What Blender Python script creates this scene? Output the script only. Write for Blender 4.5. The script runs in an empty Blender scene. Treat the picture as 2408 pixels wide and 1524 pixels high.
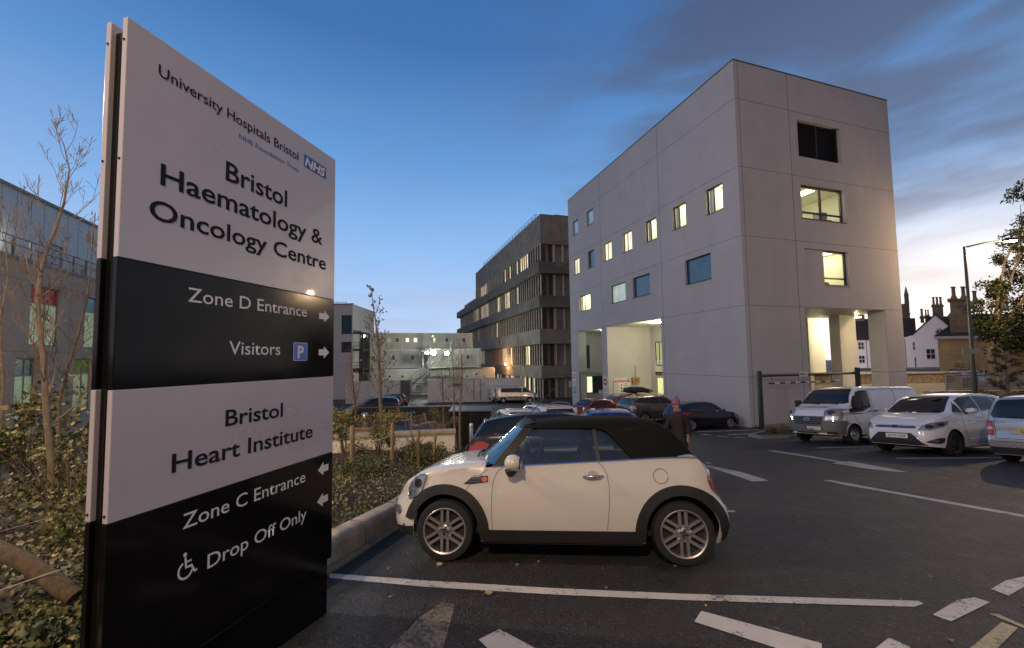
import bpy, bmesh, math, random
from mathutils import Vector, Matrix, geometry
from mathutils.bvhtree import BVHTree
R = math.radians
random.seed(7)
S = bpy.context.scene
C = S.collection
# ------------------------------------------------------------------ camera, calibrated on the photograph's three vanishing points
H = 1.62
FPX, PITCH, ROLL, CYPX = 964.02, .0584531, .0157684, 789.37
cp, sp, cr, sr = math.cos(PITCH), math.sin(PITCH), math.cos(ROLL), math.sin(ROLL)
FWD = Vector((0, cp, sp)); _r = Vector((1, 0, 0)); _u = Vector((0, -sp, cp))
RGT = _r*cr - _u*sr; UPV = _r*sr + _u*cr
cam = bpy.data.cameras.new('camera'); co = bpy.data.objects.new('camera', cam); C.objects.link(co)
cam.sensor_width = 36; cam.sensor_fit = 'HORIZONTAL'; cam.lens = FPX/2408*36
cam.shift_y = (CYPX-762)/2408; cam.clip_start = .05; cam.clip_end = 3000
m = Matrix((RGT, UPV, -FWD)).transposed().to_4x4(); m.translation = (0, 0, H)
co.matrix_world = m
S.camera = co
# ------------------------------------------------------------------ exposure
S.view_settings.view_transform = 'Standard'; S.view_settings.look = 'None'
S.view_settings.exposure = .30; S.view_settings.gamma = 1
# ------------------------------------------------------------------ dusk sky
W = bpy.data.worlds.new('World'); S.world = W; W.use_nodes = True
nt = W.node_tree; nt.nodes.clear()
def srgb(r, g, b):
    f = lambda c: (c/255/12.92 if c/255 <= .04045 else ((c/255+.055)/1.055)**2.4)
    return (f(r), f(g), f(b), 1)
class N:
    """tiny node-graph writer"""
    def __init__(s, t): s.t = t
    def n(s, ty, **k):
        x = s.t.nodes.new(ty)
        for a, v in k.items(): setattr(x, a, v)
        return x
    def l(s, a, b): s.t.links.new(a, b)
    def put(s, sock, v):
        if hasattr(v, 'is_linked'): s.l(v, sock)
        else: sock.default_value = v
    def math(s, op, a, b=0, c=None, clamp=False):
        x = s.n('ShaderNodeMath', operation=op, use_clamp=clamp); s.put(x.inputs[0], a); s.put(x.inputs[1], b)
        if c is not None: s.put(x.inputs[2], c)
        return x.outputs[0]
    def vmath(s, op, a, b=None):
        x = s.n('ShaderNodeVectorMath', operation=op); s.put(x.inputs[0], a)
        if b is not None: s.put(x.inputs[1], b)
        return x.outputs['Value'] if op == 'DOT_PRODUCT' else x.outputs[0]
    def mix(s, f, a, b, mode='MIX'):
        x = s.n('ShaderNodeMix', data_type='RGBA', blend_type=mode); s.put(x.inputs[0], f); s.put(x.inputs[6], a); s.put(x.inputs[7], b)
        return x.outputs[2]
    def ramp(s, f, stops, ip='LINEAR'):
        x = s.n('ShaderNodeValToRGB'); x.color_ramp.interpolation = ip
        e = x.color_ramp.elements
        while len(e) < len(stops): e.new(.5)
        for k, (p, c) in zip(e, stops): k.position = p; k.color = c if len(c) == 4 else (*c, 1)
        s.put(x.inputs[0], f); return x.outputs[0]
    def noise(s, v, scale, detail=4, rough=.5, dist=0):
        x = s.n('ShaderNodeTexNoise'); s.put(x.inputs['Vector'], v); x.inputs['Scale'].default_value = scale
        x.inputs['Detail'].default_value = detail; x.inputs['Roughness'].default_value = rough; x.inputs['Distortion'].default_value = dist
        return x.outputs[0]
    def smooth(s, v, a, b):
        x = s.n('ShaderNodeMapRange', interpolation_type='SMOOTHSTEP'); s.put(x.inputs[0], v)
        x.inputs[1].default_value = a; x.inputs[2].default_value = b
        return x.outputs[0]
w = N(nt)
tc = w.n('ShaderNodeTexCoord'); d = tc.outputs['Generated']
sep = w.n('ShaderNodeSeparateXYZ'); w.l(d, sep.inputs[0]); X, Y, Z = sep.outputs
base = w.ramp(w.math('MAXIMUM', Z, 0), [(0, srgb(182, 200, 228)), (.10, srgb(168, 194, 230)), (.24, srgb(136, 178, 226)), (.42, srgb(96, 147, 204)), (.62, srgb(58, 106, 164)), (1, srgb(44, 82, 138))])
g = R(47)                                                          # azimuth of the afterglow, right of the view axis
sunward = w.vmath('DOT_PRODUCT', d, Vector((math.sin(g), math.cos(g), .10)).normalized())
zz = w.math('ADD', w.math('MAXIMUM', Z, 0), .13)
cx = w.math('DIVIDE', X, zz); cyy = w.math('DIVIDE', Y, zz)
cmb = w.n('ShaderNodeCombineXYZ'); w.l(w.math('MULTIPLY', cx, .55), cmb.inputs[0]); w.l(cyy, cmb.inputs[1])
n1 = w.noise(cmb.outputs[0], 1.15, 7, .56, .35)
n2 = w.noise(cmb.outputs[0], .42, 3, .5, .2)
cm3 = w.n('ShaderNodeCombineXYZ'); w.l(w.math('MULTIPLY', X, 2.2), cm3.inputs[0]); w.l(w.math('MULTIPLY', Y, 2.2), cm3.inputs[1]); w.l(w.math('MULTIPLY', Z, 8.5), cm3.inputs[2])
n3 = w.noise(cm3.outputs[0], 1.25, 5, .50, .15)
right = w.vmath('DOT_PRODUCT', d, Vector((.86, .46, .2)).normalized())
behind = w.smooth(w.math('MULTIPLY', Y, -1), -.15, .45)
dens = w.math('ADD', w.math('MULTIPLY', n1, .62), w.math('MULTIPLY', n2, .5))
thin = w.smooth(dens, .50, .76)
glow = w.smooth(sunward, .80, .985)
lowglow = w.math('MULTIPLY', glow, w.smooth(Z, .36, .07))
# streaky banks on the right, thicker with height
bank = w.math('ADD', w.math('MULTIPLY', n3, .75), w.math('MULTIPLY', n2, .35))
bank = w.math('ADD', bank, w.math('MULTIPLY', w.smooth(right, .55, .95), .16))
bank = w.math('ADD', bank, w.math('MULTIPLY', w.smooth(Z, .20, .42), .12))
heavy = w.math('MULTIPLY', w.smooth(bank, .56, .80), w.smooth(right, .38, .80))
c = w.mix(w.math('MULTIPLY', thin, .50), base, w.ramp(Z, [(0, srgb(160, 170, 200)), (.25, srgb(134, 158, 198)), (.6, srgb(84, 112, 158))]))
c = w.mix(w.math('MULTIPLY', w.smooth(n3, .44, .72), w.math('MULTIPLY', .42, w.smooth(Z, .75, .12))), c, w.ramp(Z, [(0, srgb(186, 192, 218)), (.3, srgb(150, 168, 206)), (.7, srgb(90, 116, 160))]))
c = w.mix(lowglow, c, (1.0, .975, .96, 1))
dark = w.ramp(Z, [(0, srgb(168, 165, 180)), (.12, srgb(138, 143, 162)), (.28, srgb(94, 106, 132)), (.6, srgb(72, 84, 112))])
c = w.mix(w.math('MULTIPLY', w.math('MULTIPLY', heavy, .88), w.math('SUBTRACT', 1, w.math('MULTIPLY', lowglow, .6))), c, dark)
# unseen sky behind the camera, shaped to fill the facades, brighter left
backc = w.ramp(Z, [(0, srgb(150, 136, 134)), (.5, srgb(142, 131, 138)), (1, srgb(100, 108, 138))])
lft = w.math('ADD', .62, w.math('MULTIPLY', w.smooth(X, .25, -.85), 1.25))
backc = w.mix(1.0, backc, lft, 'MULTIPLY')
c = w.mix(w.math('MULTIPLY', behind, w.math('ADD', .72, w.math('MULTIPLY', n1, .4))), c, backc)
c = w.mix(w.smooth(Z, 0, -.05), c, srgb(60, 58, 60))
sky = w.n('ShaderNodeTexSky', sky_type='NISHITA', sun_disc=False); sky.sun_elevation = R(1.5); sky.sun_rotation = g
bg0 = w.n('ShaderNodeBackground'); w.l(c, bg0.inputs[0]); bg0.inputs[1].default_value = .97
bg1 = w.n('ShaderNodeBackground'); w.l(sky.outputs[0], bg1.inputs[0]); bg1.inputs[1].default_value = .008
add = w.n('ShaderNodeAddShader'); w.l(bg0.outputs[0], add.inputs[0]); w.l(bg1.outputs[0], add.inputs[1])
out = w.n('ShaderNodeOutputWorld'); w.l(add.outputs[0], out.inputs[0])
W.cycles.sampling_method = 'MANUAL'; W.cycles.sample_map_resolution = 512
# afterglow: the sun is down, what is left of it comes soft and low from the right
sl = bpy.data.lights.new('sun', 'SUN'); sl.energy = .12; sl.angle = R(25); sl.color = (1, .86, .80)
so = bpy.data.objects.new('sun', sl); C.objects.link(so)
so.rotation_euler = Vector((math.sin(g), math.cos(g), .16)).to_track_quat('Z', 'Y').to_euler()

# ------------------------------------------------------------------ terrain: falls away from the camera, flattening at the courtyard
def gz(Y):
    if Y < 17: return -.105*Y
    if Y < 25: return -1.785-(.105*(Y-17)-.064*(Y-17)**2/16)
    if Y < 50: return -2.369-.041*(Y-25)
    if Y < 60: return -3.394-(.041*(Y-50)-.041*(Y-50)**2/20)
    return -3.599
def ray(x, y):
    v = RGT*(x-1204)+UPV*(CYPX-y)+FWD*FPX
    return v/v.y
def P(x, y, Yd):                     # world point seen at photo pixel (2408 wide) at depth Yd
    v = ray(x, y)*Yd; v.z += H; return v
def GP(x, y, dz=0):                  # ground point seen at a photo pixel
    v = ray(x, y); lo, hi = .3, 400
    for _ in range(50):
        mid = (lo+hi)/2
        if H+v.z*mid > gz(mid)+dz: lo = mid
        else: hi = mid
    return Vector((v.x*lo, lo, gz(lo)+dz))
TH = -.3121709                       # the hospital's building grid
GA = Vector((math.sin(TH), math.cos(TH), 0)); GB = Vector((math.cos(TH), -math.sin(TH), 0)); GROT = -TH

# ------------------------------------------------------------------ materials
MATS = {}
def mat(name, col, rough=.5, metal=0, var=0, scale=4, bump=0, bscale=60, coat=0, emis=0, ecol=None, stretch=None, spec=.5, dirt=0, trans=0):
    if name in MATS: return MATS[name]
    M = bpy.data.materials.new(name); M.use_nodes = True; MATS[name] = M
    k = N(M.node_tree); b = M.node_tree.nodes['Principled BSDF']
    col = (*col[:3], 1)
    b.inputs['Base Color'].default_value = col; b.inputs['Roughness'].default_value = rough; b.inputs['Metallic'].default_value = metal
    b.inputs['Specular IOR Level'].default_value = spec
    if coat: b.inputs['Coat Weight'].default_value = coat; b.inputs['Coat Roughness'].default_value = .03
    if trans: b.inputs['Transmission Weight'].default_value = trans
    if emis:
        b.inputs['Emission Color'].default_value = (*(ecol or col)[:3], 1); b.inputs['Emission Strength'].default_value = emis
    t = k.n('ShaderNodeTexCoord').outputs['Object']
    if stretch:
        mp = k.n('ShaderNodeMapping'); mp.inputs['Scale'].default_value = stretch; k.l(t, mp.inputs[0]); t = mp.outputs[0]
    if var:
        a = k.noise(t, scale, 6, .6); lo = tuple(max(0, c*(1-var)) for c in col[:3]); hi = tuple(min(1, c*(1+var)) for c in col[:3])
        cc = k.ramp(a, [(.28, lo), (.72, hi)])
        if dirt:
            cc = k.mix(k.math('MULTIPLY', k.smooth(k.noise(t, scale*.35, 5, .65), .52, .72), dirt), cc, tuple(c*.45 for c in col[:3])+(1,))
        k.l(cc, b.inputs['Base Color'])
        k.l(k.math('ADD', k.math('MULTIPLY', a, .25), max(0, rough-.125)), b.inputs['Roughness'])
    if bump:
        bn = k.n('ShaderNodeBump'); bn.inputs['Strength'].default_value = bump; bn.inputs['Distance'].default_value = .01
        k.l(k.noise(t, bscale, 4, .6), bn.inputs['Height']); k.l(bn.outputs[0], b.inputs['Normal'])
    return M
def asphalt_mat(name, lo, hi, wear):
    M = mat(name, (.04, .04, .04), .6); k = N(M.node_tree); b = M.node_tree.nodes['Principled BSDF']
    t = k.n('ShaderNodeTexCoord').outputs['Object']
    fine = k.noise(t, 44, 5, .8); big = k.noise(t, .35, 5, .6); mid = k.noise(t, 3.5, 5, .65)
    v = k.n('ShaderNodeTexVoronoi'); k.l(t, v.inputs['Vector']); v.inputs['Scale'].default_value = 60
    cc = k.ramp(fine, [(.40, tuple(c*.55 for c in lo)), (.53, tuple(c*.66 for c in hi)), (.60, tuple(c*1.5 for c in hi)), (.70, tuple(c*4.6 for c in hi))])
    stain = k.smooth(k.noise(t, 1.1, 4, .6, .6), .56, .72); cc = k.mix(k.math('MULTIPLY', stain, .55), cc, (.009, .009, .009, 1))
    cc = k.mix(k.smooth(big, .42, .66), cc, tuple(c*.72 for c in hi)+(1,), 'MULTIPLY') if False and wear else cc
    cc = k.mix(k.math('MULTIPLY', k.smooth(mid, .5, .75), .35), cc, (.075, .068, .06, 1))
    k.l(cc, b.inputs['Base Color'])
    k.l(k.math('ADD', .40, k.math('MULTIPLY', mid, .38)), b.inputs['Roughness'])
    h = k.math('ADD', k.math('MULTIPLY', v.outputs['Distance'], .8), k.math('MULTIPLY', fine, .9))
    bn = k.n('ShaderNodeBump'); bn.inputs['Strength'].default_value = 1.0; bn.inputs['Distance'].default_value = .02
    k.l(h, bn.inputs['Height']); k.l(bn.outputs[0], b.inputs['Normal'])
    return M
ASPH = asphalt_mat('asphalt', (.011, .011, .0115), (.036, .035, .034), True)
def worn_paint(name, col, amount):
    M = mat(name, col, .6); k = N(M.node_tree); b = M.node_tree.nodes['Principled BSDF']
    t = k.n('ShaderNodeTexCoord').outputs['Object']
    a = k.noise(t, 26, 8, .75); a2 = k.noise(t, 2.2, 5, .7); chip = k.noise(t, 90, 3, .6)
    s = k.math('ADD', k.math('MULTIPLY', a, .6), k.math('ADD', k.math('MULTIPLY', a2, .55), k.math('MULTIPLY', chip, .3)))
    mask = k.smooth(s, amount, amount+.10)
    dirtc = k.mix(k.noise(t, 7, 5, .7), tuple(c*.62 for c in col)+(1,), tuple(col)+(1,))
    k.l(k.mix(mask, dirtc, (.03, .029, .028, 1)), b.inputs['Base Color'])
    bn = k.n('ShaderNodeBump'); bn.inputs['Strength'].default_value = .5; bn.inputs['Distance'].default_value = .008
    k.l(chip, bn.inputs['Height']); k.l(bn.outputs[0], b.inputs['Normal'])
    return M
PAINT = worn_paint('road_paint_white', (.60, .57, .53), .765)
PAINTW = worn_paint('road_paint_faded', (.46, .44, .42), .745)
YELL = worn_paint('road_paint_yellow', (.42, .36, .22), .74)
PATCH = worn_paint('concrete_patch', (.22, .185, .14), .715)

# ------------------------------------------------------------------ mesh helpers
class B:
    def __init__(s): s.bm = bmesh.new()
    def poly(s, pts, mi=0):
        f = s.bm.faces.new([s.bm.verts.new(p) for p in pts]); f.material_index = mi; return f
    def box(s, x0, x1, y0, y1, z0, z1, M=None, mi=0):
        v = [Vector((x, y, z)) for z in (z0, z1) for x, y in ((x0, y0), (x1, y0), (x1, y1), (x0, y1))]
        if M is not None: v = [M @ p for p in v]
        v = [s.bm.verts.new(p) for p in v]
        for q in ((3, 2, 1, 0), (4, 5, 6, 7), (0, 1, 5, 4), (1, 2, 6, 5), (2, 3, 7, 6), (3, 0, 4, 7)):
            f = s.bm.faces.new([v[i] for i in q]); f.material_index = mi
        return v
    def tube(s, pts, rad, n=8, cap=True, mi=0):
        pts = [Vector(p) for p in pts]
        if not hasattr(rad, '__len__'): rad = [rad]*len(pts)
        rings = []; up = None
        for i, p in enumerate(pts):
            t = (pts[min(i+1, len(pts)-1)]-pts[max(i-1, 0)])
            if t.length < 1e-9: t = Vector((0, 0, 1))
            t.normalize()
            if up is None: up = Vector((0, 0, 1)) if abs(t.z) < .9 else Vector((1, 0, 0))
            a = t.cross(up)
            if a.length < 1e-6: a = t.orthogonal()
            a.normalize(); b = a.cross(t).normalized(); up = b
            rings.append([s.bm.verts.new(p+(a*math.cos(2*math.pi*j/n)+b*math.sin(2*math.pi*j/n))*rad[i]) for j in range(n)])
        for r0, r1 in zip(rings, rings[1:]):
            for j in range(n):
                f = s.bm.faces.new((r0[j], r1[j], r1[(j+1) % n], r0[(j+1) % n])); f.material_index = mi
        if cap:
            f = s.bm.faces.new(rings[0]); f.material_index = mi
            f = s.bm.faces.new(rings[-1][::-1]); f.material_index = mi
    def cyl(s, p0, p1, r0, r1=None, n=12, mi=0): s.tube([p0, p1], [r0, r0 if r1 is None else r1], n, True, mi)
    def lathe(s, prof, c=(0, 0, 0), axis='z', n=24, mi=0, cap=True):
        c = Vector(c); rings = []
        for r, h in prof:
            ring = []
            for j in range(n):
                a = 2*math.pi*j/n; x, y = r*math.cos(a), r*math.sin(a)
                p = {'z': (x, y, h), 'y': (x, h, y), 'x': (h, x, y)}[axis]
                ring.append(s.bm.verts.new(c+Vector(p)))
            rings.append(ring)
        for r0, r1 in zip(rings, rings[1:]):
            for j in range(n):
                f = s.bm.faces.new((r0[j], r0[(j+1) % n], r1[(j+1) % n], r1[j])); f.material_index = mi
        if cap:
            for r in (rings[0], rings[-1]):
                try: f = s.bm.faces.new(r); f.material_index = mi
                except ValueError: pass
    def prism(s, poly, h0, h1, fn, mi=0):
        """closed solid: 2-D outline swept from h0 to h1; fn(u,v,h) -> point"""
        a = [s.bm.verts.new(fn(u, v, h0)) for u, v in poly]; b = [s.bm.verts.new(fn(u, v, h1)) for u, v in poly]
        n = len(poly)
        for f in (s.bm.faces.new(a[::-1]), s.bm.faces.new(b)): f.material_index = mi
        for i in range(n):
            f = s.bm.faces.new((a[i], a[(i+1) % n], b[(i+1) % n], b[i])); f.material_index = mi
    def grid(s, rows, mi=0, close=False):
        vs = [[s.bm.verts.new(p) for p in r] for r in rows]
        for r0, r1 in zip(vs, vs[1:]):
            n = len(r0)
            for j in range(n if close else n-1):
                f = s.bm.faces.new((r0[j], r0[(j+1) % n], r1[(j+1) % n], r1[j])); f.material_index = mi
        return vs
    def ball(s, c, r, n=10, sc=(1, 1, 1), mi=0):
        prof = [(max(1e-4, math.sin(math.pi*i/n))*r, -math.cos(math.pi*i/n)*r) for i in range(n+1)]
        k = len(s.bm.verts); s.lathe(prof, (0, 0, 0), 'z', n*2, mi); s.bm.verts.ensure_lookup_table()
        for v in s.bm.verts[k:]: v.co = Vector((v.co.x*sc[0], v.co.y*sc[1], v.co.z*sc[2]))+Vector(c)
    def out(s, name, mt, parent=None, smooth=0, bevel=0, fix=True, label=None):
        if fix: bmesh.ops.recalc_face_normals(s.bm, faces=s.bm.faces)
        if smooth:
            for f in s.bm.faces: f.smooth = True
            for e in s.bm.edges:
                if len(e.link_faces) == 2 and e.calc_face_angle(0) > R(smooth): e.smooth = False
        me = bpy.data.meshes.new(name); s.bm.to_mesh(me); s.bm.free()
        for q in (mt if isinstance(mt, (list, tuple)) else [mt]): me.materials.append(q)
        o = bpy.data.objects.new(name, me); C.objects.link(o)
        if parent is not None: o.parent = parent
        if bevel:
            bv = o.modifiers.new('edge', 'BEVEL'); bv.width = bevel; bv.segments = 2; bv.limit_method = 'ANGLE'; bv.angle_limit = R(40)
        if label: o['label'] = label
        return o
def thing(name, label, cat, loc=(0, 0, 0), rz=0, group=None):
    o = bpy.data.objects.new(name, None); C.objects.link(o); o.empty_display_size = .3
    o.location = loc; o.rotation_euler = (0, 0, rz); o['label'] = label; o['category'] = cat
    if group: o['group'] = group
    return o
def tag(o, label, cat, group=None):
    o['label'] = label; o['category'] = cat
    if group: o['group'] = group
    return o
def kind(o, k): o['kind'] = k; return o
def copy_tree(o, parent=None):
    c = o.copy(); C.objects.link(c)
    if parent is not None: c.parent = parent
    for ch in list(o.children): copy_tree(ch, c)
    return c
DG = None
def lettering(txt, height, mt, parent, M, width=None, bold=0, align='LEFT', name='lettering', depth=.0012, spacing=1.0):
    """flat raised letters: baseline along local x of M, up along local y; height = cap height; returns mesh object"""
    cu = bpy.data.curves.new('t', 'FONT'); cu.body = txt; cu.size = 1; cu.offset = bold; cu.resolution_u = 3; cu.space_character = spacing
    ob = bpy.data.objects.new('t', cu); C.objects.link(ob)
    dg = bpy.context.evaluated_depsgraph_get(); dg.update()
    me = bpy.data.meshes.new_from_object(ob.evaluated_get(dg)); bpy.data.objects.remove(ob); bpy.data.curves.remove(cu)
    bm = bmesh.new(); bm.from_mesh(me); bpy.data.meshes.remove(me)
    xs = [v.co.x for v in bm.verts]; x0, x1 = min(xs), max(xs)
    sy = height/.72; sx = sy if width is None else width/(x1-x0)
    off = {'LEFT': x0, 'CENTER': (x0+x1)/2, 'RIGHT': x1}[align]
    for v in bm.verts: v.co = M @ Vector(((v.co.x-off)*sx, v.co.y*sy, depth))
    b = B(); b.bm.free(); b.bm = bm
    return b.out(name, mt, parent, fix=False)
def pchip(pts):
    xs = [p[0] for p in pts]; ys = [p[1] for p in pts]; n = len(xs)
    dl = [(ys[i+1]-ys[i])/(xs[i+1]-xs[i]) for i in range(n-1)]
    m = [dl[0]]+[0 if dl[i-1]*dl[i] <= 0 else 2*dl[i-1]*dl[i]/(dl[i-1]+dl[i]) for i in range(1, n-1)]+[dl[-1]]
    def f(x):
        if x <= xs[0]: return ys[0]
        if x >= xs[-1]: return ys[-1]
        for i in range(n-1):
            if x <= xs[i+1]: break
        h = xs[i+1]-xs[i]; t = (x-xs[i])/h
        return (2*t**3-3*t*t+1)*ys[i]+(t**3-2*t*t+t)*h*m[i]+(-2*t**3+3*t*t)*ys[i+1]+(t**3-t*t)*h*m[i+1]
    return f
def wall(b, u0, u1, v0, v1, holes, fn, depth, mi=0, mr=None):
    """a wall face with real openings: fn(u,v,d) -> point, d = inward; holes (u0,u1,v0,v1[,depth])"""
    us = sorted({u0, u1, *[h[0] for h in holes], *[h[1] for h in holes]}); vs = sorted({v0, v1, *[h[2] for h in holes], *[h[3] for h in holes]})
    us = [u for u in us if u0 <= u <= u1]; vs = [v for v in vs if v0 <= v <= v1]
    for a, c_ in zip(us, us[1:]):
        for e, f in zip(vs, vs[1:]):
            mu, mv = (a+c_)/2, (e+f)/2
            if any(h[0] < mu < h[1] and h[2] < mv < h[3] for h in holes): continue
            b.poly([fn(a, e, 0), fn(c_, e, 0), fn(c_, f, 0), fn(a, f, 0)], mi)
    for h in holes:
        D = h[4] if len(h) > 4 else depth; a, c_, e, f = h[:4]; q = mi if mr is None else mr
        b.poly([fn(a, e, 0), fn(a, f, 0), fn(a, f, D), fn(a, e, D)], q); b.poly([fn(c_, e, 0), fn(c_, f, 0), fn(c_, f, D), fn(c_, e, D)], q)
        b.poly([fn(a, f, 0), fn(c_, f, 0), fn(c_, f, D), fn(a, f, D)], q)
        if e > v0+1e-6: b.poly([fn(a, e, 0), fn(c_, e, 0), fn(c_, e, D), fn(a, e, D)], q)
def fbox(b, fn, u0, u1, v0, v1, d0, d1, mi=0):
    b.prism([(u0, v0), (u1, v0), (u1, v1), (u0, v1)], d0, d1, fn, mi)
def frame(b, fn, u0, u1, v0, v1, t, d0, d1, mull=(), trans=(), mi=0):
    fbox(b, fn, u0, u0+t, v0, v1, d0, d1, mi); fbox(b, fn, u1-t, u1, v0, v1, d0, d1, mi)
    fbox(b, fn, u0+t, u1-t, v0, v0+t, d0, d1, mi); fbox(b, fn, u0+t, u1-t, v1-t, v1, d0, d1, mi)
    for q in mull: fbox(b, fn, q-t/2, q+t/2, v0+t, v1-t, d0+.003, d1-.003, mi)
    for q in trans: fbox(b, fn, u0+t, u1-t, q-t/2, q+t/2, d0+.006, d1-.006, mi)
def lamp(name, loc, power, col, parent=None, size=.1, spot=None, aim=None):
    L = bpy.data.lights.new(name, 'SPOT' if spot else 'POINT'); L.energy = power; L.color = col; L.shadow_soft_size = size
    if spot: L.spot_size = R(spot); L.spot_blend = .6
    o = bpy.data.objects.new(name, L); C.objects.link(o); o.location = loc
    if aim is not None: o.rotation_euler = (Vector(loc)-Vector(aim)).to_track_quat('Z', 'Y').to_euler()
    if parent is not None: o.parent = parent
    return o
def onplane(x, y, P0, D):
    """photo pixel -> (distance along D, world z) on the vertical plane through P0 along D"""
    v = ray(x, y); n = Vector((-D.y, D.x, 0)); t = (n.x*P0[0]+n.y*P0[1])/(n.x*v.x+n.y*v.y); q = v*t
    return (q.x-P0[0])*D.x+(q.y-P0[1])*D.y, H+q.z
# ================================================================== ground
def add_ground():
    b = B(); ys = [-30+i*1.5 for i in range(80)]+[90+i*15 for i in range(30)]; xs = [-260, -60, -30, -15, 0, 15, 30, 60, 130, 300]
    b.grid([[Vector((x, y, gz(y))) for x in xs] for y in ys])
    kind(b.out('ground', ASPH, smooth=60), 'structure')
add_ground()
def mark(name, polys, mt, lift=.004):
    b = B()
    for pl in polys:
        pts = [GP(x, y) for x, y in pl]
        b.poly([p+Vector((0, 0, lift)) for p in pts])
    bmesh.ops.triangulate(b.bm, faces=b.bm.faces)
    o = b.out(name, mt); kind(o, 'structure')
    for p in o.data.polygons:
        pass
    return o
def zA(x, y): return ((1300+x/1.72)/1.701, (1850+y/1.72)/1.701)
def zB(x, y): return ((2600+x/1.6096)/1.701, (1650+y/1.6096)/1.701)
mark('bay_line_marking', [[(774, 1349), (1000, 1366), (1300, 1384), (1600, 1397), (1900, 1406), (2160, 1414), (2172, 1421), (2150, 1428), (1900, 1421), (1600, 1412), (1300, 1399), (1000, 1381), (774, 1360)]], PAINT)
mark('dashed_line_marking', [[zB(330, 1280), zB(1105, 1490), zB(1112, 1600), zB(890, 1545), zB(285, 1350)], [zA(1200, 1150), zA(1500, 1310), zA(1420, 1420), zA(1200, 1360), zA(1057, 1222)],
     [zB(1540, 1453), zB(1680, 1515), zB(1640, 1590), zB(1440, 1530)], [zB(1820, 1305), zB(1980, 1210), zB(2090, 1193), zB(2190, 1225), zB(2060, 1290), zB(1940, 1348)],
     [zB(2195, 1140), zB(2290, 1085), zB(2420, 1055), zB(2500, 1090), zB(2400, 1130), zB(2310, 1183)]], PAINT)
mark('yellow_line_marking', [[zB(2180, 1297), zB(2240, 1300), zB(2420, 1378), zB(2420, 1398)], [zB(2265, 1352), zB(2370, 1390), zB(2160, 1600), zB(1990, 1580)]], YELL)
mark('faded_line_marking', [[zB(1117, 437), zB(1165, 436), zB(1600, 516), zB(2000, 588), zB(2500, 676), zB(2520, 696), zB(2000, 603), zB(1600, 528), zB(1250, 467)]], PAINTW)
mark('arrow_marking', [[zB(750, 246), zB(800, 245), zB(1010, 277), zB(1240, 318), zB(1310, 318), zB(1655, 384), zB(1560, 380), zB(1390, 362), zB(1175, 327), zB(1215, 319), zB(950, 277)],
     [zB(340, 340), zB(390, 344), zB(600, 388), zB(765, 440), zB(660, 446), zB(540, 404)], [zB(355, 318), zB(405, 327), zB(370, 330)]], PAINTW)
mark('parking_bay_line', [[zB(1080, 227), zB(1440, 219), zB(1440, 223), zB(1082, 231)], [zB(1585, 294), zB(2260, 288), zB(2260, 294), zB(1587, 299)], [zB(320, 142), zB(360, 139), zB(405, 146), zB(400, 148)],
     [zB(428, 149), zB(500, 155), zB(510, 160), zB(432, 153)], [zB(540, 159), zB(600, 162), zB(610, 166), zB(545, 162)], [zB(300, 122), zB(715, 110), zB(715, 113), zB(300, 127)],
     [zB(495, 141), zB(795, 130), zB(795, 134), zB(500, 145)], [zB(495, 630), zB(545, 634), zB(550, 642), zB(500, 643)]], PAINTW)
mark('concrete_patch', [[zA(735, 1010), zA(800, 965), zA(885, 975), zA(890, 1000), zA(780, 1400), zA(360, 1400), zA(480, 1240), zA(640, 1080)]], PATCH)
mark('asphalt_patch', [[zA(60, 860), zA(420, 900), zA(715, 955), zA(560, 1150), zA(380, 1400), zA(10, 1400), zA(0, 1000)]], asphalt_mat('asphalt_patch', (.016, .0155, .015), (.048, .046, .044), False), .003)
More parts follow.
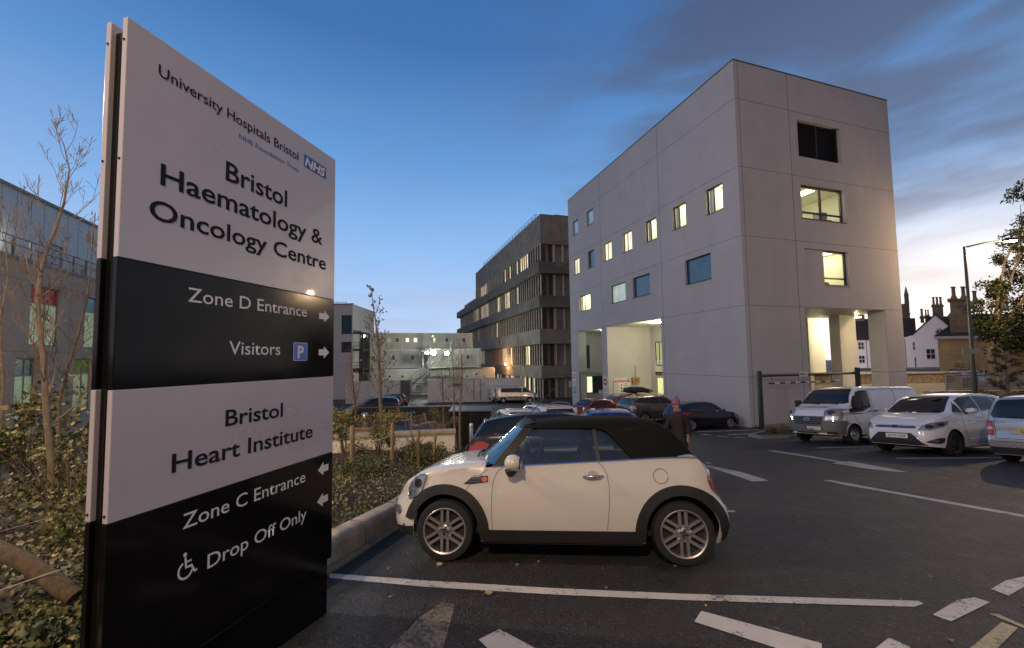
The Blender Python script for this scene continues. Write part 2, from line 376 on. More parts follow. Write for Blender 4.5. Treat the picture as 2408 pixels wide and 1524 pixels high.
# kerb and raised planting bed on the left
KERB = [Vector((-2.75, .4, 0)), Vector((-2.42, 1.8, 0)), Vector((-1.866, 4.268, 0)), Vector((-1.565, 5.705, 0)), Vector((-1.46, 7.2, 0)), Vector((-1.5, 9.2, 0)), Vector((-1.66, 11.9, 0))]
def kerb_x(y):
    for a, b_ in zip(KERB, KERB[1:]):
        if y <= b_.y: return a.x+(b_.x-a.x)*(y-a.y)/(b_.y-a.y)
    return KERB[-1].x
def bedz(x, y):
    dd = max(0, kerb_x(y)-x)
    return gz(y)+.20+.10*min(dd, 1.2)+.03*math.sin(3*x+1.7*y)+.04*math.sin(1.3*x-2.1*y)
def add_kerb():
    CON = mat('kerb_stone', (.44, .37, .27), .8, var=.3, scale=5, bump=.25, bscale=40, dirt=.5)
    root = thing('kerb', 'raised pale stone kerb with rounded coping edging the planting bed beside the cream car', 'kerb', (0, 0, 0))
    pts = []; L = 0
    for a, c_ in zip(KERB, KERB[1:]):
        k = max(1, int((c_-a).length/.02))
        for i in range(k): pts.append(a.lerp(c_, i/k))
    pts.append(KERB[-1])
    # block lengths of about 0.9 m, each coping stone with a thin open joint
    run = [0]
    for a, c_ in zip(pts, pts[1:]): run.append(run[-1]+(c_-a).length)
    prof = [(0, -.06), (0, .19), (.0, .20), (-.012, .24), (-.035, .268), (-.07, .28), (-.20, .285), (-.22, .27), (-.22, 0)]
    low = [(.10, -.05), (.10, .028), (.088, .034), (0, .036), (0, -.05)]
    bc, bf = B(), B()
    s0 = 0
    while s0 < run[-1]-.05:
        s1 = min(s0+.92, run[-1]); sel = [p for p, r in zip(pts, run) if s0+.008 <= r <= s1-.008]
        if len(sel) > 2:
            for bb, pr in ((bc, prof), (bf, low)):
                rows = []
                for i, p in enumerate(sel):
                    t = (sel[min(i+1, len(sel)-1)]-sel[max(0, i-1)]).normalized(); nrm = Vector((t.y, -t.x, 0))
                    rows.append([Vector((p.x+nrm.x*o, p.y+nrm.y*o, gz(p.y)+h)) for o, h in pr])
                vs = bb.grid(rows)
                bb.bm.faces.new(vs[0]); bb.bm.faces.new(vs[-1][::-1])
        s0 = s1
    bc.out('coping', CON, root, smooth=40)
    bf.out('channel', mat('channel_stone', (.24, .20, .12), .85, var=.4, scale=8, bump=.3), root)
add_kerb()
SOIL = mat('soil', (.035, .026, .018), .95, var=.6, scale=9, bump=1, bscale=25)
def add_bed():
    b = B(); rows = []
    for i in range(70):
        y = .3+i*.166
        kx = kerb_x(y)-.2
        rows.append([Vector((kx-q*q*9, y, bedz(kx-q*q*9, y))) for q in [j/24 for j in range(25)]])
    b.grid(rows); kind(b.out('planting_bed', SOIL, smooth=60), 'structure')
    b = B(); rows = []
    for y in (12.5, 15, 17, 19, 21, 23, 25, 28): rows.append([Vector((x, y, gz(y)+.005)) for x in (-14, -10, -6, -2.8)])
    b.grid(rows); kind(b.out('courtyard_paving', mat('paving', (.075, .07, .065), .6, var=.3, scale=3, bump=.3, bscale=30), smooth=60), 'structure')
add_bed()

# ================================================================== the hospital sign
BLKP = mat('sign_black', (.007, .0065, .007), .11, var=.1, scale=2, spec=.16)
WHTP = mat('sign_white', (.50, .46, .495), .30, var=.035, scale=1.4, coat=.3)
INK = mat('sign_ink', (.010, .010, .014), .6, spec=.15)
INKW = mat('sign_white_ink', (.74, .70, .74), .4)
NHSB = mat('sign_blue', (.012, .10, .36), .4)
def make_sign():
    P0 = Vector((-1.864, 1.918, 0)); P1 = Vector((-1.4746, 3.386, 0)); D = (P1-P0); Wd = D.length; D.normalize()
    zb = gz(2.6)-.30
    t = thing('hospital_sign', 'tall black and white hospital totem sign listing departments, standing at the kerb', 'sign', (P0.x, P0.y, 0), math.atan2(D.y, D.x))
    top, w1, b1, w2, pl = 3.335, 2.137, 1.508, .895, .06
    zE = lambda s: (s, 0)
    th = .032
    def tray(name, z0, z1, mt, y0, y1, x0=0, x1=None):
        b = B(); b.box(x0, x1 or Wd, y0, y1, z0, z1); return b.out(name, mt, t, bevel=.003)
    g_ = .0015
    for y0, y1, nm in ((0, th, 'front_panel'), (.112, .144, 'back_panel')):
        tray(nm, w1+g_, top, WHTP, y0, y1); tray(nm, b1+g_, w1-g_, BLKP, y0, y1)
        tray(nm, w2+g_, b1-g_, WHTP, y0, y1); tray(nm, pl+.004, w2-g_, BLKP, y0, y1)
    tray('plinth', zb, pl-.002, BLKP, .012, .132, .012, Wd-.035)
    b = B(); b.box(.022, Wd-.03, th, .112, zb, top-.05); b.cyl((.035, .072, zb), (.035, .072, top-.1), .018); b.out('post', BLKP, t)
    b = B()
    for z in (3.22, 2.62, .93):
        for y in (.016, .128): b.cyl((-.004, y, z), (.002, y, z), .006, n=10)
    b.out('screw', INK, t)
    F = lambda u, z: Matrix.Translation((u, -.0002, z)) @ Matrix(((1, 0, 0), (0, 0, -1), (0, 1, 0))).to_4x4()
    s1 = lambda x, y: (x/2.357, y/2.357)
    s2 = lambda x, y: (x/.957/1.701, (1000+y/.957)/1.701)
    op = lambda f, x, y: onplane(*f(x, y), P0, D)
    def text(s, f, a, e, topp, mt, bold=0):
        u0, z0 = op(f, *a); u1, z1 = op(f, *e); _, zt = op(f, a[0], topp); zz = (z0+z1)/2
        lettering(s, (zt-z0), mt, t, F(u0, zz), width=u1-u0, bold=bold)
    text('University Hospitals Bristol', s1, (878, 413), (1653, 893), 345, INK, .006)
    text('NHS Foundation Trust', s1, (1325, 762), (1655, 958), 734, NHSB, .0)
    text('Bristol', s1, (1250, 997), (1590, 1147), 886, INK, .014)
    text('Haematology &', s1, (888, 1017), (1787, 1362), 893, INK, .014)
    text('Oncology Centre', s1, (825, 1205), (1805, 1497), 1088, INK, .014)
    text('Zone D Entrance', s2, (718, 198), (1174, 255), 141, INKW, .004)
    text('Visitors', s2, (876, 402), (1072, 400), 348, INKW, .004)
    text('Bristol', s2, (862, 674), (1082, 638), 610, INK, .014)
    text('Heart Institute', s2, (656, 853), (1196, 716), 779, INK, .014)
    text('Zone C Entrance', s2, (698, 1073), (1168, 885), 1013, INKW, .004)
    text('Drop Off Only', s2, (793, 1206), (1172, 1040), 1149, INKW, .004)
    def flat(name, poly, mt, y=-.0004):
        b = B(); b.prism(poly, y, y+.0006, lambda u, v, h: Vector((u, h, v))); return b.out(name, mt, t)
    # NHS block: blue slab, white slanted letters
    q = [op(s1, 1685, 851), op(s1, 1808, 933), op(s1, 1808, 998), op(s1, 1684, 921)]
    u0, u1 = q[0][0], q[1][0]; z1 = (q[0][1]+q[1][1])/2; z0 = (q[2][1]+q[3][1])/2
    lg = flat('logo', [(u0, z0), (u1, z0), (u1, z1), (u0, z1)], NHSB)
    hh = (z1-z0)*.70
    sh = F(u0+(u1-u0)*.035, z0+(z1-z0)*.15) @ Matrix(((1, .24, 0, 0), (0, 1, 0, 0), (0, 0, 1, .0004), (0, 0, 0, 1)))
    lettering('NHS', hh, INKW, lg, sh, width=(u1-u0)*.86, bold=.035)
    # parking symbol
    a, e = op(s2, 1124, 356), op(s2, 1176, 424); u0, u1 = a[0], e[0]; z1 = op(s2, 1150, 355)[1]; z0 = op(s2, 1150, 424)[1]
    def rr(u0, u1, z0, z1, r):
        o = []
        for cx_, cz_, a0 in ((u1-r, z1-r, 0), (u0+r, z1-r, 90), (u0+r, z0+r, 180), (u1-r, z0+r, 270)):
            for i in range(5): o.append((cx_+r*math.cos(R(a0+i*22.5)), cz_+r*math.sin(R(a0+i*22.5))))
        return o
    pw = flat('parking_symbol', rr(u0, u1, z0, z1, .009), INKW)
    b = B(); b.prism(rr(u0+.004, u1-.004, z0+.004, z1-.004, .007), -.0008, -.0003, lambda u, v, h: Vector((u, h, v))); b.out('blue_field', mat('parking_blue', (.01, .12, .62), .35), pw)
    lettering('P', (z1-z0)*.68, INKW, pw, F((u0+u1)/2, z0+(z1-z0)*.16) @ Matrix.Translation((0, 0, .0006)), bold=.03, align='CENTER')
    def arrow(x0, y0, x1, y1, right):
        a = op(s2, x0, (y0+y1)/2); e = op(s2, x1, (y0+y1)/2); zc = (a[1]+e[1])/2; hz = abs(op(s2, (x0+x1)/2, y0)[1]-op(s2, (x0+x1)/2, y1)[1])/2*.92
        u0, u1 = a[0], e[0]
        if not right: u0, u1 = u1, u0
        k = u0+(u1-u0)*.48
        flat('arrow', [(u0, zc-hz*.5), (k, zc-hz*.5), (k, zc-hz), (u1, zc), (k, zc+hz), (k, zc+hz*.5), (u0, zc+hz*.5)], INKW)
    arrow(1222, 230, 1261, 279, True); arrow(1220, 367, 1260, 417, True); arrow(1217, 810, 1257, 864, False); arrow(1214, 928, 1255, 984, False)
    # wheelchair symbol, drawn as flat strokes
    a = op(s2, 676, 1215); e = op(s2, 757, 1185); wz = op(s2, 705, 1262)[1]; wt = op(s2, 705, 1160)[1]; sw = e[0]-a[0]; hh = wt-wz
    def stroke(pts, wd):
        o1, o2 = [], []
        for i, p in enumerate(pts):
            A_ = Vector(pts[max(0, i-1)]); Z_ = Vector(pts[min(len(pts)-1, i+1)]); dd = (Z_-A_).normalized(); nn = Vector((-dd.y, dd.x))*wd/2
            o1.append(tuple(Vector(p)+nn)); o2.append(tuple(Vector(p)-nn))
        return o1+o2[::-1]
    b = B(); fn = lambda u, v, h: Vector((a[0]+u*sw, h, wz+v*hh)); k = 0
    for pl in (stroke([(.42+.33*math.cos(R(q)), .33+.30*math.sin(R(q))) for q in range(112, 345, 8)], .085), stroke([(.40, .80), (.44, .42), (.72, .42)], .10), stroke([(.42, .62), (.70, .62)], .07), stroke([(.70, .42), (.86, .14), (.98, .17)], .09),
               [(.38+.085*math.cos(R(q)), .91+.085*math.sin(R(q))) for q in range(0, 360, 20)]):
        k += 1; b.prism(pl, -.0003-k*.00008, .0002, fn)
    b.out('wheelchair_symbol', INKW, t)
make_sign()

# ================================================================== the pale hospital block
REND = mat('render_wall', (.445, .432, .448), .85, var=.06, scale=.7, bump=.12, bscale=70, dirt=.10)
RENDI = mat('render_soffit', (.74, .72, .64), .7, var=.05, scale=2)
def streak(M, amt):
    k = N(M.node_tree); b = M.node_tree.nodes['Principled BSDF']; src = b.inputs['Base Color'].links[0].from_socket
    mp = k.n('ShaderNodeMapping'); mp.inputs['Scale'].default_value = (1.6, 1.6, .10); k.l(k.n('ShaderNodeTexCoord').outputs['Object'], mp.inputs[0])
    a = k.noise(mp.outputs[0], 1.5, 6, .62); v = k.math('ADD', 1-amt, k.math('MULTIPLY', a, amt*2))
    mp2 = k.n('ShaderNodeMapping'); mp2.inputs['Scale'].default_value = (.245, .135, .255); k.l(k.n('ShaderNodeTexCoord').outputs['Object'], mp2.inputs[0]); w2 = k.n('ShaderNodeTexWhiteNoise'); sn = k.vmath('FLOOR', mp2.outputs[0]); k.l(sn, w2.inputs[0])
    v = k.math('MULTIPLY', v, k.math('ADD', .965, k.math('MULTIPLY', w2.outputs['Value'], .07)))
    k.l(k.mix(1.0, src, v, 'MULTIPLY'), b.inputs['Base Color'])
streak(REND, .09)
JOINT = mat('joint', (.14, .13, .13), .9)
ALU = mat('dark_frame', (.03, .03, .034), .4)
SILL = mat('sill', (.05, .05, .055), .5)
def lit(name, col, e, stripes=0):
    M = mat(name, col, .25, emis=e, ecol=col)
    k = N(M.node_tree); b = M.node_tree.nodes['Principled BSDF']; t = k.n('ShaderNodeTexCoord').outputs['Object']
    wv = k.noise(t, 1.1, 3, .5)
    if stripes:
        ww = k.n('ShaderNodeTexWave', wave_type='BANDS', bands_direction='DIAGONAL'); k.l(t, ww.inputs[0]); ww.inputs['Scale'].default_value = stripes; ww.inputs['Distortion'].default_value = 1.5
        wv = k.math('MULTIPLY', wv, k.math('ADD', .75, k.math('MULTIPLY', ww.outputs['Fac'], .5)))
    k.l(k.math('MULTIPLY', k.math('ADD', .35, k.math('MULTIPLY', wv, 1.5)), e), b.inputs['Emission Strength'])
    b.inputs['Base Color'].default_value = (*[c*.3 for c in col[:3]], 1)
    return M
LITW = lit('lit_window', (1, .93, .60), .85); LITB = lit('lit_blind', (1, .92, .62), .72, 6); LITD = lit('lit_dim', (.55, .66, .58), .42)
BLUEW = mat('blue_blind_window', (.035, .105, .17), .08, var=.25, scale=2, coat=1)
DARKW = mat('dark_window', (.012, .016, .02), .05, coat=1)
BLUED = lit('blue_dim_window', (.30, .42, .58), .30)
def room_glass():
    if 'room_glass' in MATS: return MATS['room_glass']
    GL = mat('room_glass', (1, 1, 1), 0, trans=1, spec=.5); k = N(GL.node_tree)
    tb = k.n('ShaderNodeBsdfTransparent'); gl_ = k.n('ShaderNodeBsdfGlossy'); gl_.inputs['Roughness'].default_value = .02; ms = k.n('ShaderNodeMixShader'); ms.inputs[0].default_value = .08
    k.l(tb.outputs[0], ms.inputs[1]); k.l(gl_.outputs[0], ms.inputs[2]); k.l(ms.outputs[0], GL.node_tree.nodes['Material Output'].inputs[0])
    return GL
def room_mats():
    return mat('office_wall', (.75, .74, .60), .8), mat('ceiling_light_panel', (1, .95, .66), .5, emis=9, ecol=(1, .93, .62)), mat('office_furniture', (.25, .24, .2), .6, var=.4, scale=2), mat('office_dark', (.03, .03, .03), .6)
def lroom(o, u0, u1, v0, v1):
    ROOM, CEIL, FURN, DK = room_mats(); rr_ = random.Random(int(u0*100)); Lf = lambda u, v, d: Vector((d, u, v))
    r = B(); c0, c1, d0, d1, D0, D1 = u0-.12, u1+.12, v0-.7, v1+.4, .25, 3.2
    for q in ([(D1, c0, d0), (D1, c1, d0), (D1, c1, d1), (D1, c0, d1)], [(D0, c0, d0), (D1, c0, d0), (D1, c0, d1), (D0, c0, d1)], [(D0, c1, d0), (D1, c1, d0), (D1, c1, d1), (D0, c1, d1)], [(D0, c0, d1), (D0, c1, d1), (D1, c1, d1), (D1, c0, d1)], [(D0, c0, d0), (D0, c1, d0), (D1, c1, d0), (D1, c0, d0)]): r.poly([Vector(p_) for p_ in q])
    r.out('room', ROOM, o, fix=False)
    r = B(); fbox(r, Lf, u0+.1, u1-.1, d1-.03, d1-.02, .5, 2.6); r.out('ceiling_light', CEIL, o)
    r = B(); a = rr_.uniform(u0, u0+.3); fbox(r, Lf, a, a+rr_.uniform(.3, .6), d0, v0+rr_.uniform(.2, .8), 2.2, 2.6, 0); fbox(r, Lf, u1-.30, u1-.02, d0, d1-.1, .3, .34, 2); fbox(r, Lf, u1-.5, u1-.15, v0-.3, v0+.35, 1.2, 1.6, 1); r.out('furniture', [FURN, DK, CABL()], o)
def CABL(): return mat('blind_cloth', (.6, .6, .52), .8)
def make_block():
    C0 = Vector((12.756, 22.3, 0))
    t = thing('hospital_block', 'pale rendered four storey hospital block with scattered square windows and an open undercroft', 'building', C0, GROT)
    Lf = lambda u, v, d: Vector((d, u, v)); Rf = lambda u, v, d: Vector((u, d, v))
    zt = 18.40; zb = -3.4; LL = 21.5; RR = 13.02; so = 4.37
    wl = [(1.15, 2.45, 10.23, 11.80, 'w'), (4.18, 5.46, 10.23, 11.80, 'w'), (7.18, 8.50, 10.22, 11.80, 'w'), (10.18, 11.48, 10.22, 11.80, 'b'), (13.17, 14.53, 10.2, 11.8, 'b'), (19.2, 20.5, 10.2, 11.8, 'b'),
          (16.2, 17.45, 10.2, 11.83, 'n'), (19.25, 20.48, 14.3, 15.75, 'd'), (16.2, 17.48, 14.33, 15.75, 'd'),
          (2.25, 4.45, 6.31, 7.9, 'n'), (8.13, 10.3, 6.31, 7.88, 'n'), (11.31, 13.52, 6.3, 7.83, 'm'), (17.18, 19.43, 6.29, 7.82, 'w')]
    b = B()
    holes = [w_[:4]+(.24,) for w_ in wl]+[(7.05, 14.38, zb, so, .02), (15.32, 19.92, zb, so, .02)]
    wall(b, 0, LL, zb, zt, holes, Lf, .24)
    wr = [(4.71, 8.34, 13.45, 15.71), (4.71, 8.36, 9.70, 11.78), (4.73, 8.38, 5.77, 7.89)]
    wall(b, 0, RR, zb, zt, [w_+(.3,) for w_ in wr]+[(4.48, 11.41, zb, so, .02)], Rf, .3)
    # roof, parapet, hidden sides
    b.poly([(0.25, .25, zt-.4), (RR-.25, .25, zt-.4), (RR-.25, LL-.25, zt-.4), (.25, LL-.25, zt-.4)])
    for q in ((0, RR, 0, .25), (0, RR, LL-.25, LL), (0, .25, .25, LL-.25), (RR-.25, RR, .25, LL-.25)):
        b.poly([(q[0], q[2], zt), (q[1], q[2], zt), (q[1], q[3], zt), (q[0], q[3], zt)])
    b.poly([(RR, 0, so), (RR, LL, so), (RR, LL, zt), (RR, 0, zt)]); b.poly([(0, LL, zb), (RR, LL, zb), (RR, LL, zt), (0, LL, zt)])
    b.poly([(RR, 7.2, zb), (RR, LL, zb), (RR, LL, so), (RR, 7.2, so)])
    b.out('wall', REND, t)
    b = B()                                                     # expansion joints, set 4 mm proud of the render
    for z in (16.16, 12.22, 8.29, 4.40, .47):
        for u0, u1 in ([(0.01, 7.0), (14.45, 15.25), (19.99, LL)] if z < 1 else [(0.01, LL)]):
            fbox(b, Lf, u0, u1, z-.011, z+.011, -.004, .01)
        for u0, u1 in ([(0.01, 4.44), (11.45, RR)] if z < 1 else [(0.01, RR)]): fbox(b, Rf, u0, u1, z-.011, z+.011, -.004, .01)
    for y, z0 in ((6.78, zb), (14.99, zb)): fbox(b, Lf, y-.011, y+.011, z0, zt-.02, -.006, .01)
    fbox(b, Rf, .285, .305, zb, zt-.02, -.006, .01); fbox(b, Rf, 4.055, 4.075, zb, zt-.02, -.006, .01)
    b.out('expansion_joint', JOINT, t)
    b = B()
    fbox(b, Lf, -.03, LL, zt, zt+.035, -.04, .27); fbox(b, Rf, .0, RR, zt+.002, zt+.037, -.04, .27); b.out('coping', SILL, t)
    for u0, u1, v0, v1, k in wl:
        f = B(); frame(f, Lf, u0+.001, u1-.001, v0+.001, v1-.001, .06, .15, .235, mull=([u0+(u1-u0)*.62] if k in 'wb' else [])); fbox(f, Lf, u0-.02, u1+.02, v0-.035, v0, -.035, .15)
        o = f.out('window', ALU, t)
        p = B(); fbox(p, Lf, u0+.05, u1-.05, v0+.05, v1-.05, .19, .2)
        if k == 'w': p.out('pane', room_glass(), o); lroom(o, u0, u1, v0, v1); continue
        p.out('pane', {'w': LITW, 'b': LITB, 'n': BLUEW, 'd': BLUED, 'm': LITD}[k], o)
    # right-hand elevation: louvre, two lit rooms
    u0, u1, v0, v1 = wr[0]
    f = B(); frame(f, Rf, u0+.001, u1-.001, v0+.001, v1-.001, .08, .2, .3, mull=[(u0+u1)/2])
    z = v0+.1
    while z < v1-.1:
        f.prism([(.22, z), (.30, z+.07), (.30, z+.085), (.22, z+.015)], u0+.06, u1-.06, lambda d, v, h: Vector((h, d, v))); z += .1
    fbox(f, Rf, u0, u1, v0, v1, .301, .32)
    f.out('louvre', mat('louvre_metal', (.02, .018, .018), .5), t)
    GL = room_glass(); ROOM, CEIL, FURN, DK = room_mats()
    def room(u0, u1, v0, v1, full0, items):
        f = B(); tr = v0+(v1-v0)*.22
        frame(f, Rf, u0+.001, u1-.001, v0+.001, v1-.001, .09, .18, .29, mull=([(u0+u1)/2] if u1-u0 > 3 else []), trans=[tr]); fbox(f, Rf, u0-.03, u1+.03, v0-.04, v0, -.05, .18)
        o = f.out('window', ALU, t); p = B(); fbox(p, Rf, u0+.06, u1-.06, v0+.06, v1-.06, .22, .225); p.out('pane', GL, o)
        r = B(); c0, c1, d0, d1 = full0-.6, u1+1.2, v0-.6, v1+.35
        D0, D1 = .31, 4.2
        for q in ([(c0, D1, d0), (c1, D1, d0), (c1, D1, d1), (c0, D1, d1)], [(c0, D0, d0), (c0, D1, d0), (c0, D1, d1), (c0, D0, d1)], [(c1, D0, d0), (c1, D1, d0), (c1, D1, d1), (c1, D0, d1)], [(c0, D0, d1), (c1, D0, d1), (c1, D1, d1), (c0, D1, d1)], [(c0, D0, d0), (c1, D0, d0), (c1, D1, d0), (c0, D1, d0)]): r.poly([Vector(p_) for p_ in q])
        r.out('room', ROOM, o, fix=False)
        r = B()
        for i in range(2): fbox(r, Rf, u0+.5+i*1.6, u0+1.2+i*1.6, d1-.03, d1-.02, 1.2, 3.2)
        r.out('ceiling_light', CEIL, o)
        r = B()
        for (a, e, lo, hi, dd, mi) in items: fbox(r, Rf, a, e, lo, hi, dd, dd+.45, mi)
        r.out('furniture', [FURN, DK], o)
    room(*wr[1], wr[1][0], [(4.8, 5.5, 9.1, 10.1, .6, 1), (5.6, 6.0, 9.1, 9.95, .7, 1), (6.9, 7.5, 9.1, 10.45, .5, 0), (7.5, 7.9, 9.1, 10.3, .9, 0), (7.9, 8.2, 9.1, 10.1, .7, 1)])
    room(6.37, 8.38, 5.77, 7.89, 6.37, [(6.5, 7.1, 5.2, 7.0, .6, 0), (6.55, 6.9, 5.2, 7.25, 1.2, 0), (7.2, 7.6, 5.2, 6.1, .7, 1)])
    b = B(); fbox(b, Rf, 4.731, 6.36, 5.771, 7.889, .09, .31); b.out('infill_panel', REND, t)
    # undercroft at the right-hand end
    b = B()
    b.poly([(4.48, .02, so), (RR, .02, so), (RR, 7.2, so), (4.48, 7.2, so)])
    b.out('soffit', mat('soffit_boards', (.30, .27, .22), .5, var=.12, scale=1.2, stretch=(12, .5, 1)), t)
    b = B(); b.poly([(4.48, .02, zb), (4.48, 7.2, zb), (4.48, 7.2, so), (4.48, .02, so)]); b.poly([(4.48, 7.2, zb), (RR, 7.2, zb), (RR, 7.2, so), (4.48, 7.2, so)]); b.out('inner_wall', RENDI, t, fix=False)
    for x0, x1, y0, y1 in ((11.41, RR-.003, .021, 1.0), (11.41, RR, 2.75, 3.45), (11.41, RR, 4.95, 5.85)):
        b = B(); b.box(x0, x1, y0, y1, zb, so-.002)
        for z in (.47,): b.box(x0-.004, x1-.01, y0+.005, y1+.004, z-.015, z+.015, mi=1)
        b.out('column', [RENDI, JOINT], t)
    LED = mat('strip_light', (1, .95, .7), .5, emis=9, ecol=(1, .94, .66))
    def soff(px0, px1, y):                                        # fitting on the soffit seen at these pixels
        o = []
        for x in (px0, px1):
            v = ray(x, y); s_ = (so-H)/v.z; q = v*s_; o.append(((q.x-C0.x)*GB.x+(q.y-C0.y)*GB.y, (q.x-C0.x)*GA.x+(q.y-C0.y)*GA.y))
        return o
    z8 = lambda x, y: ((2950+x/1.905)/1.701, (1100+y/1.905)/1.701)
    for (xa, ya), (xb, yb) in (((800, 318), (952, 318)), ((545, 386), (625, 386))):
        (a0, a1), = [soff(z8(xa, ya)[0], z8(xb, yb)[0], z8(xa, ya)[1])]
        c_ = ((a0[0]+a1[0])/2, (a0[1]+a1[1])/2); ln = .75
        f = B(); f.box(c_[0]-ln, c_[0]+ln, c_[1]-.11, c_[1]+.11, so-.06, so-.004); o = f.out('ceiling_light', LED, t)
        lamp('undercroft_lamp', (c_[0], c_[1], so-.22), 560, (1, .90, .58), t, .25)
    # entrance recesses on the long side
    b = B(); D = 4.47
    b.poly([(.02, 14.38, zb), (D, 14.38, zb), (D, 14.38, so), (.02, 14.38, so)]); b.poly([(.02, 7.05, zb), (D, 7.05, zb), (D, 7.05, so), (.02, 7.05, so)])
    b.poly([(D, 7.05, zb), (D, 14.38, zb), (D, 14.38, so), (D, 7.05, so)])
    b.poly([(.02, 19.92, zb), (.9, 19.92, zb), (.9, 19.92, so), (.02, 19.92, so)]); b.poly([(.9, 19.92, zb), (.9, 21.2, zb), (.9, 21.2, so), (.9, 19.92, so)]); b.poly([(.9, 21.2, zb), (3.6, 21.2, zb), (3.6, 21.2, so), (.9, 21.2, so)])
    b.poly([(3.6, 15.32, zb), (3.6, 21.2, zb), (3.6, 21.2, so), (3.6, 15.32, so)]); b.poly([(.02, 15.32, zb), (3.6, 15.32, zb), (3.6, 15.32, so), (.02, 15.32, so)])
    b.out('entrance_wall', REND, t, fix=False)
    b = B(); b.poly([(.02, 7.05, so), (D, 7.05, so), (D, 14.38, so), (.02, 14.38, so)]); b.poly([(.02, 15.32, so), (3.6, 15.32, so), (3.6, 21.2, so), (.02, 21.2, so)]); b.out('soffit', RENDI, t, fix=False)
    b = B(); b.box(1.5, 1.72, 8.3, 10.2, so-.06, so-.004); b.out('ceiling_light', LED, t); lamp('entrance_lamp', (1.6, 9.3, so-.25), 520, (1, .90, .56), t, .3)
    b = B(); b.box(1.5, 1.7, 17, 18, so-.06, so-.004); b.out('ceiling_light', LED, t); lamp('entrance_lamp', (1.6, 17.5, so-.3), 45, (.85, 1, .7), t, .2)
    Bf = lambda u, v, d: Vector((D-d, u, v))
    f = B(); frame(f, Bf, 11.6, 13.6, .9, 3.0, .07, .0, .06, mull=[12.1, 12.6, 13.1]); o = f.out('window', ALU, t); p = B(); fbox(p, Bf, 11.65, 13.55, .95, 2.95, .005, .02); p.out('pane', lit('green_blind', (.62, .66, .30), .35), o)
    f = B(); fbox(f, Bf, 11.5, 13.9, zb, -.1, .002, .05); o = f.out('door', mat('door_frame', (.4, .38, .3), .5), t); p = B(); fbox(p, Bf, 11.7, 13.45, zb+.1, -.2, .05, .06); p.out('pane', lit('lit_door', (.95, .95, .45), .62), o)
    f = B(); fbox(f, Bf, 12.0, 13.72, .35, 1.35, .004, .05); sgn = f.out('entrance_sign', mat('plain_white', (.7, .69, .66), .5), t)
    p = B(); fbox(p, Bf, 12.0, 13.72, .06, .349, .004, .05); p.out('sign_band', BLKP, sgn)
    Mx = Matrix.Translation((D-.056, 13.35, .72)) @ Matrix(((0, 0, -1), (-1, 0, 0), (0, 1, 0))).to_4x4()
    lettering('Bristol Haematology', .16, INK, sgn, Mx @ Matrix.Translation((0, .05, 0)), width=1.25); lettering('Oncology', .14, INK, sgn, Mx @ Matrix.Translation((.35, -.22, 0)), width=.6)
    lettering('Zone D Entrance', .13, INKW, sgn, Mx @ Matrix.Translation((-.2, -.59, 0)), width=1.2)
    Af = lambda u, v, d: Vector((u, 21.2-d, v))
    f = B(); frame(f, Af, 1.2, 1.95, .6, 3.0, .07, 0, .06); o = f.out('window', ALU, t); p = B(); fbox(p, Af, 1.25, 1.9, .65, 2.95, .01, .02); p.out('pane', DARKW, o)
    f = B(); frame(f, Af, 1.0, 3.4, -2.0, -.2, .08, 0, .06, mull=[2.2]); o = f.out('window', ALU, t); p = B(); fbox(p, Af, 1.05, 2.17, -1.95, -.25, .01, .02); p.out('pane', lit('lit_kiosk', (.95, .98, .6), .8, 3), o); p = B(); fbox(p, Af, 2.23, 3.35, -1.95, -.25, .01, .02); p.out('pane', DARKW, o)
    f = B(); f.box(-.02, .05, 19.7, 19.82, zb, .35); f.box(-.03, .06, 15.34, 19.82, .05, .32); f.out('canopy_frame', mat('green_glass_edge', (.10, .16, .13), .2), t)
make_block()

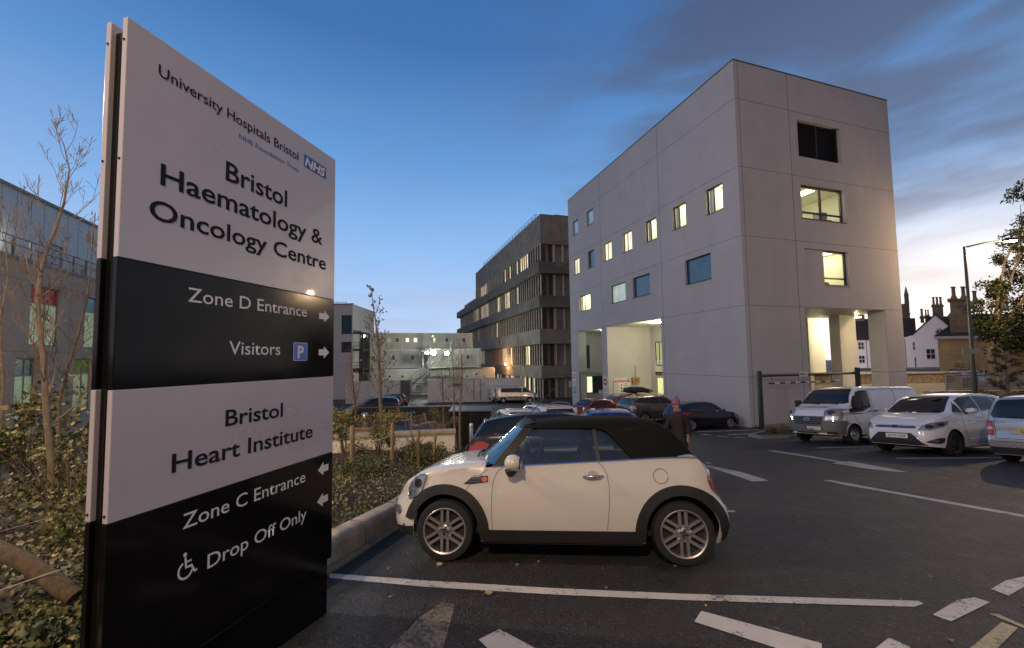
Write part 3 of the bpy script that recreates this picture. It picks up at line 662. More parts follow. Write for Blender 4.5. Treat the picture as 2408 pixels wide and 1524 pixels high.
# ================================================================== the concrete office block behind
CONC = mat('board_concrete', (.21, .19, .16), .95, var=.3, scale=.55, bump=.6, bscale=14, dirt=.75)
CONCD = mat('stained_concrete', (.13, .12, .105), .95, var=.4, scale=.7, bump=.7, bscale=12, dirt=.7)
FINM = mat('fin_concrete', (.50, .45, .38), .8, var=.25, scale=1.5)
TIMB = mat('brown_panel', (.085, .055, .040), .7, var=.4, scale=2)
def make_office():
    v = ray(1277, 850)*54
    t = thing('office_block', 'dark stained concrete office block with projecting bands and vertical fins behind the pale block', 'building', (v.x, v.y, 0), GROT)
    fl = [(14.53, 17.11, 39.4), (9.99, 12.98, 57.8), (5.57, 8.45, 57.8), (.74, 3.62, 57.8), (-3.7, -.9, 57.8)]
    b = B()
    b.box(.9, 14, .9, 57, -4.2, 14.6); b.box(.9, 14, .9, 39, 14.6, 20.6)
    b.out('core', TIMB, t)
    b = B(); b.box(0, 14, 0, 39.0, 17.11, 21.09); b.box(.06, 13.9, .06, 38.9, 21.09, 21.14)
    for y in (4, 8.5, 13, 17.5, 22, 26.5, 31, 35.5): b.box(-.012, .02, y-.03, y+.03, 17.12, 21.05, mi=1)
    for x in (3.0, 6.1): b.box(x-.03, x+.03, -.012, .02, 17.12, 21.05, mi=1)
    b.out('parapet', [CONC, JOINT], t)
    b = B(); b.box(.1, 14, 39.0, 52.6, 14.53, 15.6); b.out('penthouse', CONC, t)
    for z0, z1 in ((12.98, 14.53), (8.45, 9.99), (3.62, 5.57), (-.9, .74)):
        b = B(); o = .62 if z0 > 0 else .40
        b.prism([(-o, z0+.02), (-o, z1), (1.2, z1), (1.2, z0+.35), (.25, z0)], -o, 59.7 if z0 > 5 else 58.5, lambda u, w_, h: Vector((u, h, w_)))
        b.prism([(0, z0+.02), (0, z1-.003), (14, z1-.003), (14, z0+.02)], -o+.004, .85, lambda u, w_, h: Vector((u, h, w_)))
        for y in (3.6, 8.4, 13.2, 18, 22.8, 27.6, 32.4, 37.2, 42, 46.8, 51.6): b.box(-o-.012, -o+.02, y-.03, y+.03, z0+.05, z1-.02, mi=1)
        for x in (3.0, 6.1): b.box(x-.03, x+.03, -o-.012, -o+.02, z0+.05, z1-.02, mi=1)
        b.out('floor_band', [CONCD if z0 > 8 else CONC, JOINT], t)
    OL = [lit('office_lit_a', (1, .78, .42), .9), lit('office_lit_b', (1, .86, .55), 1.4, 4), lit('office_lit_c', (.85, .95, .75), .6)]
    PANEW = mat('brown_glass', (.035, .026, .020), .25, var=.5, scale=.8)
    rnd = random.Random(5)
    for fi, (z0, z1, yl) in enumerate(fl):
        b = B(); n = int(yl/.92); rest = B(); base_lit = 0
        for i in range(n+1):
            y = .12+i*.92
            b.box(-.10, .02, y-.08, y+.08, z0+.005, z1-.005); b.box(.02, .70, y-.05, y+.05, z0+.006, z1-.006, mi=1)
            if rnd.random() < .16: base_lit = rnd.choice([1, 2, 3])
            on = base_lit > 0; base_lit -= 1
            if fi == 4: on = rnd.random() < .35
            w_ = B() if i < 20 else rest
            mi = 0 if not on else rnd.choice([1, 1, 2, 3])
            q = [(.56, y+.42, z0+.25), (.56, y+.82, z0+.25), (.56, y+.82, z1-.2), (.56, y+.42, z1-.2)]
            w_.prism([(.07, z0+.12), (.60, z0+.12), (.60, z1-.1), (.07, z1-.1)], y-.075, y-.052, lambda u, v_, h: Vector((u, h, v_)), mi)
            if i < 20:
                o = w_.out('window', [PANEW]+OL, t)
        rest.out('window', [PANEW]+OL, t)['kind'] = 'stuff'
        for x in (2.0, 3.3, 4.6, 5.9, 7.2): b.box(x-.07, x+.07, .1, .75, z0+.005, z1-.005)
        for x in (.3, 2.3, 3.6, 4.9, 6.2): b.box(x, x+.95, .5, .8, z0+.01, z1-.01, mi=2)
        b.box(.70, .88, .7, yl+.2, z0+.003, z1-.003, mi=1)
        b.out('fin_row', [FINM, TIMB, CONC], t)
    # roof rail
    b = B()
    for z in (21.7, 22.15): b.tube([(.5, 3, z), (.5, 33, z)], .03, 6)
    for i in range(21): b.tube([(.5, 3+i*1.5, 21.1), (.5, 3+i*1.5, 22.15)], .03, 6)
    b.tube([(.5, 3, 22.15), (.5, 2.4, 21.9), (.5, 2.2, 21.2)], .03, 6); b.tube([(.5, 33, 22.15), (.5, 33.8, 21.8), (.5, 34.4, 21.1)], .03, 6)
    b.out('roof_rail', mat('blue_rail', (.05, .07, .11), .5), t)
    b = B(); b.box(3, 7, 2, 8, 21.1, 22.0); b.out('roof_plant', TIMB, t)
    # ground-floor doors on the short return with notices
    for x in (3.55, 5.05):
        b = B(); b.box(x, x+1.05, .44, .5, -3.6, -1.0); o = b.out('door', mat('grey_door', (.26, .24, .20), .6), t)
        b = B(); b.box(x+.3, x+.75, .43, .438, -2.2, -1.35); b.out('notice', mat('plain_white', (.7, .69, .66), .5), o)
    b = B(); b.box(6.1, 6.5, .1, .3, 6.0, 7.9); b.out('window', OL[1], t)
    for y in (6.1, 11.5):
        b = B(); b.box(-.62, -.42, y-.15, y+.15, .25, .5); b.out('wall_lamp', mat('lamp_white', (.5, .5, .45), .5), t)
    # the sodium wall lamp
    q = P((1700+888/3.387)/1.701, (1250+735/3.387)/1.701, 66)
    l = v; loc = Vector((-.75, (q.y-v.y)/GA.y*1.0, .72))
    b = B(); b.ball((0, 0, 0), .16); o = b.out('wall_lamp', mat('sodium_glass', (1, .6, .25), .4, emis=40, ecol=(1, .50, .16)), t); o.location = (-.80, 14.2, .86)
    lamp('sodium_lamp', (-1.25, 14.2, .9), 420, (1, .45, .16), t, .15)
make_office()
# ================================================================== portable cabins, stairs, floodlights, hoarding
CABW = mat('cabin_white', (.36, .35, .345), .5, var=.06, scale=.8, dirt=.1)
CABT = mat('cabin_trim', (.45, .44, .43), .5); CABD = mat('cabin_dark', (.07, .07, .08), .5)
STEEL = mat('galvanised', (.22, .23, .23), .45, metal=.6, var=.2); DSTEEL = mat('dark_steel', (.035, .04, .042), .5)
z5b = lambda x, y: ((1300+x/2.772)/1.701, (1150+y/2.772)/1.701)
z6b = lambda x, y: ((1700+x/3.387)/1.701, (1250+y/3.387)/1.701)
def cabin(name, label, O, L, z0, z1, joints, wins, zf, depth=6):
    t = thing(name, label, 'cabin', (O[0], O[1], 0), GROT, 'stacked site cabins')
    F = lambda u, v, d: Vector((u, d, v)); P0 = Vector((O[0], O[1], 0))
    b = B(); hs = []
    for (f, x0, x1, y0, y1, kd) in wins:
        a = onplane(*f(x0, (y0+y1)/2), P0, GB)[0]; e = onplane(*f(x1, (y0+y1)/2), P0, GB)[0]; v1 = onplane(*f((x0+x1)/2, y0), P0, GB)[1]; v0 = onplane(*f((x0+x1)/2, y1), P0, GB)[1]
        hs.append((a, e, v0, v1, kd))
    wall(b, 0, L, z0, z1, [h[:4] for h in hs], F, .1)
    b.poly([(0, 0, z1), (L, 0, z1), (L, depth, z1), (0, depth, z1)]); b.poly([(0, 0, z0), (0, depth, z0), (0, depth, z1), (0, 0, z1)]); b.poly([(L, 0, z0), (L, depth, z0), (L, depth, z1), (L, 0, z1)]); b.poly([(0, depth, z0), (L, depth, z0), (L, depth, z1), (0, depth, z1)])
    b.out('wall', CABW, t)
    b = B(); fbox(b, F, -.02, L+.02, z1-.16, z1+.02, -.05, .1)
    fbox(b, F, -.02, L+.02, z0, z0+.12, -.04, .1)
    for x in joints:
        u = onplane(*zf(x, 500), P0, GB)[0]; fbox(b, F, u-.11, u+.11, z0+.12, z1-.161, -.06, .05)
    b.out('cabin_frame', CABT, t)
    for (a, e, v0, v1, kd) in hs:
        f = B(); frame(f, F, a-.12, e+.12, v0-.12, v1+.16, .14, -.035, .05); o = f.out('window', CABT, t)
        p = B(); fbox(p, F, a, e, v0, v1, .06, .08); p.out('pane', {'d': CABD, 'l': LITW, 'm': mat('amber_dim', (.16, .12, .05), .2, emis=.25, ecol=(.9, .65, .25))}[kd], o)
    return t
W5 = lambda xs, y0, y1, ks: [(z5b, x0, x1, y0, y1, k) for (x0, x1), k in zip(xs, ks)]
cu = cabin('site_cabin', 'topmost row of joined pale site cabins with small lit windows', (-23.5, 65), 17.6, 3.5, 6.25, [436, 645, 857, 1058, 1254, 1444, 1625],
      W5([(478, 512), (572, 612), (692, 726), (782, 820), (895, 932), (984, 1022), (1202, 1222), (1334, 1368), (1522, 1556)], 562, 606, 'mmmdllldd'), z5b)
cm_ = cabin('site_cabin', 'middle pale site cabin in shadow behind the bare trees, left of the floodlights', (-23.4, 64), 9.9, .55, 3.48, [418, 1078], W5([(515, 555), (738, 778), (952, 992)], 760, 804, 'ddd'), z5b, 5.5)
cm2 = cabin('site_cabin', 'middle pale site cabin lit pinkish at its right end, right of the floodlights', (-13.1, 63.5), 8.4, .55, 3.48, [1085, 1690], [(z6b, 560, 602, 582, 632, 'd')], z5b, 5.5)
cl = cabin('site_cabin', 'bottom row of pale site cabins partly hidden behind the white hoarding', (-24, 61), 22, -3.6, .42, [400, 650, 900, 1150, 1310, 1640, 1870],
      W5([(486, 504), (700, 734), (840, 875), (1212, 1228), (1560, 1590)], 975, 1000, 'ddddd')+[(z6b, 682, 718, 822, 848, 'd'), (z6b, 798, 815, 846, 890, 'd')], z5b, 5)
b = B(); F = lambda u, v, d: Vector((u, d, v))
b.prism([(10.3, 6.23), (10.3, 3.55), (11.2, 3.55), (11.2, 5.6), (10.3, 5.6)], -.06, -.03, lambda u, v, h: Vector((u, h, v)))
def stairs():
    t = thing('steel_stair', 'galvanised steel fire stair climbing in front of the pale site cabins', 'staircase', (-16.5, 59.2, 0), GROT)
    b = B()
    A_, B_, C_ = Vector((0, 0, -3.3)), Vector((4.6, 0, .55)), Vector((7.7, 0, .55))
    for y in (0, 1.1):
        o = Vector((0, y, 0)); b.tube([A_+o, B_+o, C_+o], .11, 4)
        for h in (.55, 1.1): b.tube([A_+o+Vector((0, 0, h)), B_+o+Vector((0, 0, h)), C_+o+Vector((0, 0, h))], .035, 6)
    b.out('stringer', STEEL, t)
    b = B()
    for i in range(16):
        q = A_.lerp(B_, i/15); b.box(q.x-.13, q.x+.13, .03, 1.07, q.z-.02, q.z+.02)
    b.box(4.6, 7.8, 0, 1.6, .52, .58); b.box(4.0, 7.8, 1.6, 3, 3.42, 3.5)
    b.out('tread', STEEL, t)
    b = B()
    for x in (0, 1.6, 3.2, 4.6, 5.6, 6.6, 7.7):
        z = A_.lerp(B_, min(1, x/4.6)).z
        for y in (0, 1.1): b.tube([(x, y, z), (x, y, z+1.1)], .035, 6)
    for x in (4.6, 7.7):
        for y in (0, 1.5): b.tube([(x, y, -3.5), (x, y, 4.6)], .06, 6)
    for x in (5.2, 5.8, 6.4, 7.0): b.tube([(x, 1.5, 3.5), (x, 1.5, 4.6)], .03, 6)
    for z in (4.05, 4.6): b.tube([(4.6, 1.5, z), (7.7, 1.5, z)], .035, 6)
    b.tube([(4.6, 1.3, .6), (7.6, 1.3, 3.5)], .09, 4); b.tube([(4.6, 1.3, 1.6), (7.6, 1.3, 4.5)], .03, 6)
    for i in range(10): b.box(4.7+i*.3, 4.95+i*.3, 1.2, 1.6, .7+i*.29, .74+i*.29)
    b.out('post', STEEL, t)
stairs()
FLG = mat('flood_glass', (1, 1, .9), .4, emis=120, ecol=(.97, 1, .92))
for i, (x, y, lb, pw, r) in enumerate(((110, 545, 'largest glaring floodlight over the steel stair' , 950, .38), (25, 545, 'small floodlight just left of the largest glaring one', 150, .22), (295, 555, 'glaring floodlight right of the steel stair', 520, .30))):
    q = P(*z6b(x, y), 60.2)
    t = thing('floodlight', lb, 'floodlight', q, GROT, 'floodlights on the site cabins')
    b = B(); b.box(-.38, .38, .02, .25, -.26, .26); b.box(-.05, .05, .25, 3.2, -.04, .04); b.out('housing', DSTEEL, t)
    b = B(); b.ball((0, 0, 0), r, 8, (1, .35, .85)); b.out('lamp_glass', FLG, t, smooth=60)
    lamp('floodlight_lamp', (0, -2.6, .4), pw, (.92, 1, .80), t, .2)
q = P(*z5b(1195, 540), 64.5); t = thing('exit_lamp', 'small green exit lamp above the lit cabin door', 'lamp', q, GROT); b = B(); b.ball((0, 0, 0), .11, 6); b.out('lamp_glass', mat('green_lamp', (.1, 1, .1), .4, emis=8, ecol=(.15, 1, .12)), t)
q = P(*z5b(430, 535), 62.5); t = thing('bulkhead_lamp', 'bright white lamp at the left end of the topmost site cabin row', 'lamp', q, GROT); b = B(); b.ball((0, 0, 0), .2, 8, (.7, .7, 1.5)); b.out('lamp_glass', mat('warm_lamp', (1, .95, .8), .4, emis=22, ecol=(1, .93, .72)), t); b = B(); b.box(-.25, .25, .12, .2, -.3, .3); b.out('back_plate', CABD, t)
HOARD = mat('hoarding_white', (.64, .62, .62), .5, var=.1, scale=.9, dirt=.3)
def hoard(label, x0, x1, Y, zt0, zb0, gap=None, flat_to=0, rib=.32):
    t = thing('hoarding', label, 'hoarding', (x0, Y, 0), 0, 'white site hoardings')
    rows = []; x = 0; L = x1-x0; pts = []
    while x < L:
        if x < flat_to: pts += [(x, 0)]; x += .4
        else: pts += [(x, 0), (x+rib*.55, 0), (x+rib*.62, .07), (x+rib*.93, .07)]; x += rib
    pts = [p_ for p_ in pts if p_[0] < L]+[(L, 0)]
    b = B(); b.grid([[Vector((p_[0], p_[1], z)) for p_ in pts] for z in (zb0, zt0)]); b.out('panel', HOARD, t)
    b = B(); b.box(0, L, .08, .14, zt0-.3, zt0-.2); b.box(0, L, -.02, .1, zt0, zt0+.04)
    x = 0
    while x < L: b.box(x-.05, x+.05, .08, .2, zb0, zt0-.01); x += 2.4
    b.out('post', CABT, t)
    return t
h1 = hoard('long white ribbed hoarding running behind the silver van', -10.3, 1.3, 49.9, -.60, -3.5, flat_to=3.0)
b = B(); b.box(5.55, 5.62, -.03, .02, -3.2, -.7); b.box(6.35, 6.42, -.03, .02, -3.2, -.7); b.box(5.3, 5.42, -.05, .02, -2.2, -2.0); b.out('gate_edge', CABD, h1)
b = B(); b.box(3.0, 4.0, -.03, -.01, -1.5, -1.15); b.out('notice', mat('brown_notice', (.13, .07, .06), .6), h1)
b = B(); b.prism([(6.7+.25*math.cos(i*.628), -1.35+.25*math.sin(i*.628)) for i in range(10)], -.02, -.01, lambda u, v, h: Vector((u, h, v))); b.out('round_notice', CABT, h1)
hoard('white ribbed hoarding left of the gate, behind the parked row', -20.2, -13.7, 49.9, -.72, -3.5)
t = thing('timber_screen', 'dark weathered board screen between hoarding and gate', 'screen', (-13.65, 50, 0)); b = B(); b.box(0, 1.2, 0, .06, -3.3, -.68); [b.box(i*.2-.006, i*.2+.006, -.008, 0, -3.3, -.69) for i in range(1, 6)]; b.out('boards', mat('weathered_board', (.13, .12, .115), .9, var=.3, scale=2), t)
t = thing('scaffold_gate', 'scaffold tube gateway with green sign in front of the cabins', 'gate', (-12.4, 50.4, 0))
b = B()
for x in (0, 2.05): b.tube([(x, 0, -3.4), (x, 0, -.2)], .045, 6)
for z in (-.55, -1.1, -2.2, -2.9): b.tube([(0, 0, z), (2.1, 0, z)], .04, 6)
b.tube([(0, .03, -3.3), (2.05, .03, -1.1)], .035, 6); b.out('frame', STEEL, t)
b = B(); b.box(.6, 1.15, -.06, -.05, -1.9, -1.35); o = b.out('notice', mat('green_notice', (.03, .22, .09), .5), t)
b = B(); b.box(.65, 1.1, -.064, -.06, -1.82, -1.62); [b.box(.67, 1.08, -.064, -.06, -1.56+k*.07, -1.53+k*.07) for k in range(2)]; b.out('notice_text', CABT, o)
# dark open stair tower left of the cabins
t = thing('stair_tower', 'dark open steel stair tower beside the far rendered block', 'staircase', (-23.9, 58.2, 0), 0)
b = B()
for x in (0, 2.7):
    for y in (0, 2.5): b.box(x-.1, x+.1, y-.1, y+.1, -3.7, 5.9)
for z in (5.75, 3.35, .6, -1.2):
    for y in (0, 2.5): b.box(0, 2.7, y-.08, y+.08, z-.13, z+.13)
    for x in (0, 2.7): b.box(x-.08, x+.08, 0, 2.5, z-.13, z+.13)
b.out('frame', DSTEEL, t)
b = B(); b.box(.1, 2.6, .1, 2.4, 3.3, 3.42); b.box(.1, 2.6, .1, 2.4, .55, .67); b.box(0, 2.7, 2.3, 2.45, -3.6, 3.2); b.box(1.5, 2.7, 2.3, 2.45, 3.4, 5.2); b.out('landing', mat('dark_panel', (.05, .05, .052), .6), t)
b = B()
for z in (4.4, 3.9, 1.6, 1.1): b.tube([(0, 0, z), (2.7, 0, z)], .03, 6)
for i in range(8): b.tube([(.2+i*.33, 0, 3.4), (.2+i*.33, 0, 4.4)], .018, 5); b.tube([(.2+i*.33, 0, .6), (.2+i*.33, 0, 1.6)], .018, 5)
b.out('rail', DSTEEL, t)
b = B(); b.box(.5, 1.1, 2.2, 2.28, 4.7, 4.95); b.box(.5, .8, 2.2, 2.28, 1.8, 2.05); b.box(1.5, 1.9, 2.2, 2.28, 1.8, 2.0); b.out('notice', CABT, t)
# far rendered block, seen between the sign and the stair tower
t = thing('rendered_block', 'distant pale rendered block with a column of dark windows beside the sign', 'building', (-22.6, 58, 0), 0)
F = lambda u, v, d: Vector((-u, d, v))
b = B(); wall(b, 0, 12, -3.8, 9.88, [(.12, 1.6, 5.6, 8.3), (.12, 1.6, 3.0, 4.5)], F, .25)
b.poly([(0, 0, -3.8), (0, 9, -3.8), (0, 9, 9.88), (0, 0, 9.88)]); b.poly([(0, 0, 9.88), (0, 9, 9.88), (-12, 9, 9.88), (-12, 0, 9.88)]); b.out('wall', REND, t)
for v0, v1 in ((5.6, 8.3), (3.0, 4.5)):
    f = B(); frame(f, F, .121, 1.599, v0, v1-.001, .08, .12, .24, trans=[v0+.35]); o = f.out('window', ALU, t); p = B(); fbox(p, F, .15, 1.55, v0+.05, v1-.05, .2, .22); p.out('pane', mat('green_dark_pane', (.02, .05, .045), .08, coat=1), o)
b = B(); b.box(-12, .12, -.12, .1, 9.88, 9.98); b.tube([(-12, .1, 10.2), (-.9, .1, 10.2)], .04, 6); [b.tube([(-1-i*1.2, .1, 9.9), (-1-i*1.2, .1, 10.2)], .03, 6) for i in range(9)]; b.out('roof_edge', CABD, t)

# ================================================================== ward building at the far left
def ward():
    t = thing('ward_building', 'grey ward building at left edge with coloured window panels and a set-back metal top storey', 'building', (-26.174, 22.7, 0), GROT)
    F = lambda u, v, d: Vector((-d, u, v)); F2 = lambda u, v, d: Vector((-1.3-d, u, v))
    PAN = mat('metal_cladding', (.30, .34, .40), .42, metal=.35, var=.06, scale=1)
    WALLM = mat('ward_wall', (.30, .275, .26), .8, var=.06, scale=1.5)
    y0, y1 = -14, 12
    ws = [(-.8, 1.42, 2.8, 6.12, 'red'), (3.5, 5.7, 2.8, 6.1, 'blue'), (7.6, 9.6, 2.8, 6.1, 'red'), (-1.55, -.1, -1.2, 2.12, 'teal'), (2.75, 4.45, -1.2, 2.12, 'green'), (-5.6, -3.6, -3.0, -.2, 'green'), (-5.8, -3.6, 2.8, 6.1, 'blue'), (-2.3, -.4, -3.5, -1.85, 'green'), (7.0, 8.8, -1.2, 2.1, 'teal')]
    b = B(); wall(b, y0, y1, -4, 7.36, [w_[:4] for w_ in ws], F, .28); b.poly([(0, y1, -4), (-14, y1, -4), (-14, y1, 7.36), (0, y1, 7.36)]); b.poly([(0, y0, 7.36), (0, y1, 7.36), (-14, y1, 7.36), (-14, y0, 7.36)])
    for z in (6.7, 6.25, 2.45, -1.6): fbox(b, F, y0, y1, z-.012, z+.012, -.003, .02, 1)
    for y in (-2.6, 2.2, 6.6): fbox(b, F, y-.012, y+.012, -4, 7.3, -.005, .02, 1)
    b.out('wall', [WALLM, JOINT], t)
    b = B(); fbox(b, F, y0, y1+.1, 7.2, 7.4, -.06, .3); b.out('deck_edge', mat('deck_edge', (.12, .13, .15), .5), t)
    cols = {'red': (.42, .02, .02), 'blue': (.16, .30, .42), 'teal': (.02, .13, .16), 'green': (.10, .28, .02)}
    for u0, u1, v0, v1, k in ws:
        tr = v1-.95
        f = B(); frame(f, F, u0+.001, u1-.001, v0+.001, v1-.001, .07, .16, .275, mull=[u0+(u1-u0)*.58], trans=[tr]); o = f.out('window', mat('grey_frame', (.16, .16, .165), .5), t)
        p = B(); fbox(p, F, u0+.06, u1-.06, v0+.06, tr-.03, .2, .21); p.out('pane', lit('ward_pane', (.42, .55, .38), .22, 3), o)
        p = B(); fbox(p, F, u0+.06, u1-.06, tr+.03, v1-.06, .2, .21); p.out('spandrel', mat('spandrel_'+k, cols[k], .25, coat=.5), o)
        if k in ('red', 'blue'):
            p = B(); fbox(p, F, u0+.3, u1-.2, v1-1.12, v1-1.06, .21, .3); p.out('blind_rail', CABT, o)
    b = B(); wall(b, y0, y1-1, 7.36, 11.45, [(2.6, 3.6, 7.37, 9.2)], F2, .1); b.poly([(-1.3, y1-1, 7.36), (-14, y1-1, 7.36), (-14, y1-1, 11.45), (-1.3, y1-1, 11.45)]); b.poly([(-1.3, y0, 11.45), (-1.3, y1-1, 11.45), (-14, y1-1, 11.45), (-14, y0, 11.45)])
    y = y0+.3
    while y < y1-1.2: fbox(b, F2, y-.015, y+.015, 7.4, 11.35, -.004, .01, 1); y += .98
    b.out('cladding', [PAN, mat('panel_gap', (.10, .115, .14), .6)], t)
    f = B(); frame(f, F2, 2.6, 3.6, 7.36, 9.2, .07, .02, .1); o = f.out('deck_door', ALU, t); p = B(); fbox(p, F2, 2.66, 3.54, 7.42, 9.14, .06, .08); p.out('pane', DARKW, o)
    b = B(); fbox(b, F2, y0, y1-.9, 11.45, 11.6, -.15, .3); b.out('roof_edge', mat('deck_edge', (.12, .13, .15), .5), t)
    b = B()
    for z in (8.4, 8.0): b.tube([(-.12, y0, z), (-.12, y1, z)], .03, 6)
    y = y0
    while y < y1: b.box(-.15, -.09, y-.05, y+.05, 7.36, 8.42); y += 1.1
    b.out('railing', mat('rail_dark', (.07, .06, .055), .5), t)
    b = B(); b.box(-1.3, -1.12, -1.75, -1.25, 8.55, 8.7); b.out('deck_lamp', mat('deck_lamp', (1, .97, .8), .5, emis=16, ecol=(1, .95, .72)), t)
    lamp('deck_lamp', (-.9, -1.5, 8.5), 60, (1, .92, .65), t, .15)
ward()

# ================================================================== right-hand background: street, walls, houses
ROOF = mat('roof_tile', (.040, .030, .027), .8, var=.4, scale=5, bump=.6, bscale=9, stretch=(1, 3, 3))
LIME = mat('limewash', (.82, .80, .84), .85, var=.07, scale=.7, dirt=.1)
BATH = mat('bath_stone', (.52, .36, .20), .9, var=.2, scale=1.2, bump=.3, bscale=8, dirt=.15); BATHD = mat('weathered_stone', (.21, .165, .115), .9, var=.4, scale=2, bump=.5, bscale=10, dirt=.5)
WHT = mat('white_joinery', (.62, .61, .60), .5)
b = B(); b.box(19.5, 140, 31.2, 120, -6, -1.35); kind(b.out('street', mat('street_tarmac', (.045, .044, .043), .7, var=.2)), 'structure')
z8 = lambda x, y: ((2950+x/1.905)/1.701, (1100+y/1.905)/1.701)
def stone_wall():
    t = thing('stone_wall', 'rubble stone wall with pale rendered base between the pale block and the railing', 'wall', (19.5, 30.6, 0), 0)
    b = B(); b.box(0, 13.4, 0, .45, -4, -.62); b.out('rendered_base', mat('wall_render', (.46, .43, .36), .85, var=.15, scale=1, dirt=.5), t)
    RUB = mat('rubble_stone', (.26, .20, .13), .9, var=.5, scale=3, bump=1, bscale=5); k = N(RUB.node_tree); bs = RUB.node_tree.nodes['Principled BSDF']
    v = k.n('ShaderNodeTexVoronoi'); mp = k.n('ShaderNodeMapping'); mp.inputs['Scale'].default_value = (3, 3, 6); k.l(k.n('ShaderNodeTexCoord').outputs['Object'], mp.inputs[0]); k.l(mp.outputs[0], v.inputs['Vector'])
    hs = k.n('ShaderNodeSeparateColor'); k.l(v.outputs['Color'], hs.inputs[0]); k.l(k.ramp(hs.outputs[0], [(0, (.10, .07, .045)), (.4, (.24, .18, .11)), (.7, (.34, .27, .18)), (1, (.42, .36, .28))]), bs.inputs['Base Color'])
    b = B(); b.box(0, 13.4, .02, .43, -.62, .10); b.out('rubble_course', RUB, t)
    b = B(); b.box(0, 13.42, -.05, .5, .10, .20); b.out('wall_cap', mat('wall_cap', (.36, .32, .24), .9, var=.3, scale=3), t)
    b = B(); b.box(13.4, 14.6, -.4, .6, -4, -.2); b.out('gate_pier', BATHD, t)
stone_wall()
def railing():
    t = thing('metal_railing', 'grey upright bar railing along the raised street edge', 'railing', (28.7, 27.3, 0), R(8))
    b = B(); b.tube([(0, 0, .12), (6.5, 0, .12)], .05, 8); b.tube([(0, 0, -.82), (6.5, 0, -.82)], .04, 8)
    for x in (0, 2.1, 4.2, 6.4): b.tube([(x, 0, -1.7), (x, 0, .12)], .055, 8)
    b.out('rail', STEEL, t)
    b = B()
    for i in range(1, 40): b.tube([(i*.16, 0, -.82), (i*.16, 0, .12)], .02, 5)
    b.out('bar', STEEL, t)
    b = B(); b.box(-.6, 9, .3, 1.0, -4, -.95); kind(b.out('street_edge', BATHD), 'structure').location = (28.7, 27.3, 0)
railing()
def sash(t, F, u0, u1, v0, v1, nu=2, nv=2, lit_=None):
    f = B(); frame(f, F, u0, u1, v0, v1, .12, -.09, .02, mull=[u0+(u1-u0)*i/nu for i in range(1, nu)], trans=[v0+(v1-v0)*i/nv for i in range(1, nv)]); o = f.out('window', WHT, t)
    p = B(); fbox(p, F, u0+.06, u1-.06, v0+.06, v1-.06, -.04, -.005); p.out('pane', lit_ or mat('house_pane', (.02, .022, .028), .05, coat=1), o)
def chimney(parent, x0, x1, y0, y1, z0, z1, pots, M=None, ph=1.6):
    M = M or BATHD
    b = B(); b.box(x0, x1, y0, y1, z0, z1-.45); b.box(x0-.18, x1+.18, y0-.18, y1+.18, z1-.45, z1-.2); b.box(x0-.06, x1+.06, y0-.06, y1+.06, z1-.2, z1); o = b.out('chimney', M, parent)
    for i in range(pots):
        x = x0+(x1-x0)*(i+.5)/pots; r = min(.35, (x1-x0)/pots*.4)
        b = B(); b.lathe([(r*1.1, z1-.05), (r*.9, z1+.25), (r*.75, z1+ph*.85), (r*1.05, z1+ph*.88), (r*1.05, z1+ph), (r*.7, z1+ph)], (x, (y0+y1)/2, 0), 'z', 10); b.out('chimney_pot', M, o, smooth=40)
def shear(t, k):
    for o in list(t.children_recursive):
        if o.type == 'MESH' and not o.data.get('sheared'):
            for v in o.data.vertices: v.co.x += k*v.co.y
            o.data['sheared'] = 1
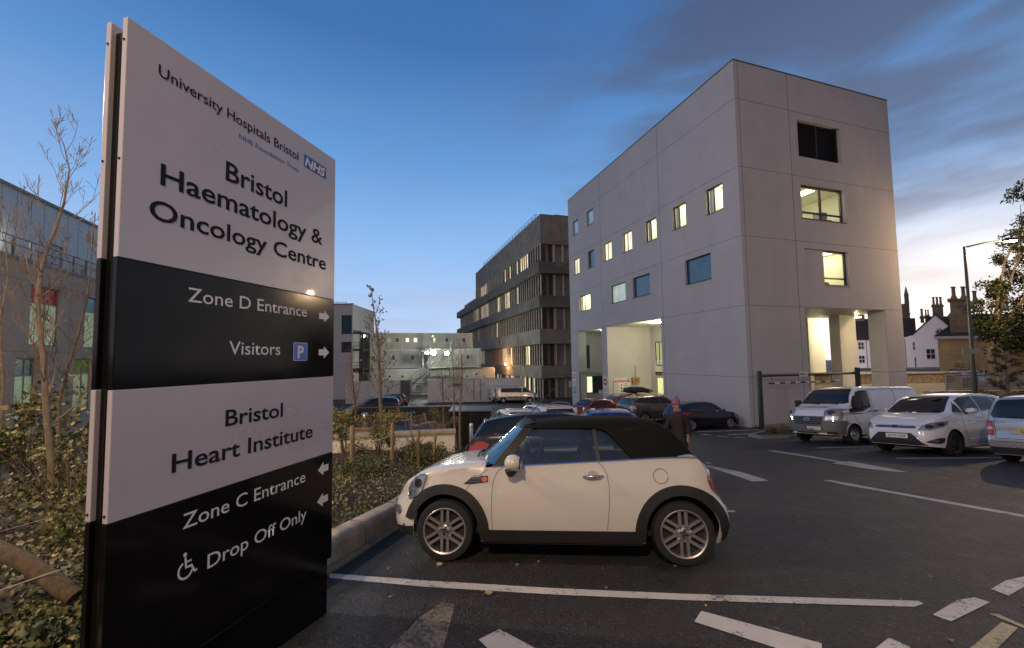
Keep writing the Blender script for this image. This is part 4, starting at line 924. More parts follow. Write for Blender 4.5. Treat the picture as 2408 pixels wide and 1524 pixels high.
def white_house():
    t = thing('white_house', 'white rendered house with a steep gable and dark tiled roof beyond the stone wall', 'house', (76.5, 80, 0), 0)
    F = lambda u, v, d: Vector((u, d, v))
    b = B(); b.prism([(0, -4), (10.4, -4), (10.4, 5.1), (9.6, 6.2), (6.5, 9.0), (1.85, 5.2), (0, 4.7)], 0, 10, lambda u, v, h: Vector((u, h, v)))
    b.box(-12.5, 0, 1.0, 9, -4, 4.5); b.out('wall', LIME, t)
    b = B()
    b.prism([(6.5, 9.0), (1.7, 5.05), (1.45, 5.25), (6.5, 9.4)], -.15, 10, lambda u, v, h: Vector((u, h, v))); b.prism([(6.5, 9.0), (9.8, 6.0), (10.6, 5.2), (10.9, 5.4), (6.5, 9.4)], -.15, 10, lambda u, v, h: Vector((u, h, v)))
    b.prism([(.3, 4.45), (4.5, 8.9), (5.2, 8.9), (9.7, 4.5)], -13.0, 2.5, lambda u, v, h: Vector((h, u, v)))
    b.prism([(2, 6), (6, 9.3), (9, 6)], 5, 16, lambda u, v, h: Vector((h, u, v)))
    b.out('roof', ROOF, t)
    for u0, u1, v0, v1 in ((4.1, 5.9, .4, 2.5), (4.5, 6.2, -3.2, -2.1), (1.55, 2.1, 2.2, 3.9), (1.7, 2.15, -1.2, .9)): sash(t, F, u0, u1, v0, v1, 1 if u1-u0 < 1 else 2)
    G = lambda u, v, d: Vector((u, 1.0+d, v))
    for v0, v1 in ((2.5, 4.0), (-.2, 1.4), (-3.0, -1.9)):
        for u in (-9.2, -6.3, -3.2): sash(t, G, u, u+1.25, v0, v1)
    b = B()
    for z in (-1.2,): b.box(-12.5, 10.4, -.06, .98, z-.08, z+.08)
    for x in (-7.5, .15): b.tube([(x, .9 if x < 0 else -.06, 4.4), (x, .9 if x < 0 else -.06, -4)], .07, 6)
    b.box(-12.6, 0, .8, 1.0, 4.35, 4.55)
    b.out('string_course', mat('grey_trim', (.13, .12, .12), .7), t)
    # bull's-eye window
    b = B(); c_ = (7.1, 5.4)
    b.lathe([(.85, -.05), (1.15, -.05), (1.15, .05), (.85, .05), (.85, -.05)], (c_[0], 0, c_[1]), 'y', 24, cap=False)
    b.box(c_[0]-.9, c_[0]+.9, -.04, .03, c_[1]-.07, c_[1]+.07); b.box(c_[0]-.07, c_[0]+.07, -.045, .03, c_[1]-.9, c_[1]+.9); o = b.out('round_window', WHT, t)
    b = B(); b.cyl((c_[0], -.02, c_[1]), (c_[0], .03, c_[1]), .86, n=24); b.out('pane', mat('house_pane', (.02, .022, .028), .05, coat=1), o)
    chimney(t, 6.2, 8.4, 4, 5.2, 8.6, 11.6, 3); chimney(t, 3.6, 4.4, 6, 7, 8, 9.4, 1); chimney(t, 4.6, 5.6, 6, 7, 8, 9.6, 2, ph=1.2)
    chimney(t, -10.8, -8.0, 4, 5.2, 6, 10.4, 2)
    shear(t, .98)
    b = B(); b.box(-24, -13, 6, 12, -4, 6.3); b.prism([(6, 6.3), (9, 8), (12, 6.3)], -24, -13, lambda u, v, h: Vector((h, u, v)))
    tag(b.out('dark_house', mat('dark_brick', (.06, .05, .045), .9, var=.4, scale=.5)), 'dark terrace glimpsed between the undercroft columns', 'house').location = (78, 84, 0)
white_house()
def stone_house():
    t = thing('stone_house', 'honey stone house with quoined corners and a tall twin-pot chimney stack', 'house', (46.7, 45, 0), 0)
    F = lambda u, v, d: Vector((u, d, v))
    b = B(); b.box(0, 9.4, 0, 8, -1.5, 3.3); b.box(9.4, 16, -1.2, 8, -1.5, 3.3); b.out('wall', BATH, t)
    b = B(); rnd = random.Random(3)
    for x, s_ in ((0, 1), (4.3, 1), (5.7, -1), (9.38, -1)):
        for i in range(10):
            L = .62 if i % 2 else .36
            b.box(min(x, x+s_*L), max(x, x+s_*L), -.06, .02, -1.4+i*.46, -1.4+i*.46+.43)
    b.out('quoin', BATH, t)
    b = B(); b.box(-.35, 16.3, -.45, .1, 3.25, 3.42); b.box(-.3, 16.3, -.38, .1, 3.1, 3.25); b.tube([(7.0, -.2, 3.2), (7.0, -.1, 2.6), (7.0, -.1, -1.4)], .07, 8); b.out('gutter', WHT, t)
    b = B(); pts = [Vector(p_) for p_ in ((-.4, -.4, 3.42), (16.4, -.4, 3.42), (16.4, 8.4, 3.42), (-.4, 8.4, 3.42), (3.4, 4, 6.2), (16.4, 4, 6.2))]
    for q in ((0, 1, 5, 4), (2, 3, 4, 5), (0, 4, 3), (1, 2, 5)): b.poly([pts[i] for i in q])
    b.out('roof', ROOF, t)
    b = B(); b.box(2.6, 4.9, .3, 1.9, 3.5, 5.8); b.box(2.75, 4.75, .4, 1.8, 5.8, 7.4); b.box(2.5, 5.0, .2, 2.0, 7.4, 7.62)
    for i in range(5): b.box(2.55, 2.9 if i % 2 else 3.1, .25, .5, 3.6+i*.44, 4.0+i*.44); b.box(4.6 if i % 2 else 4.4, 4.95, .25, .5, 3.6+i*.44, 4.0+i*.44)
    o = b.out('chimney', BATHD, t)
    for x in (3.25, 4.35, 5.6):
        b = B(); b.lathe([(.46, 7.6), (.42, 7.75), (.24, 8.1), (.22, 8.9), (.30, 8.92), (.30, 9.06), (.2, 9.06)], (x, 1.1, -.5 if x > 5 else 0), 'z', 8); b.out('chimney_pot', BATHD, o)
    b = B(); b.box(1.0, 3.2, -.02, .05, -1.4, -.2); b.box(5.4, 6.4, -.02, .05, -1.5, .1); b.out('doorway', mat('timber_dark', (.05, .035, .025), .8), t)
    shear(t, 1.1)
    for o in t.children:
        if o.name.startswith('chimney'): o.location.x -= 1.1
    t2 = thing('cupola', 'small lead domed cupola rising behind the honey stone house', 'cupola', tuple(P(2249, 760, 80).xy)+(1.2,)); b = B(); b.box(-.85, .85, -.8, .8, 3, 7.4); b.out('base', mat('slate_dark', (.06, .06, .07), .8), t2)
    b = B(); b.lathe([(1.35, 7.4), (1.25, 7.6), (.9, 8.1), (.7, 8.5), (.3, 8.9), (.12, 9.2), (.06, 10.0)], (0, 0, 0), 'z', 12); b.out('dome', mat('lead_blue', (.10, .13, .20), .5), t2, smooth=50)
stone_house()
q = P(*z8(1275, 330), 120); t = thing('church_tower', 'distant church tower pinnacle rising beside the pale block', 'tower', (q.x, q.y, 0))
b = B(); b.box(-1.8, 1.6, 0, 3, -2, 16.2); b.box(-1.9, 1.7, -.1, 3.1, 13, 13.4); b.out('shaft', BATHD, t)
b = B()
for x in (-1.5, 1.3): b.lathe([(.55, 16), (.5, 18.5), (.6, 18.6), (.05, 21.5)], (x, .4, 0), 'z', 6)
b.out('pinnacle', BATHD, t)
# street lamp on the right, lit
def street_lamp(label, base, top, arm_to, lean=0):
    t = thing('street_lamp', label, 'street lamp', base, 0, 'street lamps')
    b = B(); h = top[2]-base[2]; tx, ty = top[0]-base[0], top[1]-base[1]
    b.tube([(0, 0, -1.5), (tx*.15, ty*.15, h*.15)], .13, 10); b.tube([(tx*.15, ty*.15, h*.15), (tx, ty, h)], [.095, .075], 10); b.out('pole', DSTEEL, t, smooth=50)
    a = Vector(arm_to)-Vector(base); p0 = Vector((tx, ty, h-.06))
    b = B(); b.tube([p0, p0.lerp(a, .5)+Vector((0, 0, .06)), a], [.06, .045, .04], 8); b.out('arm', DSTEEL, t, smooth=50)
    dd = (a-p0); dd.z = 0; dd.normalize()
    b = B(); b.ball((0, 0, 0), .2, 8, (2.0, .8, .62)); o = b.out('lantern', DSTEEL, t, smooth=50); o.location = a+dd*.3; o.rotation_euler = (0, 0, math.atan2(dd.y, dd.x))
    b = B(); b.ball((.12, 0, -.07), .15, 8, (1.5, .7, .5)); b.out('lamp_glass', mat('street_lamp_glass', (1, .75, .45), .4, emis=30, ecol=(1, .72, .42)), o, smooth=50)
    return t, a+dd*.35
t, hd = street_lamp('tall dark street lamp with a lit arm, behind the railing at right', (29.1, 26, -1.0), (29.17, 26, 8.42), (31.0, 25.4, 8.62))
lamp('street_lamp_light', hd+Vector((0, 0, -.35)), 2200, (1, .66, .36), t, .15)
b = B(); b.prism([(-.75, 2.55), (.38, 2.55), (.52, 2.70), (.38, 2.86), (-.75, 2.86)], -.16, -.13, lambda u, v, h: Vector((u, h, v))); b.out('direction_sign', mat('sign_back', (.20, .22, .19), .5), t)
# the lamp that lights the foreground stands behind the photographer
t2, hd = street_lamp('street lamp', (-4.2, -6.0, .4), (-4.2, -6.0, 8.6), (-2.6, -5.0, 8.8)); t2['label'] = 'tall dark street lamp behind the viewpoint lighting the kerb'
lamp('street_lamp_light', hd+Vector((0, 0, -.4)), 2600, (1, .72, .44), t2, .12)
t2, hd = street_lamp('street lamp', (-12.5, 5.0, -.6), (-12.5, 5.0, 7.4), (-11.2, 5.3, 7.6)); t2['label'] = 'tall dark street lamp left of the view lighting the planting bed'
lamp('street_lamp_light', hd+Vector((0, 0, -.4)), 2700, (1, .78, .54), t2, .12)
t3, hd = street_lamp('street lamp', (58.3, 64.0, -3.0), (58.3, 64.0, 3.2), (59.3, 64.6, 3.4)); t3['label'] = 'added short lamp hidden behind the corner pier to brighten the white house'  # added lamp, kept out of sight by the pier, brightens the white house
lamp('street_lamp_light', hd+Vector((0, 0, -.4)), 4200, (1, .86, .82), t3, .2)
# height barrier in front of the block
def barrier():
    p0 = P(*z8(185, 1155), 21.6); p1 = P(*z8(915, 770), 23.2)
    t = thing('height_barrier', 'black height barrier with a hanging striped bar in front of the pale block', 'barrier', (p0.x, p0.y, gz(p0.y)), 0)
    v = Vector((p1.x-p0.x, p1.y-p0.y, 0)); hz = P(*z8(165, 768), 21.6).z-gz(p0.y)
    b = B(); b.box(-.09, .09, -.09, .09, -.1, hz+.25); b.out('post', DSTEEL, t, bevel=.01); M = Matrix.Translation(v); b = B(); b.box(-.09, .09, -.09, .09, -.6, hz+.3, M); b.out('post', DSTEEL, t, bevel=.01)
    b = B(); b.tube([(0, 0, hz), v+Vector((0, 0, hz))], .075, 4); b.out('beam', DSTEEL, t)
    u = v.normalized(); A_, Z_ = v*.09+Vector((0, 0, hz-.42)), v*.80+Vector((0, 0, hz-.42)); n = 14; b = B(); b2 = B()
    for i in range(n): (b if i % 2 else b2).tube([A_.lerp(Z_, i/n), A_.lerp(Z_, (i+1)/n)], .042, 8)
    o = b.out('height_bar', mat('bar_white', (.7, .68, .66), .4), t); b2.out('dark_stripe', DSTEEL, o)
    b = B()
    for k in (.12, .38, .72): q = v*k; b.tube([q+Vector((0, 0, hz)), q+Vector((0, 0, hz-.42))], .012, 5)
    b.out('chain', DSTEEL, t)
    b = B(); q = v*.42+Vector((0, 0, hz+.03)); ang = math.atan2(u.y, u.x); Mx = Matrix.Translation(q) @ Matrix.Rotation(ang, 4, 'Z'); b.box(-.28, .28, -.1, -.09, -.12, .12, Mx); o = b.out('limit_plate', mat('plain_white', (.7, .69, .66), .5), t)
    lettering('MAX', .12, INK, o, Mx @ Matrix(((1, 0, 0, -.23), (0, 0, -1, -.102), (0, 1, 0, -.06), (0, 0, 0, 1))), width=.46, bold=.02)
barrier()
# ================================================================== vehicles
RUB = mat('tyre_rubber', (.014, .013, .013), .8, var=.3, scale=20)
ALLOY = mat('alloy', (.52, .48, .48), .32, metal=.85); ALLOYD = mat('dark_alloy', (.14, .135, .14), .4, metal=.8)
WELL = mat('wheel_well', (.006, .006, .006), .9); PLAST = mat('black_plastic', (.016, .0155, .0155), .6, var=.2, scale=8)
GLASS = mat('car_glass', (.010, .012, .015), .04, coat=.3, spec=.5); CHROME = mat('chrome', (.75, .75, .76), .12, metal=1)
LENS = mat('lamp_lens', (.27, .28, .29), .10, metal=.6, coat=1); LENSD = mat('lamp_inner', (.05, .05, .055), .2, metal=.7); RED = mat('tail_red', (.30, .006, .009), .12, coat=1); REDL = mat('tail_lit_red', (.22, .004, .007), .15, coat=1, emis=.03, ecol=(1, .03, .05)); AMB = mat('amber_lens', (.62, .14, .02), .15, coat=1)
SEAM = mat('panel_gap_dark', (.012, .011, .010), .8)
PLW = mat('plate_white', (.68, .68, .64), .4); PLY = mat('plate_yellow', (.52, .40, .10), .4); PLINK = mat('plate_ink', (.01, .01, .01), .5); BLUEOV = mat('badge_blue', (.01, .03, .16), .2, coat=1)
def paint(name, col, metal=0, rough=.28, coat=.7): return mat(name, col, rough, metal=metal, coat=coat, var=.03, scale=3)
def lerp(a, b, t): return a+(b-a)*t
class Car:
    """lofted car body. s = metres back from the front bumper; local +x is forward, +y left, z up, origin between the axles on the ground"""
    def __init__(c, name, label, L, Wd, H, xf, xr, r, top, belt, paintm, plan=(.62, .55, .70, .70), sill=.22, wr=.70, tum=None, nose=None, tail=None, bulge=.985, group=None, arch=1.10, ns=90, cabin=None, cat='car', roofdrop=.06):
        c.L, c.W, c.H, c.xf, c.xr, c.r = L, Wd, H, xf, xr, r; c.mid = (xf+xr)/2
        c.t = thing(name, label, cat, (0, 0, 0), 0, group)
        c.top = pchip([(s*L, z*H) for s, z in top]); c.belt = pchip([(s*L, z*H) for s, z in belt])
        c.R = r*arch+.01; c.sill = sill; c.paint = paintm
        af, ar, wf, wb = plan
        def plan_w(s):
            k = 1
            if s < af: q = (af-s)/af; k = wf+(1-wf)*math.sqrt(max(0, 1-q*q))
            if s > L-ar: q = (s-(L-ar))/ar; k = min(k, wb+(1-wb)*math.sqrt(max(0, 1-q*q)))
            return Wd/2*k
        nz = pchip(nose or [(0, .10), (.35, .02), (.55, .0), (.75, .06), (1.2, .25)]); tz = pchip(tail or [(0, .12), (.35, .0), (.6, .02), (1.0, .08), (1.6, .1)])
        wrf = pchip([(0, wr)] if False else [(0, .86), (.22*L, .84), (.36*L, wr+.03), (.5*L, wr), (.8*L, wr*.99), (L, wr*.97)])
        c.plan_w = plan_w
        ss = sorted(set([0, .01, .03, .06, .1, .15, .2]+[L*i/ns for i in range(ns+1)]+[L-.01, L-.03, L-.06, L-.1, L-.15]+[x+c.R*math.cos(math.pi*k/16) for x in (xf, xr) for k in range(17)]))
        def zbot(s):
            z = sill
            if s < .5: z = sill+.05*(1-s/.5)
            for x in (xf, xr):
                if abs(s-x) <= c.R+1e-6: z = max(z, r+math.sqrt(max(0, c.R**2-(s-x)**2))-.0)
            return z
        rows = []
        for s in ss:
            w_ = plan_w(s); zb, zs, zt = zbot(s), c.belt(s), c.top(s); opn = cabin is not None and cabin[0] < s < cabin[1]+.06 and zt < zs+.02; zs = zs if opn else min(zs, zt-.015); zb = min(zb, zs-.05); wt = w_*(.84 if opn else wrf(s))
            half = []
            for k in range(9):
                q = k/8; z = lerp(zb, zs, q); hrel = (z-sill)/max(.01, zs-sill)
                y = w_*(.945+.055*math.sin(math.pi*min(1, max(0, hrel))**.8)) if hrel < 1 else w_*.95
                half.append((y, z))
            ys, zsx = half[-1]; ztop_edge = zt-roofdrop*min(1, max(.15, (zt-zs)/.25)); ztop_edge = zt if opn else max(ztop_edge, zs+.002)
            for k in range(1, 6):
                q = k/5; half.append((lerp(ys, max(wt, .1), q**1.0)+(0 if opn else .018)*math.sin(math.pi*q), lerp(zsx, ztop_edge, q)))
            ye, ze = half[-1]
            for k in range(1, 7):
                a = math.pi/2*k/6; half.append((ye*math.cos(a)**.8 if k < 6 else 0, ze+(zt-ze)*math.sin(a)**.9))
            pts = []
            for y, z in half:
                ff = max(0, 1-s/.7)**2*nz(z); fr = max(0, 1-(L-s)/.7)**2*tz(z)
                pts.append((s+ff-fr, y, z))
            rows.append(pts)
        b = B(); full = []
        for pts in rows:
            full.append([Vector((c.mid-s, y, z)) for s, y, z in pts]+[Vector((c.mid-s, -y, z)) for s, y, z in pts[-2::-1]])
        vs = b.grid(full)
        for ring in (vs[0], vs[-1]):
            n = len(ring)
            for i in range((n-1)//2):
                a = [ring[i], ring[i+1], ring[n-2-i], ring[n-1-i]]
                a = list(dict.fromkeys(a))
                if len(a) >= 3:
                    try: b.bm.faces.new(a)
                    except ValueError: pass
        bmesh.ops.remove_doubles(b.bm, verts=b.bm.verts, dist=.0005)
        bmesh.ops.recalc_face_normals(b.bm, faces=b.bm.faces)
        mats = [paintm]
        if cabin:
            mats.append(cabin[2])
            for f in b.bm.faces:
                m_ = f.calc_center_median(); s = c.mid-m_.x
                if cabin[0] < s < cabin[1] and abs(m_.y) < Wd*.455 and m_.z > .55: f.material_index = 1
        c.bvh = BVHTree.FromBMesh(b.bm)
        c.body = b.out('body', mats, c.t, smooth=38)
        b = B(); hw = Wd/2-.24
        b.box(c.mid-L+.35, c.mid-.35, -hw, hw, sill-.02, min(.75, c.belt(L/2)-.25))
        b.box(c.mid-xr+c.R+.03, c.mid-xf-c.R-.03, -Wd/2+.05, Wd/2-.05, sill-.02, sill+.25)
        for x in (xf, xr): b.box(c.mid-x-c.R, c.mid-x+c.R, -hw, hw, r, r+c.R-.03)
        b.out('underbody', WELL, c.t)
    # ---- project a 2-D outline on the body as a thin conforming panel
    def decal(c, poly, view, mt, name, off=.006, res=.06, parent=None, skirt=.006, flip=False):
        """view: 'side' poly (s,z) from +y; 'sideR' same from -y; 'front'/'rear' poly (y,z); 'top' poly (s,y)"""
        pts = [Vector(p) for p in poly]; dense = []
        for a, e in zip(pts, pts[1:]+pts[:1]):
            k = max(1, int((e-a).length/res)); dense += [a.lerp(e, i/k) for i in range(k)]
        n = len(dense); xs = [p.x for p in dense]; ys = [p.y for p in dense]
        area = sum(a.x*e.y-e.x*a.y for a, e in zip(dense, dense[1:]+dense[:1]))
        if area < 0: dense.reverse()
        inner = []
        x = min(xs)+res*.6
        while x < max(xs):
            y = min(ys)+res*.6
            while y < max(ys): inner.append(Vector((x, y))); y += res
            x += res
        vs, es, fs = geometry.delaunay_2d_cdt(dense+inner, [], [list(range(n))], 1, 1e-5)[:3]
        def org(u, v):
            if view == 'side': return Vector((c.mid-u, 5, v)), Vector((0, -1, 0))
            if view == 'sideR': return Vector((c.mid-u, -5, v)), Vector((0, 1, 0))
            if view == 'front': return Vector((8, u, v)), Vector((-1, 0, 0))
            if view == 'rear': return Vector((-8, u, v)), Vector((1, 0, 0))
            return Vector((c.mid-u, v, 8)), Vector((0, 0, -1))
        bm = bmesh.new(); vv = []
        for p in vs:
            o, d_ = org(p.x, p.y); h = c.bvh.ray_cast(o, d_)
            if h[0] is None:
                h = c.bvh.find_nearest(o+d_*(5-c.W/2 if 'side' in view else 8-c.L/2))
            nrm = h[1]
            if nrm.dot(d_) > 0: nrm = -nrm
            vv.append(bm.verts.new(h[0]+nrm*off))
        for f in fs:
            try: bm.faces.new([vv[i] for i in f])
            except ValueError: pass
        bmesh.ops.recalc_face_normals(bm, faces=bm.faces)
        # make sure the panel faces outwards, then give it a rim back to the body
        tot = sum((f.normal*f.calc_area() for f in bm.faces), Vector()); d_ = org(0, 0)[1]
        if tot.dot(d_) > 0: bmesh.ops.reverse_faces(bm, faces=bm.faces)
        if skirt:
            bd = [e for e in bm.edges if len(e.link_faces) == 1]
            ex = bmesh.ops.extrude_edge_only(bm, edges=bd)['geom']
            for v in ex:
                if isinstance(v, bmesh.types.BMVert): v.co += d_*(skirt+off)
        b = B(); b.bm.free(); b.bm = bm
        return b.out(name, mt, parent or c.t, smooth=40, fix=False)
    def both(c, poly, mt, name, **k): return c.decal(poly, 'side', mt, name, **k), c.decal(poly, 'sideR', mt, name, **k)
    def facepair(c, poly, view, mt, name, **k):
        return c.decal(poly, view, mt, name, **k), c.decal([(-y, z) for y, z in poly], view, mt, name, **k)
    def line(c, pts, name='panel_gap', rad=.004, mt=None, sides=('side', 'sideR'), view=None, parent=None, off=0):
        for sd in sides:
            b = B(); pp = []
            dense = []
            for a, e in zip(pts, pts[1:]):
                a, e = Vector(a), Vector(e); k = max(1, int((e-a).length/.05)); dense += [a.lerp(e, i/k) for i in range(k)]
            dense.append(Vector(pts[-1]))
            for p in dense:
                if sd == 'side': o, d_ = Vector((c.mid-p.x, 5, p.y)), Vector((0, -1, 0))
                elif sd == 'sideR': o, d_ = Vector((c.mid-p.x, -5, p.y)), Vector((0, 1, 0))
                elif sd == 'front': o, d_ = Vector((8, p.x, p.y)), Vector((-1, 0, 0))
                elif sd == 'rear': o, d_ = Vector((-8, p.x, p.y)), Vector((1, 0, 0))
                else: o, d_ = Vector((c.mid-p.x, p.y, 8)), Vector((0, 0, -1))
                h = c.bvh.ray_cast(o, d_)
                if h[0] is not None: pp.append(h[0]-d_*off)
            if len(pp) > 1: b.tube(pp, rad, 6); b.out(name, mt or SEAM, parent or c.t, smooth=60)
    def surf(c, s, z, side=1):
        h = c.bvh.ray_cast(Vector((c.mid-s, 5*side, z)), Vector((0, -side, 0)))
        return h[0]
    def wheels(c, style='five', rimf=.68, width=.2, inset=.03, rim=None, n=5):
        rim = rim or ALLOY; r = c.r; proto = None
        for x in (c.xf, c.xr):
            for sd in (1, -1):
                b = B(); w2 = width/2
                prof = [(r*rimf*.96, -w2*.96), (r*.80, -w2), (r*.95, -w2*.92), (r*.995, -w2*.66), (r, 0), (r*.995, w2*.66), (r*.95, w2*.92), (r*.80, w2), (r*rimf*.96, w2*.96), (r*rimf*.96, w2*.3), (.02, w2*.3), (.02, -w2*.96)]
                b.lathe(prof, (0, 0, 0), 'y', 40, cap=False)
                o = b.out('wheel', RUB, c.t, smooth=40)
                o.location = (c.mid-x, sd*(c.W/2-inset-w2), r); o.rotation_euler = (0, 0, 0 if sd > 0 else math.pi)
                b = B(); R1 = r*rimf; f = w2
                b.lathe([(R1*.99, f*.55), (R1*1.0, f*.98), (R1*.97, f*1.04), (R1*.92, f*.98), (R1*.89, f*.6), (R1*.89, f*.32)], (0, 0, 0), 'y', 40, cap=False)
                hubr = R1*.26
                b.lathe([(.001, f*.80), (hubr*.8, f*.82), (hubr, f*.72), (hubr*1.05, f*.35)], (0, 0, 0), 'y', 24, cap=False)
                if style == 'steel':
                    b.lathe([(R1*.9, f*.5), (R1*.72, f*.88), (R1*.5, f*.7), (R1*.2, f*.9), (.001, f*.92)], (0, 0, 0), 'y', 30, cap=False)
                elif style == 'twin6':
                    for k in range(6):
                        a = 2*math.pi*k/6+math.pi/2; M = Matrix.Rotation(-a, 4, 'Y')
                        for q in (-1, 1):
                            vs = b.box(hubr*.75, R1*.93, f*.45, f*.86, q*.031-.0145, q*.031+.0145, M)
                        b.box(hubr*.7, hubr*1.35, f*.3, f*.74, -.045, .045, M)
                else:
                    for k in range(n):
                        a = 2*math.pi*k/n+math.pi/2; M = Matrix.Rotation(-a, 4, 'Y'); wd = .042*5/n if n > 7 else .034
                        for q in ((0,) if n > 7 else (-1, 1)):
                            b.box(hubr*.6, R1*.93, f*.42, f*.80, q*.03-wd*.5, q*.03+wd*.5, M)
                ro = b.out('rim', rim, o, smooth=45)
                b = B(); b.lathe([(R1*.88, f*.28), (R1*.88, f*.05), (.02, f*.05)], (0, 0, 0), 'y', 24, cap=False); b.lathe([(R1*.62, f*.2), (R1*.62, f*.26), (.02, f*.26)], (0, 0, 0), 'y', 24, cap=False)
                b.out('brake_disc', mat('brake_dark', (.03, .03, .032), .5, metal=.5), o)
                b = B()
                for k in range(5 if style != 'twin6' else 4):
                    a = 2*math.pi*k/(5 if style != 'twin6' else 4)+.3; b.cyl((hubr*.58*math.cos(a), f*.70, hubr*.58*math.sin(a)), (hubr*.58*math.cos(a), f*.835, hubr*.58*math.sin(a)), .011, n=8)
                b.cyl((0, f*.75, 0), (0, f*.865, 0), hubr*.38, n=16); b.out('hub_cap', PLINK, o)
                c.last_wheel = (o, f)
    def plate(c, txt, view, z, mt, y=0, w_=.52, h=.11, euro=False):
        sg = 1 if view == 'front' else -1
        hit = c.bvh.ray_cast(Vector((8*sg, y, z)), Vector((-sg, 0, 0)))[0]
        x = hit.x+sg*.012
        M = Matrix.Translation((x, y, z)) @ Matrix(((0, 0, sg), (sg, 0, 0), (0, 1, 0))).to_4x4()
        b = B(); b.box(-w_/2, w_/2, -h/2, h/2, -.03, .004, M); o = b.out('number_plate', mt, c.t)
        dx = 0
        if euro:
            b = B(); b.box(-w_/2, -w_/2+.045, -h/2, h/2, .004, .0055, M); b.out('plate_band', BLUEOV, o); dx = .02
        lettering(txt, h*.62, PLINK, o, M @ Matrix.Translation((dx, -h*.31, .005)), width=w_*.84-dx*2, bold=.008, align='CENTER')
    def mirror(c, s, z, mt, sz=(.10, .09, .065), out_=.17, stalk=True):
        for sd in (1, -1):
            p = c.surf(s, z-.02, sd)
            if p is None: continue
            b = B(); b.ball((0, 0, 0), 1, 8, sz); o = b.out('mirror', mt, c.t, smooth=60); o.location = (c.mid-s+.02, p.y+sd*out_*.75, z+.06)
            q = o.location
            b = B(); b.tube([Vector((0, -sd*out_*.85, -.07)), Vector((0, -sd*.03, -.03))], [.035, .028], 8); b.out('mirror_stalk', PLAST, o, smooth=60)
            b = B(); b.box(-sz[0]*.93-.004, -sz[0]*.80, -sz[1]*.75, sz[1]*.75, -sz[2]*.7, sz[2]*.7); b.out('mirror_glass', CHROME, o, bevel=.02)
    def handle(c, pts, mt):
        for s, z in pts:
            for sd in (1, -1):
                p = c.surf(s, z, sd)
                b = B(); b.tube([(c.mid-s+.09, p.y+sd*.004, z), (c.mid-s+.07, p.y+sd*.03, z), (c.mid-s-.07, p.y+sd*.03, z+.004), (c.mid-s-.09, p.y+sd*.004, z+.004)], [.012, .016, .016, .012], 8); b.out('door_handle', mt, c.t, smooth=60)
    def aerial(c, s, lean=.25, ln=.4, y=0):
        z = c.top(s); b = B(); b.tube([(c.mid-s, y, z), (c.mid-s-lean, y, z+ln)], [.006, .003], 5); b.lathe([(.03, z-.01), (.02, z+.02)], (c.mid-s, y, 0), 'z', 8); b.out('aerial', PLINK, c.t)
    def place(c, x, y, head, dz=0):
        z = gz(y); e = .5; n = Vector((0, -(gz(y+e)-gz(y-e))/(2*e), 1)).normalized()
        f = Vector((math.cos(head), math.sin(head), 0)); f = (f-n*f.dot(n)).normalized(); l = n.cross(f)
        c.t.rotation_euler = Matrix((f, l, n)).transposed().to_euler(); c.t.location = (x, y, z+dz)
def glasshouse(c, sides, ws, rw, pill=PLAST, trim=None):
    """side panes (list of (s,z) outlines), windscreen and rear screen (y,z) half outlines"""
    for p in sides: c.both(p, GLASS, 'side_window', off=.007, res=.09)
    if ws: c.decal(ws+[(-y, z) for y, z in ws[::-1]], 'front', GLASS, 'windscreen', off=.007, res=.10)
    if rw: c.decal(rw+[(-y, z) for y, z in rw[::-1]], 'rear', GLASS, 'rear_window', off=.007, res=.10)
def seatbelt_clutter(): pass

